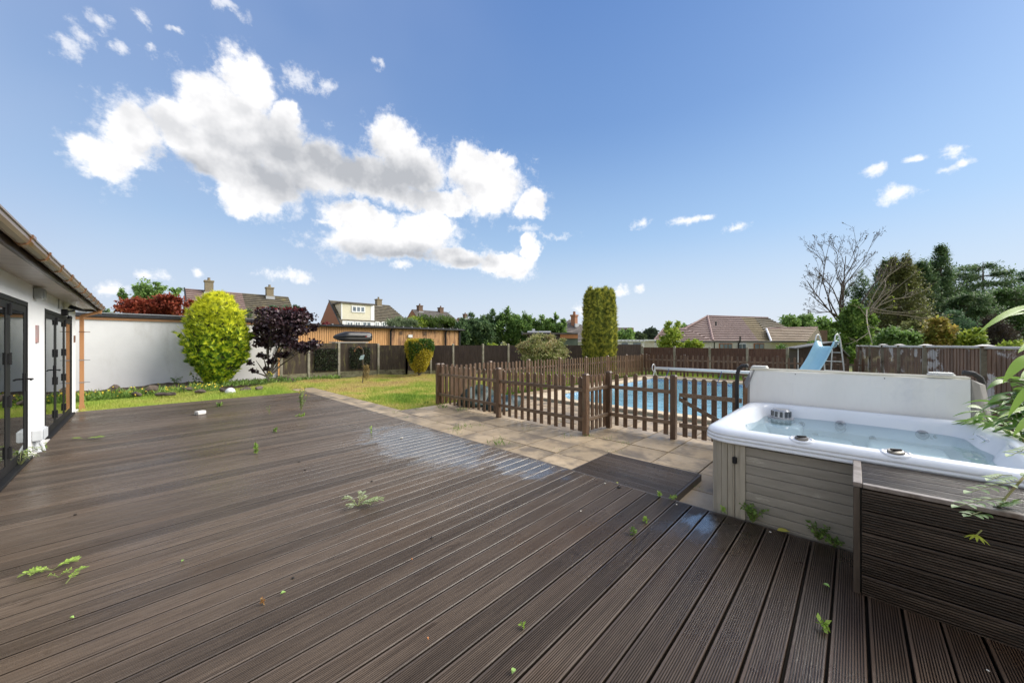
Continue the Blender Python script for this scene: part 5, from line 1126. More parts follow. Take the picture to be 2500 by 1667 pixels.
P = np.concatenate(PP); 
part('foliage', np_mesh('foliage', leaves(P, .105, rg, .92, (0, -.25, -.25), .3)), PUR, pt)
tp_ = np.concatenate([ellips(rg, (*at(ex, pd_), zz(ey, pd_)), (r_ * .016, .3, .07), n_, 8, .5, .1) for ex, ey, r_, n_ in ((650, 754, 30, 120), (700, 756, 30, 110), (735, 755, 14, 70), (795, 790, 6, 25))])
part('young_foliage', np_mesh('young_foliage', leaves(tp_, .09, rg, .8, (0, -.2, .2))), PUR2, pt)
b = MB(); base_ = Vector((px0_, py0_, -.05))
for tx, ty in ((612, 905), (625, 880), (690, 870), (700, 800), (650, 800), (760, 840), (735, 780), (640, 860)):
    q = Vector(P3(tx, ty, pd_)); m_ = Vector((base_.x + (q.x - base_.x) * .35, base_.y, base_.z + max(.35, (q.z - base_.z) * .45))); b.tube([base_, base_ + Vector((0, 0, .22)), m_, q], [.045, .042, .028, .008], 6)
for k in range(40):
    q = Vector(P[rr.randrange(len(P))]); p = base_.lerp(q, .5) + Vector((0, 0, .25)); b.tube([p, p.lerp(q, .6) + Vector((0, 0, .05)), q], [.014, .009, .004], 4, False)
part('stems', b, mat('grey_stem', (.10, .08, .06), (.2, .17, .13), 9, .8), pt)

GM = {}
def lm(key, stops, **k):
    if key not in GM: GM[key] = leafmat(key, stops, **k)
    return GM[key]
DKC = lm('dark_conifer_leaf', [(.020, .040, .020), (.045, .080, .035), (.085, .13, .055), (.15, .20, .09)], gain=1.9)
BLC = lm('blue_green_conifer_leaf', [(.03, .06, .035), (.06, .11, .055), (.11, .18, .09)], gain=1.5)
MID = lm('mid_green_leaf', [(.035, .07, .018), (.08, .14, .035), (.14, .22, .06), (.22, .31, .09)], gain=1.6)
YLG = lm('yellow_green_leaf', [(.10, .16, .02), (.20, .29, .035), (.34, .42, .06), (.46, .50, .08)])
RED = lm('red_maple_leaf', [(.14, .030, .018), (.26, .055, .032), (.40, .10, .055), (.50, .19, .11)], trans=.35)
OLV = lm('olive_leaf', [(.055, .065, .022), (.11, .12, .04), (.18, .18, .07)], gain=1.5)
GRYG = lm('grey_green_leaf', [(.10, .14, .07), (.17, .22, .11), (.26, .32, .17)])
PALE = lm('cream_flower_leaf', [(.10, .15, .03), (.20, .24, .06), (.34, .34, .13), (.46, .42, .22), (.40, .25, .11)])
crown('birch_tree', 'tall green birch with drooping twigs rising behind the red maple', 'tree', 360, 30, 682, 790, 46, MID, 6500, .19, 21, m=60, cl=.30, extra=((300, 722, 12, 28, 500), (430, 710, 18, 18, 420), (345, 705, 30, 22, 900), (385, 700, 28, 20, 700)), bias=(0, 0, -.7), hollow=.2)
crown('red_maple', 'low spreading red leaved maple behind the white wall', 'maple', 372, 20.5, 722, 800, 84, RED, 15000, .17, 22, m=110, cl=.22, bias=(0, 0, -.15), hollow=.25, depth=.7, flat=.3, extra=((415, 742, 50, 24, 3000), (320, 750, 48, 22, 2500), (460, 748, 20, 20, 600)))
crown('conifer_bush', 'dark green tree top peeping between gutter end and red maple', 'tree', 262, 26, 748, 800, 22, DKC, 900, .22, 23, m=14)
crown('conifer_hedge', 'clump of upright green cypress tips behind the purple tree', 'conifer', 690, 27, 744, 800, 32, BLC, 4500, .22, 24, m=30, bias=(0, 0, 1.5), aspect=.25, cl=.22, extra=((668, 758, 14, 14, 500), (727, 762, 5, 12, 200), (715, 756, 12, 14, 500)))
crown('pale_shrub', 'small pale feathery shrub tip between the conifer and the purple tree', 'shrub', 606, 27, 754, 790, 10, GRYG, 500, .2, 25, m=8, bias=(0, 0, 1), aspect=.2)
crown('willow_shrub', 'pale silvery willow shrub rising over the timber room roof', 'shrub', 972, 27, 774, 830, 40, GRYG, 5200, .26, 26, m=40, bias=(0, 0, .9), aspect=.16, extra=((1005, 788, 20, 12, 500),))
crown('yellow_conifer', 'yellow green feathery conifer bush right of the willow shrub', 'conifer', 1012, 30, 770, 830, 34, YLG, 4500, .26, 27, m=36, bias=(0, 0, .6), aspect=.3)
crown('green_conifer', 'broad mid green conifer above the right end of the timber room', 'conifer', 1068, 31, 766, 830, 50, lm('soft_green_leaf', [(.05, .09, .015), (.10, .16, .03), (.18, .25, .05)]), 7000, .27, 28, m=44, aspect=.3, flat=.4, extra=((1040, 785, 30, 20, 900), (1098, 782, 24, 16, 700)))
rowd = [(1150, 31, 770, 40, DKC, 'dark green conifer at the left end of the tree row'), (1180, 30, 778, 30, DKC, 'dark drooping conifer, second in the tree row'), (1205, 33, 762, 26, DKC, 'spiky dark conifer, third in the tree row'),
        (1240, 33, 759, 36, MID, 'domed mid green tree, the highest in the tree row'), (1282, 32, 768, 36, MID, 'mid green tree right of the domed tree in the row'), (1322, 32, 772, 34, MID, 'green tree above the flowering shrub in the row'), (1360, 31, 770, 26, MID, 'bushy green tree at the right end of the row'), (1128, 29, 785, 22, DKC, 'low dark conifer against the end of the timber room')]
for i, (px_, d_, yt, h_, mm, lab) in enumerate(rowd):
    crown('row_tree', lab, 'tree', px_, d_, yt, 862, h_, mm, 7000, .27, 40 + i, group='trees in the row behind the back fence', m=60, cl=.26, hollow=.3, bias=(0, 0, .5 if mm is DKC else .2), aspect=.4, flat=.2,
          extra=((px_ - h_ * .5, yt + 18, h_ * .4, 12, 500), (px_ + h_ * .5, yt + 20, h_ * .4, 12, 500), (px_, yt + 2, 8, 12, 160)), tr=.16)
b = MB()
for k, px_ in enumerate((1152, 1220, 1238, 1255)):
    pass
crown('lime_bush', 'small lime green bush top over the dark fence', 'bush', 1202, 20.5, 834, 868, 14, YLG, 700, .12, 60, m=10, trunk=False); crown('lime_bush', 'tiny pale yellow bush top next to the lime bush', 'bush', 1229, 20.8, 832, 868, 7, lm('pale_yellow_leaf', [(.4, .42, .18), (.5, .5, .28)]), 260, .12, 61, m=6, trunk=False)
crown('flowering_shrub', 'rounded shrub with cream and pink tinged leaf tips in front of the back fence', 'shrub', 1322, 17.2, 815, 905, 64, PALE, 16000, .12, 62, m=120, cl=.2, hollow=.45, bias=(0, 0, .3), aspect=.4, extra=((1350, 832, 30, 16, 1500), (1290, 845, 30, 16, 1500), (1365, 858, 22, 12, 800)))
# columnar yew
yd = 18.6; yx, yy_ = at(1464, yd); yz0, yz1 = -.1, zz(712, yd); yw = thing('columnar_yew', 'tall columnar yellow tipped yew standing between lawn and back fence', 'yew', (yx, yy_, -.1))
rg = np.random.default_rng(9); n = 9500; zq = rg.uniform(0, 1, n); prz = np.interp(zq, [0, .1, .45, .8, .95, 1], [.62, .70, .76, .74, .70, .60]); aq = rg.uniform(0, 6.283, n)
fl = 1 + .08 * np.sin(aq * 6 + 1.2 * np.sin(zq * 5)) + .07 * np.sin(aq * 11 + zq * 7); rq = prz * fl * rg.choice([1, .92, .8], n, p=[.6, .25, .15]); zw = yz0 + (yz1 - yz0) * (zq * (1 + .012 * np.sin(aq * 5) + .015 * np.sin(aq * 9 + 1)))
N_ = np.stack([np.cos(aq), np.sin(aq), 0 * aq], 1); P = np.array([yx, yy_, 0]) + N_ * rq[:, None]; P[:, 2] = zw
VV = place(spray(5, .20, .013, rr), P, N_, N_ * rg.uniform(0, .5, (n, 1)) + np.array([0, 0, 1.]) + rg.normal(size=(n, 3)) * .15, rg.uniform(.7, 1.2, n), rg)
part('foliage', np_mesh('foliage', VV), lm('yew_leaf', [(.04, .055, .012), (.11, .125, .02), (.22, .22, .035), (.44, .39, .06)], nzs=6, nzw=.6, gain=1.7), yw)
part('trunk', MB().lathe([(.5, -.1), (.60, 1), (.6, 3), (.58, yz1 - .3), (.5, yz1 - .05)], (yx, yy_, 0), 12), mat('yew_inner', (.02, .025, .008), (.04, .045, .012), 9, .9), yw)
# clipped variegated bush: wider at the top
vx, vy = at(1024, 17.9); vb = thing('variegated_bush', 'clipped flat topped bush, green above and bright yellow below, by the fence', 'bush', (vx, vy, -.1))
rg = np.random.default_rng(14); n = 9000; zq = rg.uniform(0, 1, n) ** .8; z0_, z1_ = zz(908, 17.9), zz(829, 17.9); pr_ = np.interp(zq, [0, .2, .5, .8, .93, 1], [.18, .36, .48, .58, .56, .44]) * (hw(1024, 34, 17.9) / .58)
aq = rg.uniform(0, 6.283, n); rq = pr_ * (1 + .07 * np.sin(aq * 4 + zq * 6)) * rg.choice([1, .93, .8], n, p=[.6, .25, .15]); top = rg.uniform(0, 1, n) < .16; rq[top] = pr_[top] * np.sqrt(rg.uniform(0, 1, top.sum())); zq[top] = rg.uniform(.94, 1.0, top.sum())
P = np.stack([vx + rq * np.cos(aq), vy + rq * np.sin(aq), z0_ + (z1_ - z0_) * zq], 1)
side = (P[:, 0] - vx) * math.cos(YAW) - (P[:, 1] - vy) * math.sin(YAW)
yel = (zq + .35 * np.sin(aq * 2.3 + 1) * .3 - side * .35 < .50) | (rg.uniform(0, 1, n) < .10) | ((zq > .93) & (side < .1)) | (side < -.42)
V = leaves(P, .085, rg, .6, (0, -.2, .2)).reshape(-1, 4, 3)
part('green_foliage', np_mesh('green_foliage', V[~yel]), lm('bright_green_leaf', [(.03, .07, .008), (.06, .13, .015), (.11, .20, .025)]), vb); part('yellow_foliage', np_mesh('yellow_foliage', V[yel]), lm('bright_yellow_leaf', [(.25, .22, .02), (.45, .36, .03), (.60, .50, .06)]), vb)
part('trunk', MB().tube([(vx, vy, -.1), (vx, vy, .9)], [.06, .22], 8), BARK, vb)
# shrubs and trees behind the right hand fences
crown('lime_shrub', 'yellow green open shrub in front of the left end of the tiled bungalow', 'shrub', 1640, 26, 796, 870, 36, YLG, 3600, .2, 70, m=50, cl=.25, extra=((1633, 800, 10, 24, 260), (1655, 790, 8, 12, 120)), aspect=.5)
crown('lime_shrub', 'lower yellow green shrub right of the open one over the reddish fence', 'shrub', 1693, 26, 824, 870, 26, YLG, 1800, .2, 71, m=26, cl=.3)
crown('garden_shrub', 'thin sprigs of a shrub over the fence near the bungalow window', 'shrub', 1908, 22, 836, 870, 16, MID, 420, .12, 72, m=14, cl=.3); crown('garden_shrub', 'small leafy sprigs over the fence beside the shed roof', 'shrub', 1925, 19.5, 848, 880, 12, MID, 520, .11, 73, m=10)
crown('far_tree', 'dark round distant tree left of the tiled bungalow', 'tree', 1590, 95, 800, 850, 22, lm('far_dark_leaf', [(.03, .05, .035), (.055, .08, .05), (.08, .11, .065)]), 2600, .8, 74, m=40); crown('far_tree', 'lighter distant tree left of the dark round one', 'tree', 1560, 90, 810, 850, 20, lm('far_mid_leaf', [(.06, .09, .04), (.10, .14, .06)]), 1500, .8, 75, m=24)
crown('far_tree', 'bushy tree above the small distant bungalow roof', 'tree', 1528, 55, 802, 850, 22, MID, 2200, .5, 76, m=30); crown('far_tree', 'soft green tree peeping over the hip of the tiled bungalow', 'tree', 1668, 56, 790, 850, 18, MID, 1600, .45, 77, m=24)
for i, (px_, yt, h_, lab) in enumerate(((1925, 766, 34, 'green woodland tree top behind the bungalow ridge'), (1965, 762, 38, 'higher woodland tree right of the bungalow'), (2010, 774, 34, 'woodland tree behind the brick chimney'))):
    crown('woodland_tree', lab, 'tree', px_, 60, yt, 850, h_, MID, 4200, .5, 80 + i, group='woodland trees behind the bungalow', m=50)
# ivy clad tree and the bare tree rising from it
IVY = lm('ivy_leaf', [(.025, .055, .012), (.07, .13, .025), (.15, .24, .05), (.28, .37, .09)], gain=1.35)
crown('ivy_clad_tree', 'bushy ivy clad tree stump right of the slide', 'tree', 2085, 19.5, 735, 872, 42, IVY, 13000, .16, 90, m=110, cl=.24, hollow=.25, extra=((2060, 868, 44, 16, 2000), (2050, 800, 22, 16, 700), (2110, 790, 34, 30, 2500), (2130, 850, 40, 26, 2600), (2030, 880, 24, 14, 700)))
def bare_tree(name, lab, base, tips, mt, seed, r0, gen=3, wob=.12, leafm=None, every=1):
    rg = random.Random(seed); root = thing(name, lab, 'tree', base); b = MB(); ends = []
    def br(p, q, r, lvl):
        L = (q - p).length; sd_ = Vector((rg.uniform(-1, 1), rg.uniform(-1, 1), rg.uniform(-.3, .8))) * L * wob
        pts = [p, p.lerp(q, .33) + sd_ * .8, p.lerp(q, .66) + sd_, q]; b.tube(pts, [r, r * .8, r * .6, max(.005, r * .4)], 6 if lvl < 1 else (4 if lvl < 3 else 3), False)
        if lvl >= gen: ends.append(q); return
        for k in range(rg.randint(3, 5) if gen < 4 else rg.randint(3, 4)):
            t = rg.uniform(.35, 1.0); i = min(2, int(t * 3)); s_ = pts[i].lerp(pts[i + 1], t * 3 - i if t < 1 else 1)
            d = (q - p).normalized(); d2 = (d + Vector((rg.uniform(-.75, .75), rg.uniform(-.75, .75), rg.uniform(-.25, .7)))).normalized()
            br(s_, s_ + d2 * L * rg.uniform(.28, .5), max(.0055, r * .48), lvl + 1)
    p0 = Vector(base)
    for tx, ty, dd in tips: br(p0 + Vector((rg.uniform(-.1, .1), rg.uniform(-.1, .1), rg.uniform(.0, .5))), Vector(P3(tx, ty, dd)), r0, 0)
    part('branches', b, mt, root); 
    if leafm and ends:
        E = np.array([tuple(e) for e in ends[::every]]); r2_ = np.random.default_rng(seed); E = np.repeat(E, 2, 0) + r2_.normal(size=(len(E) * 2, 3)) * .05
        part('leaf_tufts', np_mesh('leaf_tufts', leaves(E, .10, r2_, .5)), leafm, root)['kind'] = 'stuff'
    return root
bt = P3(2055, 800, 20.5)
bare_tree('bare_tree', 'tall leafless tree with fine dark twigs against the sky', bt, [(1990, 655, 20), (2015, 640, 21), (2065, 625, 21), (2110, 635, 20.5), (2150, 650, 21), (1975, 715, 20), (2040, 660, 19.5), (1990, 765, 19.5), (2090, 670, 22), (2030, 690, 21), (2080, 650, 20), (1970, 685, 21)], mat('dark_twig', (.045, .030, .022), (.09, .065, .05), 9, .8), 31, .042, 4, leafm=lm('dead_leaf', [(.04, .03, .02), (.07, .06, .03)]), every=7)
bare_tree('bare_bush', 'pale leaning bare branches arching right from the ivy clad tree', P3(2120, 770, 19), [(2195, 655, 19), (2185, 700, 18.5), (2225, 725, 18.5), (2230, 765, 18), (2175, 750, 18), (2130, 840, 15.5), (2160, 680, 19.5), (2270, 780, 18), (2205, 690, 18.5)], mat('pale_twig', (.17, .14, .10), (.28, .24, .18), 9, .8), 33, .032, 2, leafm=YLG, every=3)
def layered(name, lab, cat, px, d, ytop, ybot, hpx, mt, n, leaf, seed, group=None, tiers=9, flat=.75, base_w=1.0, tip=.12, skew=0, dens=5):
    """conifer or cedar: level tiers of drooping sprays on a straight trunk"""
    rg = np.random.default_rng(seed); x, y = at(px, d); zt, zb = zz(ytop, d), zz(ybot, d); R_ = hw(px, hpx, d); root = thing(name, lab, cat, (x, y, -.3), group=group); PP = []; b = MB()
    b.tube([(x, y, -.3), (x, y, zb), (x, y, zt - .1)], [R_ * .09 + .05, R_ * .07 + .04, .02], 7)
    for i in range(tiers):
        t = (i + .3) / tiers; z = zb + (zt - zb) * t; rt = 1.55 * R_ * (tip + (base_w - tip) * (1 - t) ** .7); nb_ = dens + int(4 * (1 - t))
        for k in range(nb_):
            a = rg.uniform(0, 6.283); l = rt * rg.uniform(.65, 1.1); dx, dy = math.cos(a), math.sin(a); lift = rg.uniform(-.06, .16) * l
            m_ = max(8, int(n / (tiers * nb_))); s_ = rg.uniform(.15, 1, m_) ** .7; wv = rg.normal(size=m_) * l * .20 * s_
            PP.append(np.stack([x + dx * l * s_ - dy * wv + skew * l * s_, y + dy * l * s_ + dx * wv, z + lift * s_ + rg.normal(size=m_) * (zt - zb) / tiers * (1 - flat) - .10 * l * s_ ** 2], 1))
            b.tube([(x, y, z), (x + dx * l * .9 + skew * l, y + dy * l * .9, z + lift * .9 - .08 * l)], [.03 + R_ * .01, .01], 4, False) if k % 2 == 0 else None
    part('foliage', np_mesh('foliage', leaves(np.concatenate(PP), leaf, rg, .35, (0, 0, .15), flat=.5)), mt, root); part('trunk', b, BARK, root); return root
for i, (px_, yt, h_, d__, mm, lab) in enumerate(((2105, 655, 66, 31, DKC, 'dark bushy conifer behind the bare tree'), (2200, 634, 78, 32, OLV, 'olive conifer mass behind the cypress'), (2265, 618, 64, 33, DKC, 'dark conifer mass left of the pointed fir'), (2335, 645, 72, 33, DKC, 'dark conifer mass right of the pointed fir'),
        (2410, 690, 92, 31, DKC, 'low dark conifer mass under the flat topped cedar'), (2485, 672, 80, 32, BLC, 'blue green conifer mass at the right edge'))):
    crown('conifer_mass', lab, 'conifer', px_, d__, yt, 850, h_, mm, 11000, .24, 130 + i, group='dense conifers behind the right fence', m=90, cl=.24, hollow=.3, aspect=.35, flat=.45, bias=(0, 0, .2), trunk=False)
layered('cypress_tree', 'broad olive brown cypress behind the pale bare branches', 'conifer', 2195, 25, 632, 835, 85, OLV, 24000, .20, 101, tiers=16, flat=.35, tip=.1, dens=9)
layered('dark_conifer', 'dark conifer top left of the olive cypress', 'conifer', 2165, 28, 640, 800, 50, DKC, 13000, .22, 102, tiers=12, flat=.5, dens=7)
layered('fir_tree', 'pointed dark fir, the highest of the conifers', 'fir', 2297, 30, 602, 830, 62, DKC, 18000, .22, 103, tiers=15, flat=.6, tip=.08, dens=6)
layered('dark_conifer', 'dense dark conifer between the olive cypress and the pointed fir', 'conifer', 2250, 29, 640, 840, 60, DKC, 17000, .22, 104, tiers=13, flat=.5, dens=8)
layered('cedar_tree', 'flat topped cedar with level branches against the sky', 'cedar', 2400, 33, 636, 790, 92, DKC, 17000, .22, 105, tiers=7, flat=.86, tip=.55, skew=.12, dens=6)
layered('cedar_tree', 'second cedar cut by the right edge of the picture', 'cedar', 2520, 33, 650, 800, 80, BLC, 17000, .22, 106, tiers=8, flat=.8, tip=.5, dens=7)
layered('dark_conifer', 'wide dark green conifer low in front of the cedars', 'conifer', 2360, 27, 720, 860, 90, DKC, 20000, .22, 107, tiers=9, flat=.6, tip=.4, dens=9)
layered('dark_conifer', 'wide lighter green conifer at the right edge', 'conifer', 2480, 29, 705, 830, 85, lm('deep_green_leaf', [(.02, .04, .012), (.04, .075, .02), (.12, .19, .06)], gain=2.2), 18000, .22, 108, tiers=8, flat=.6, tip=.5, dens=9)
crown('dark_thicket', 'dark brown thicket of dead branches under the conifers', 'thicket', 2420, 22, 765, 880, 70, lm('dead_brown_leaf', [(.018, .013, .010), (.035, .026, .02), (.06, .045, .035)]), 9000, .2, 109, m=70, bias=(0, 0, .8), aspect=.15)
crown('yew_bush', 'dark green arching bush behind the maples', 'bush', 2320, 21, 755, 870, 62, BLC, 8000, .18, 110, m=60, aspect=.3)
AC = lm('amber_maple_leaf', [(.14, .18, .03), (.26, .28, .05), (.44, .30, .09), (.30, .36, .06)], trans=.35)
crown('green_maple', 'mid green maple behind the white capped fence right of the slide', 'maple', 2190, 15.5, 795, 880, 62, MID, 7000, .14, 111, m=70, flat=.3); crown('amber_maple', 'maple with amber and olive leaves above the white capped fence', 'maple', 2290, 15, 772, 880, 52, AC, 6500, .14, 112, m=70, flat=.3)
crown('lime_maple', 'bright lime yellow maple in front of the dark thicket', 'maple', 2365, 14.5, 800, 880, 44, YLG, 5200, .14, 113, m=60, flat=.35, extra=((2385, 812, 20, 10, 500),)); crown('green_maple', 'dull green maple between the ivy clad tree and the amber maple', 'maple', 2235, 16.5, 780, 880, 50, OLV, 4500, .14, 114, m=50)
crown('lime_bush', 'small yellow bush over the fence at the right edge', 'bush', 2475, 12.5, 828, 880, 42, YLG, 1500, .12, 115, m=26, trunk=False); crown('ivy_patch', 'ivy spilling over the fence corner behind the slide', 'ivy', 2075, 17.8, 845, 890, 30, IVY, 2200, .12, 116, m=30, trunk=False)
crown('wild_bush', 'low green bush behind the shed roof and the slide', 'bush', 1990, 19, 832, 880, 28, MID, 1500, .14, 117, m=24, trunk=False)

# ================================================================== FLOWER BED, ROCKS, GRASS
SOIL = mat('dark_soil', (.035, .022, .014), (.08, .05, .032), 9, .95, bump=.6, bscale=30)
b = MB(); nx_, ny_ = 46, 8; vs = []
rg = random.Random(77)
for i in range(nx_ + 1):
    for j in range(ny_ + 1):
        x = -3 + 7.4 * i / nx_; y = 16.1 + 2.2 * j / ny_; e = min(1, j / 2.5); vs.append((x, y, -.13 + e * (.17 + .05 * math.sin(x * 1.7) + .04 * rg.uniform(-1, 1))))
b.add(vs, [(i * (ny_ + 1) + j, (i + 1) * (ny_ + 1) + j, (i + 1) * (ny_ + 1) + j + 1, i * (ny_ + 1) + j + 1) for i in range(nx_) for j in range(ny_)])
struct(part('flower_bed', b, SOIL, smooth=True))
ROCK = mat('brown_grey_rock', (.06, .045, .036), (.13, .10, .08), 5, .85, orand=.35, bump=.6, bscale=20, blotch=(.26, .23, .19), bl=(.55, .7), blscale=3)
def rock(name, lab, x, y, z, sx_, sy_, sz_, seed, mt=ROCK, cat='rock', group='rocks edging the flower bed'):
    rg = random.Random(seed); import bmesh
    bm = bmesh.new(); bmesh.ops.create_icosphere(bm, subdivisions=2, radius=1)
    k = [Vector((rg.gauss(0, 1), rg.gauss(0, 1), rg.gauss(0, 1))).normalized() for _ in range(9)]; kk = [rg.uniform(.55, .85) for _ in k]
    for v in bm.verts:
        for n_, c in zip(k, kk):
            dd = v.co.dot(n_)
            if dd > c: v.co -= n_ * (dd - c)
        v.co = Vector((v.co.x * sx_, v.co.y * sy_, v.co.z * sz_))
    me = bpy.data.meshes.new(name); bm.to_mesh(me); bm.free(); me.materials.append(mt); o = bpy.data.objects.new(name, me); COL.objects.link(o); o.location = (x, y, z); o.rotation_euler.z = rg.uniform(0, 3)
    return tag(o, lab, cat, group)
rk = [(368, 952, 24, 20, 'dark flat rock farther left in the bed, among the weeds'), (278, 950, 28, 16, 'black square rock near the downpipe end of the bed'), (455, 950, 30, 12, 'long mossy rock left of the golden conifer'), (412, 962, 14, 8, 'small rock in the middle of the bed edge'), (332, 962, 16, 10, 'small dark rock between the two square rocks'), (545, 952, 18, 10, 'pale flat rock at the foot of the golden conifer'), (490, 955, 14, 8, 'thin slate rock left of the conifer foot'), (600, 950, 20, 8, 'low brown rock right of the white ball'), (632, 948, 18, 9, 'brown edging rock under the purple tree'), (395, 962, 20, 8, 'flat slab rock under the yellow flowers')]
for i, (px_, py_, wpx, hpx, lab) in enumerate(rk):
    x_, y_ = G(px_, py_ + hpx / 2, .0); d_ = 869 * EYE / (py_ + hpx / 2 - 838); rock('rock', lab, x_, y_, zz(py_, d_), hw(px_, wpx / 2, d_), .22, hpx / 2 * d_ / 869 * 1.5, 200 + i)
STEMG = lm('weed_green_leaf', [(.08, .15, .03), (.15, .25, .05), (.26, .37, .08)]); YFL = mat('yellow_petals', (.65, .45, .02), (.75, .58, .05), 5, .6)
def weeds_mesh(P, h, rng, aspect=.16): return np_mesh('stems', leaves(P, h, rng, aspect, (0, 0, 1.6), .5))
# ragged weeds and yellow flowers along the front of the bed: nobody could count them
rg = np.random.default_rng(50)
def patch(n, pxa, pxb, ya, yb):
    u = rg.uniform(0, 1, n); v = rg.uniform(0, 1, n); out_ = []
    X = np.interp(u, [0, 1], [pxa, pxb]); Yl = ya + (yb - ya) * v; return np.stack([X, Yl, np.zeros(n)], 1)
P = patch(2400, -1.3, 1.8, 15.3, 16.5); P[:, 2] = -.08 + .05 * rg.uniform(0, 1, len(P))
wd_ = struct(part('yellow_flower_patch', np_mesh('yellow_flower_patch', leaves(P, .20, rg, .13, (0, 0, .8), .6)), STEMG), 'stuff'); tag(wd_, 'tangle of green stems with small yellow flowers along the bed', 'flowers')
F = P[rg.integers(0, len(P), 260)] + np.array([0, 0, .15]) + rg.normal(size=(260, 3)) * np.array([.10, .10, .06]); wf = struct(part('yellow_flower_heads', np_mesh('yellow_flower_heads', leaves(F, .045, rg, 1.0)), YFL), 'stuff'); tag(wf, 'scatter of tiny yellow flower heads over the bed edge', 'flowers')
P = patch(1100, 1.2, 4.2, 16.0, 17.6); P[:, 2] = .02; o = struct(part('bed_weeds', np_mesh('bed_weeds', leaves(P, .14, rg, .2, (0, 0, .9), .6)), STEMG), 'stuff'); tag(o, 'low weeds scattered over the brown bed near the golden conifer', 'weeds')
P = patch(900, 3.6, 6.5, 17.3, 17.95); P[:, 2] = -.1; o = struct(part('fence_weeds', np_mesh('fence_weeds', leaves(P, .16, rg, .2, (0, 0, .9), .6)), STEMG), 'stuff'); tag(o, 'green weeds at the foot of the mossy fence', 'weeds')
def branch_plant(name, lab, cat, base, h, n, lsize, mt, seed, spread=.5, aspect=.5, lean=(0, 0), flowers=None, stemc=(.12, .16, .05), group=None, up=.3):
    """one plant: a few thin stems carrying leaves"""
    rg = np.random.default_rng(seed); root = thing(name, lab, cat, base, group=group); b = MB(); LP = []; tips = []; lsize *= .74 if h < .3 else 1
    ns = max(2, int(n / 14)) 
    for k in range(ns):
        a = rg.uniform(0, 6.283); l = h * rg.uniform(.6, 1.05); sp = spread * h * rg.uniform(.2, 1); p0 = Vector(base); p2 = p0 + Vector((math.cos(a) * sp + lean[0] * h, math.sin(a) * sp + lean[1] * h, l)); p1 = p0.lerp(p2, .5) + Vector((0, 0, l * .12))
        b.tube([p0, p1, p2], [h * .012 + .001, h * .009 + .001, h * .004], 4, False); tips.append(p2)
        for j in range(int(n / ns)):
            t = rg.uniform(.15, 1); q = (p0.lerp(p1, t * 2) if t < .5 else p1.lerp(p2, t * 2 - 1)); LP.append(tuple(q))
    part('stems', b, mat('stem', stemc, rough=.6) if 'STM' not in globals() else STM, root)
    part('leaves', np_mesh('leaves', leaves(np.array(LP), lsize, rg, aspect, (0, 0, up))), mt, root)
    if flowers: part('flowers', np_mesh('flowers', leaves(np.array([tuple(t_) for t_ in tips] * 4) + rg.normal(size=(len(tips) * 4, 3)) * .02, lsize * .5, rg, .9)), flowers, root)
    return root
STM = mat('green_stem', (.13, .17, .05), (.2, .2, .08), 9, .6)
for i, (px_, d_, h_, lab) in enumerate(((345, 12.9, .62, 'wispy weed standing against the white wall behind the rocks'), (300, 13.0, .55, 'leafy bramble low against the white wall'), (478, 13.1, .5, 'thin yellow flowered weed left of the golden conifer'), (662, 13.8, .42, 'yellow flowered weed under the purple tree'), (690, 14.2, .3, 'low green weed right of the purple tree stem'), (432, 13.0, .34, 'small weed in the middle of the bed'))):
    x_, y_ = at(px_, d_); branch_plant('weed', lab, 'weed', (x_, y_, .03), h_, 70, .07, STEMG, 300 + i, .7, .45, flowers=YFL if i in (2, 3) else None)

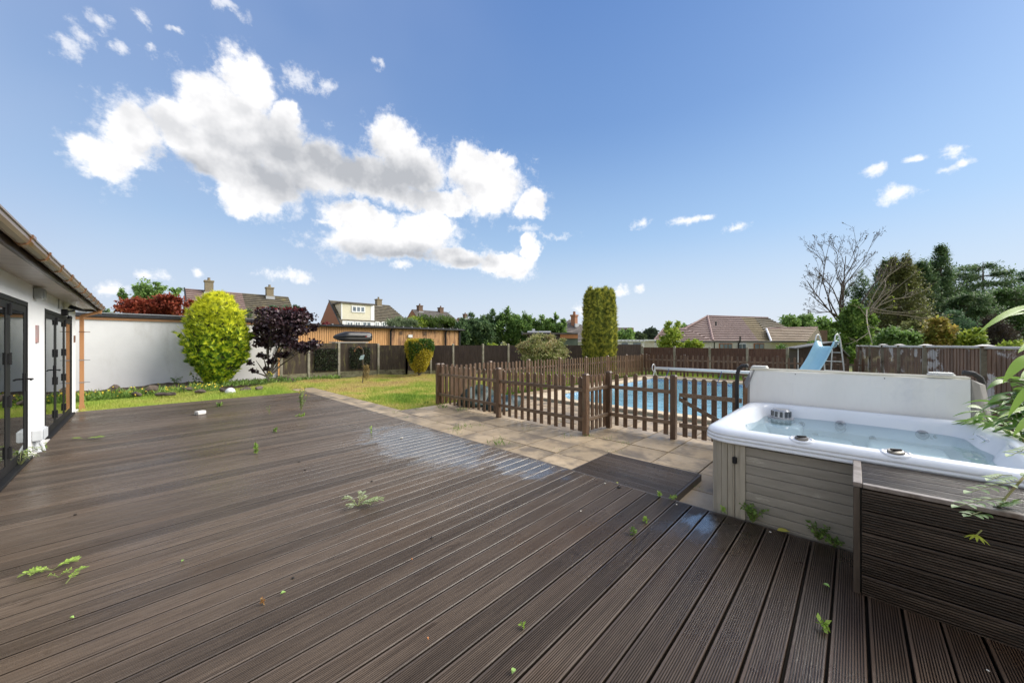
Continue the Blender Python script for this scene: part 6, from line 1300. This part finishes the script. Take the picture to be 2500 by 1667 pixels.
# grass blades over the lawns
def lawn(name, lab, polys, n, hmin, hmax, seed):
    rg = np.random.default_rng(seed); P = []
    for (x0, x1, y0, y1, w_) in polys:
        m_ = int(n * w_); P.append(np.stack([rg.uniform(x0, x1, m_), rg.uniform(y0, y1, m_), np.full(m_, -.14)], 1))
    P = np.concatenate(P); n_ = len(P); h = rg.uniform(hmin, hmax, (n_, 1)) * (1 + .5 * np.sin(P[:, :1] * 2.1) * np.sin(P[:, 1:2] * 1.7)); a = rg.uniform(0, 6.283, n_); dx = np.stack([np.cos(a), np.sin(a), 0 * a], 1)
    lean_ = np.stack([rg.normal(size=n_), rg.normal(size=n_), np.zeros(n_)], 1) * .35; V = np.empty((n_, 3, 3)); wv = .006 + .004 * (P[:, 1:2] / 14)
    V[:, 0] = P - dx * wv; V[:, 1] = P + dx * wv; V[:, 2] = P + (np.array([0, 0, 1.]) + lean_) * h
    m = bpy.data.materials.get('grass_blade')
    if not m:
        m = bpy.data.materials.new('grass_blade'); m.use_nodes = True; t = NT(m.node_tree); p = t.n['Principled BSDF']; co = t.n.new('ShaderNodeTexCoord').outputs['Object']; g = t.n.new('ShaderNodeNewGeometry')
        s = t.n.new('ShaderNodeSeparateXYZ'); t.l.new(co, s.inputs[0])
        f = t.noise(co, 0.55, 5, 0.6); dry = t.mapr(s.outputs[1], 13.5, 8.5, .10, -.12)          # drier towards the fence, greener by the paving
        dry = t.math('MULTIPLY', dry, t.mapr(s.outputs[0], 4.2, 5.2))
        f = t.math('ADD', t.math('ADD', f, 0.045), t.math('ADD', dry, t.mapr(g.outputs['Random Per Island'], 0, 1, -.10, .10)))
        c = t.ramp(f, [(.34, (.15, .27, .035)), (.46, (.30, .43, .06)), (.56, (.52, .52, .12)), (.68, (.64, .52, .20)), (.78, (.50, .36, .18))])
        c = t.mix(t.mapr(s.outputs[0], 3.9, 3.2), c, t.mix(.55, c, (.40, .52, .09)))
        t.l.new(c, p.inputs['Base Color']); p.inputs['Roughness'].default_value = .6; p.inputs['Specular IOR Level'].default_value = .25
        tr = t.n.new('ShaderNodeBsdfTranslucent'); t.l.new(c, tr.inputs[0]); mx = t.n.new('ShaderNodeMixShader'); mx.inputs[0].default_value = .3
        t.l.new(p.outputs[0], mx.inputs[1]); t.l.new(tr.outputs[0], mx.inputs[2]); t.l.new(mx.outputs[0], t.n['Material Output'].inputs[0])
    o = part(name, np_mesh(name, V, 3), m); o['kind'] = 'stuff'; tag(o, lab, 'grass'); return o
lawn('lawn_grass', 'dry yellow and green lawn grass between path, fence and pool fence', [(4.45, 12.5, 8.15, 17.6, .62), (12.5, 18.3, 8.2, 13.5, .26), (3.7, 4.45, 14.65, 18, .05), (18.8, 21.2, -.5, 9, .07)], 230000, .05, .11, 1)
lawn('grass_strip', 'long bright green grass between the deck and the flower bed', [(-1.2, 3.7, 12.82, 16.2, .9), (3.4, 4.6, 14.65, 17.9, .1)], 70000, .06, .17, 2)
# tufts in the paving joints
rg = np.random.default_rng(8); TF = []
for px_, py_, n_, s_ in ((965, 1008, 60, .05), (990, 1020, 30, .06), (1115, 1050, 90, .10), (1140, 1043, 60, .08), (1165, 1040, 40, .06), (1215, 1085, 90, .10), (1225, 1072, 40, .06), (1120, 1003, 60, .10), (1135, 1000, 40, .09), (1255, 1087, 20, .05), (1290, 1050, 24, .06), (1388, 1068, 30, .07), (1440, 1066, 60, .06), (1483, 1072, 50, .05), (1522, 1083, 50, .05), (1503, 1104, 30, .05), (1360, 1100, 14, .05), (1110, 1060, 16, .08), (1060, 1034, 12, .05), (1083, 997, 60, .12), (1040, 985, 100, .08), (1362, 1030, 30, .05), (1700, 1190, 30, .05), (1080, 990, 50, .1), (1020, 1000, 60, .06)):
    X_, Y_ = G(px_, py_, Z0); n_ = n_ // 2; Pn = np.array([X_, Y_, Z0 + .002]) + rg.normal(size=(n_, 3)) * np.array([.06, .06, 0]); TF.append(leaves(Pn, s_ * .8, rg, .10, (0, 0, 1.5), .5))
o = part('paving_weeds', np_mesh('paving_weeds', np.concatenate(TF)), STEMG); o['kind'] = 'stuff'; tag(o, 'tufts of grass and weed growing in the paving joints', 'grass tufts')

# ================================================================== SMALL THINGS ON AND ROUND THE DECK
x_, y_ = G(562, 966, -.1); ball = part('ball', MB().lathe([(max(.001, .135 * math.sin(math.pi * k / 14)), .135 * -math.cos(math.pi * k / 14)) for k in range(15)], (0, 0, 0), 24), mat('white_ball', (.68, .68, .70), (.75, .75, .76), 3, .5, blotch=(.35, .36, .40), bl=(.56, .62), blscale=7), None, loc=(x_, y_, .02), smooth=True); tag(ball, 'white football in the grass at the foot of the bed', 'ball')
x_, y_ = G(489, 1012); o = part('stone_block', MB().box(-.085, -.06, 0, .085, .06, .085), mat('chalky_block', (.62, .60, .56), (.72, .70, .66), 9, .8, bump=.3), None, loc=(x_, y_, .001), rot=(0, 0, .5), bevel=.02, seg=3, smooth=True); tag(o, 'small chalky white block lying alone on the far deck', 'block')
SILV = lm('silvery_leaf', [(.20, .26, .10), (.33, .40, .18), (.50, .55, .40)]); LIM = lm('lime_fern_leaf', [(.16, .28, .04), (.28, .42, .07), (.40, .55, .12)])
def lobed(name, lab, px, py, L, n, mt, seed, arms, h=.06, z=0):
    """small plant with toothed leaves lying out over the boards; arms = (angle, length)"""
    X_, Y_ = G(px, py, z); root = thing(name, lab, 'plant', (X_, Y_, z)); rg = np.random.default_rng(seed); V = []; b = MB()
    for a, l in arms:
        d = Vector((math.cos(a), math.sin(a), 0)); sd_ = Vector((-d.y, d.x, 0)); p = Vector((X_, Y_, z + .01)); top = h * rg.uniform(.5, 1.2)
        pts = [p + d * l * t + Vector((0, 0, top * math.sin(t * 2.4))) for t in (0, .25, .5, .75, 1)]; b.tube(pts, .003, 4, False)
        for j in range(n):
            t = .22 + .78 * j / n; q = p + d * l * t + Vector((0, 0, top * math.sin(t * 2.4) + .003)); w_ = l * .24 * (1 - abs(t - .6)) * rg.uniform(.8, 1.2)
            for sg in (-1, 1): e = q + sd_ * sg * w_ + d * w_ * .6 + Vector((0, 0, rg.uniform(-.004, .012))); V += [tuple(q), tuple(q.lerp(e, .5) + d * w_ * .30), tuple(e), tuple(q.lerp(e, .5) - d * w_ * .22)]
    part('leaves', np_mesh('leaves', np.array(V)), mt, root); part('stems', b, STM, root); return root
va = -YAW  # picture right is the direction (cos, -sin) of the yaw
lobed('ragwort_seedling', 'silvery leaved seedling growing between the boards in the middle of the deck', 874, 1238, .2, 9, SILV, 1, [(-.75, .19), (-1.0, .14), (2.2, .16), (.9, .18), (.5, .14), (3.0, .11), (-.5, .23), (-2.5, .13)], .07)
lobed('thistle_clump', 'leafy thistle clump at the sill of the nearest folding door', 48, 1140, .2, 8, SILV, 2, [(.4, .16), (1.0, .22), (1.6, .18), (-.4, .15), (-.9, .15), (2.3, .15), (.0, .2)], .17)
branch_plant('sapling_shoots', 'upright leafy shoots above the thistle clump by the door', 'plant', (*G(52, 1128), 0), .22, 60, .045, LIM, 3, .5)
lobed('fern_frond', 'long lime green fern lying by the house wall', 205, 1073, .2, 12, LIM, 4, [(-.65, .26), (2.5, .16)], .02)
branch_plant('weed', 'tiny weed at the foot of the wall beside the socket', 'weed', (*G(110, 1093), 0), .07, 30, .04, LIM, 5, .9)
lobed('fern_frond', 'bright green fern strip growing in a joint at the lower left', 128, 1394, .2, 10, LIM, 6, [(.15, .10), (.45, .13), (-.2, .12), (2.6, .12), (3.2, .14), (3.6, .1)], .025)
lobed('fern_frond', 'small curled fern just below the fern strip', 143, 1412, .2, 7, LIM, 7, [(-.3, .05), (.4, .06), (2.8, .05)], .025)
lobed('fern_frond', 'single toothed fern leaf standing on its tip at the lower left', 160, 1428, .2, 12, LIM, 8, [(.9, .13)], .05)
branch_plant('weed', 'small upright green weed in the middle distance of the deck', 'weed', (*G(625, 1108), 0), .15, 60, .05, LIM, 9, .2)
wtall = branch_plant('flowering_weed', 'tall thin yellow flowered weed at the far right corner of the deck', 'weed', (*G(735, 1004), 0), .52, 120, .05, STEMG, 10, .28, .35, flowers=YFL); 
branch_plant('weed', 'flat green weed on the far deck right of the chalky block', 'weed', (*G(535, 992), 0), .08, 50, .08, STEMG, 11, 1.6)
branch_plant('weed', 'thin weed growing through the deck left of the tall one', 'weed', (*G(658, 1012), 0), .2, 24, .03, STEMG, 12, .3)
branch_plant('weed', 'yellow green leaf cluster near the tall weed', 'weed', (*G(736, 1016), 0), .04, 40, .06, LIM, 13, 2.0)
branch_plant('weed', 'pale weed between two boards left of centre', 'weed', (*G(668, 1054), 0), .07, 36, .05, STEMG, 14, 1.4)
branch_plant('weed', 'single grass shoot at the wet patch of the deck', 'weed', (*G(905, 1056), 0), .10, 14, .05, LIM, 15, .1)
branch_plant('weed', 'larger weed bush at the foot of the tub skirt by the corner staves', 'weed', (*G(1838, 1275), 0), .17, 190, .045, STEMG, 16, .8)
branch_plant('weed', 'weed bush at the foot of the tub skirt near the step box', 'weed', (*G(1996, 1316), 0), .15, 170, .04, STEMG, 17, .9)
branch_plant('weed', 'trailing weed right of the weed bush, against the step box', 'weed', (*G(2035, 1332), 0), .08, 90, .035, STEMG, 18, 1.0)
branch_plant('weed', 'sparse little weed at the tub corner next to the deck edge', 'weed', (*G(1770, 1252), 0), .06, 40, .035, LIM, 19, 1.2)
branch_plant('weed', 'small weed at the near left corner of the low step', 'weed', (*G(1612, 1212), 0), .05, 34, .035, LIM, 20, 1.0); branch_plant('weed', 'small weed at the near right corner of the low step', 'weed', (*G(1640, 1218), 0), .05, 34, .035, LIM, 21, 1.0)
branch_plant('weed', 'green sprig on the boards below the low step', 'weed', (*G(1578, 1275), 0), .05, 26, .04, LIM, 22, .8); branch_plant('weed', 'thin grass tuft left of the green sprig', 'weed', (*G(1548, 1305), 0), .06, 22, .04, STEMG, 23, .6)
branch_plant('weed', 'upright leafy shoot in a board joint in front of the step box', 'weed', (*G(2012, 1536), 0), .05, 16, .05, LIM, 24, .7); branch_plant('weed', 'tiny weed in a joint at the bottom left of centre', 'weed', (*G(1278, 1535), 0), .02, 12, .03, LIM, 25, 1.0)
branch_plant('weed', 'reddish seedling on the boards below the single green leaf', 'weed', (*G(643, 1475), 0), .035, 16, .025, lm('red_seedling_leaf', [(.25, .08, .04), (.30, .18, .06)]), 26, .3)
for k, (px_, py_, s_, c_, lab) in enumerate(((684, 1455, .030, 0, 'single oval green leaf left of centre on the deck'), (2026, 1437, .035, 0, 'round green leaf in a joint left of the step box'), (181, 1512, .02, 0, 'tiny round green leaf at the lower left'), (449, 1371, .02, 0, 'tiny yellow green leaf left of the seedling'), (1897, 1297, .09, 1, 'long yellowing blade leaf at the foot of the tub'), (1250, 1650, .03, 0, 'small green leaf at the bottom edge of the picture'), (1046, 1566, .012, 2, 'orange crumb on the boards'), (1008, 1369, .014, 2, 'orange brown crumb on the middle boards'), (1505, 1180, .03, 1, 'yellow leaf at the edge of the deck above the low step'))):
    X_, Y_ = G(px_, py_); a = k * 1.3; d = Vector((math.cos(a), math.sin(a), 0)); s2 = Vector((-d.y, d.x, 0)); p = Vector((X_, Y_, .006))
    b = MB(); pts = [p + d * s_ * t + s2 * s_ * .36 * sg * math.sin(t * 3.14) ** .7 + Vector((0, 0, .006 + .006 * math.sin(t * 3) + (.004 if sg else 0))) for t, sg in ((0, 0), (.25, 1), (.5, 1), (.75, 1), (1, 0), (.75, -1), (.5, -1), (.25, -1))]
    vs = pts + [q - Vector((0, 0, .0015)) for q in pts]; b.add(vs, [tuple(range(8)), tuple(range(8, 16))[::-1]] + [(i, (i + 1) % 8, 8 + (i + 1) % 8, 8 + i) for i in range(8)])
    tag(part('fallen_leaf', b, [mat('green_leaf', (.20, .36, .08), (.3, .46, .12), 20, .5), mat('yellow_leaf', (.45, .38, .06), (.30, .36, .06), 20, .5), mat('orange_crumb', (.5, .2, .07), rough=.7)][c_], None), lab, 'leaf')
for k, (px_, py_, s_, c_, lab) in enumerate(((1054, 1313, .016, 0, 'black lump of soil right of the seedling'), (1512, 1191, .026, 0, 'dark bark chip by the yellow leaf at the deck edge'), (730, 1128, .018, 0, 'dark chip near the far boards left of centre'), (745, 1148, .016, 0, 'second dark chip just below the first'), (908, 1175, .016, 0, 'dark chip right of the pair of chips'), (183, 1257, .016, 0, 'dark crumb on the left boards'), (716, 1411, .014, 0, 'dark crumb above the single green leaf'), (1348, 1140, .012, 1, 'pale petal on the deck edge, upper of two'), (1477, 1181, .016, 1, 'pale yellow petal on the deck edge by the bark chip'), (1881, 1299, .012, 1, 'white petal at the foot of the tub'), (1652, 1232, .012, 1, 'white chip at the corner by the low step'), (1418, 1248, .012, 1, 'white chip on the boards below the low step'), (2412, 1637, .008, 1, 'tiny white chip at the lower right'), (980, 1070, .03, 1, 'pale stone chip at the wet patch'))):
    X_, Y_ = G(px_, py_); rock('chip', lab, X_, Y_, s_ * .35, s_, s_ * .7, s_ * .4, 500 + k, [mat('dark_chip', (.012, .010, .009), rough=.7), mat('pale_chip', (.6, .56, .48), rough=.7)][c_], 'chip', 'crumbs and chips on the deck')
# bare sapling with a pale label, in the lawn
sx_, sy_ = at(886, 14.9); sp = thing('staked_sapling', 'thin bare sapling with a pale plant label and a brown drooping top', 'sapling', (sx_, sy_, -.12))
b = MB(); q = [P3(885, 935, 14.9), P3(887, 915, 14.9), P3(886, 880, 14.9), P3(887, 855, 14.9), P3(882, 846, 14.9), P3(874, 848, 14.9), P3(864, 857, 14.9)]; b.tube(q, [.02, .017, .015, .013, .010, .008, .004], 6); b.tube([P3(886, 880, 14.9), P3(876, 888, 14.9), P3(873, 896, 14.9)], [.008, .006, .003], 4); b.tube([P3(886, 890, 14.9), P3(893, 886, 14.9), P3(898, 900, 14.9), P3(899, 915, 14.9)], [.010, .009, .006, .003], 4)
part('stem', b, BARK, sp); rg = np.random.default_rng(3); P = np.array([P3(893 + rg.uniform(-7, 8), rg.uniform(888, 925), 14.9) for _ in range(420)]); part('withered_leaves', np_mesh('withered_leaves', leaves(P, .10, rg, .16, (0, 0, -1.5))), lm('withered_leaf', [(.22, .15, .05), (.34, .25, .09), (.40, .30, .12)]), sp)
P = np.array([P3(864 + 20 * t, 857 - 12 * math.sin(t * 2.6), 14.9) for t in rg.uniform(0, 1, 60)]); part('brown_tip', np_mesh('brown_tip', leaves(P, .06, rg, .3, (0, 0, -1))), lm('rust_leaf', [(.35, .15, .06), (.45, .22, .1)]), sp)
A = Vector(P3(881, 868, 14.8)); part('plant_label', MB().hexa([A + Vector(v) for v in ((0, 0, 0), (.11, -.11, .03), (.11, -.105, .035), (0, .005, 0), (-.05, .05, -.17), (.07, -.07, -.16), (.07, -.065, -.16), (-.05, .055, -.17))]), mat('pale_label', (.50, .66, .66), (.6, .74, .74), 5, .4), sp)
# broad leaved plant, bamboo blades and rose shoot at the right edge
BAM = lm('broad_green_leaf', [(.05, .12, .02), (.10, .20, .035), (.18, .30, .06), (.28, .42, .10)], rough=.32, trans=.32, spec=.5)
def arc_leaf(b, base, d, L, wd, droop, roll=0.0, seg=6):
    """one long pointed leaf: folded along its midrib, bending under its own weight"""
    d = Vector(d).normalized(); sd_ = d.cross(Vector((0, 0, 1))).normalized(); up_ = sd_.cross(d); sd_ = (sd_ * math.cos(roll) + up_ * math.sin(roll)); P = []
    for i in range(seg + 1):
        t = i / seg; c = Vector(base) + d * L * t + Vector((0, 0, -droop * L * t * t)); w_ = wd * (math.sin(math.pi * min(1, t ** .75 * .97 + .03)) ** .8) * .5; P.append((c + sd_ * w_ + Vector((0, 0, w_ * .35)), c, c - sd_ * w_ + Vector((0, 0, w_ * .35))))
    vs = [tuple(p) for r_ in P for p in r_]; fs = []
    for i in range(seg):
        for k in (0, 1): fs.append((i * 3 + k, (i + 1) * 3 + k, (i + 1) * 3 + k + 1, i * 3 + k + 1))
    b.add(vs, fs)
rg = random.Random(6); bp = thing('broad_leaved_plant', 'lush green plant with long pointed leaves beside the right end of the hot tub', 'plant', (4.9, -1.35, -.1)); st = MB(); leafs = []
tipsp = [(2400, 1000), (2440, 985), (2470, 970), (2490, 1000), (2450, 1030), (2480, 1050), (2420, 1040), (2500, 960), (2510, 1020), (2490, 1090), (2440, 1070), (2465, 930), (2505, 920), (2530, 980), (2530, 1050), (2395, 1020), (2520, 1110)]
for i, (tx, ty) in enumerate(tipsp):
    d_ = rg.uniform(2.95, 3.5); q = Vector(P3(tx, ty, d_)); base = Vector((q.x + rg.uniform(.1, .3), q.y - rg.uniform(.15, .35), -.1)); st.tube([base, base.lerp(q, .6) + Vector((0, 0, .1)), q], [.008, .006, .003], 5, False)
    for k in range(26):
        t = rg.uniform(.45, 1.02); p = base.lerp(q, t) + Vector((0, 0, .1 * (1 - t))); a = rg.uniform(1.2, 4.4); b = MB(); arc_leaf(b, p, (math.cos(a), math.sin(a), rg.uniform(-.3, .5)), rg.uniform(.13, .24), rg.uniform(.030, .055), rg.uniform(.2, .6), rg.uniform(-.6, .6)); leafs.append(b)
part('stems', st, STM, bp)
for b in leafs[:290]: part('leaf', b, BAM, bp, smooth=True)
bm_ = MB()
for b in leafs[290:]: bm_.add(b.v, b.f)
o = part('small_leaves', bm_, BAM, bp, smooth=True); o['kind'] = 'stuff'
BAM2 = lm('lime_blade_leaf', [(.22, .36, .05), (.30, .46, .08), (.40, .56, .14)], rough=.3, trans=.4)
bb_ = thing('bamboo_shoot', 'lime green bamboo shoot with long drooping blades at the right edge', 'bamboo', (*at(2530, 1.9), Z0)); dq = 1.9
st = MB(); X_, Y_ = at(2530, dq); st.tube([(X_, Y_, Z0), (X_ + .02, Y_, 1.0), (X_, Y_ + .02, 1.95)], [.012, .010, .005], 6); part('cane', st, STM, bb_)
for (x0, y0, x1, y1, w_, dr) in ((2530, 745, 2405, 808, .035, .25), (2520, 762, 2455, 775, .018, .1), (2530, 868, 2462, 930, .05, .35), (2535, 905, 2495, 925, .04, .2), (2520, 940, 2470, 1010, .03, .2), (2540, 690, 2510, 770, .03, .1), (2530, 990, 2440, 1020, .02, .1), (2530, 1010, 2480, 1060, .03, .2), (2540, 830, 2490, 860, .03, .2)):
    a, c = Vector(P3(x0, y0, dq)), Vector(P3(x1, y1, dq * .98)); L_ = (c - a).length; d = (c - a).normalized() + Vector((0, 0, dr)); b = MB(); arc_leaf(b, a, d, L_ * 1.05, w_, dr, .5, 8); part('leaf', b, BAM2, bb_, smooth=True)
# rose shoot over the step box
rs_ = thing('rose_shoot', 'arching rose shoot with small leaflets hanging over the step box', 'rose', (*at(2520, 1.95), .9)); ROS = lm('rose_leaf', [(.12, .22, .06), (.20, .32, .10), (.30, .42, .18)], rough=.4)
d_ = 1.93; stem = [P3(2540, 1120, 2.0), P3(2490, 1175, d_), P3(2455, 1215, d_), P3(2425, 1250, d_), P3(2400, 1290, d_ - .03), P3(2385, 1305, d_ - .04)]
part('cane', MB().tube(stem, [.007, .006, .0055, .005, .004, .003], 6), mat('red_green_cane', (.25, .16, .07), (.30, .34, .08), 9, .5), rs_)
for (x0, y0, x1, y1) in ((2490, 1175, 2370, 1200), (2455, 1215, 2340, 1235), (2425, 1250, 2365, 1258), (2410, 1275, 2500, 1268), (2470, 1160, 2420, 1170), (2430, 1240, 2475, 1225), (2540, 1090, 2470, 1110), (2500, 1150, 2540, 1175)):
    a, c = Vector(P3(x0, y0, d_)), Vector(P3(x1, y1, d_ - .08)); part('twig', MB().tube([a, a.lerp(c, .5) + Vector((0, 0, .012)), c], [.003, .0025, .0015], 4), STM, rs_); d = (c - a).normalized(); sd_ = d.cross(Vector((0, 0, 1))).normalized()
    for k in range(5):
        for sg in ((-1, 1) if k < 4 else (0,)):
            p = a.lerp(c, .25 + .75 * k / 4); b = MB(); arc_leaf(b, p, d * (.5 if sg else 1) + sd_ * sg * .9 + Vector((0, 0, .1)), .05, .030, .15, 0, 4); part('leaflet', b, ROS, rs_, smooth=True)
for k in range(8): a = k * .8; b = MB(); arc_leaf(b, P3(2385, 1305, d_ - .04), (math.cos(a) * .7 - .4, math.sin(a) * .7 + .2, -.35), .055, .012, .1, 0, 4); part('leaflet', b, lm('yellow_shoot_leaf', [(.5, .55, .06), (.6, .62, .1)]), rs_, smooth=True)
bz = thing('striped_grass', 'yellow striped arching blade across the tub rim at the right edge', 'plant', (*at(2520, 2.6), .7)); b = MB(); A, C_ = Vector(P3(2545, 1100, 2.55)), Vector(P3(2430, 1055, 2.6)); arc_leaf(b, A, (C_ - A) + Vector((0, 0, .1)), (C_ - A).length, .035, .12, .3, 8); part('leaf', b, mat('yellow_blade_leaf', (.6, .52, .10), (.5, .5, .12), 5, .4), bz, smooth=True)
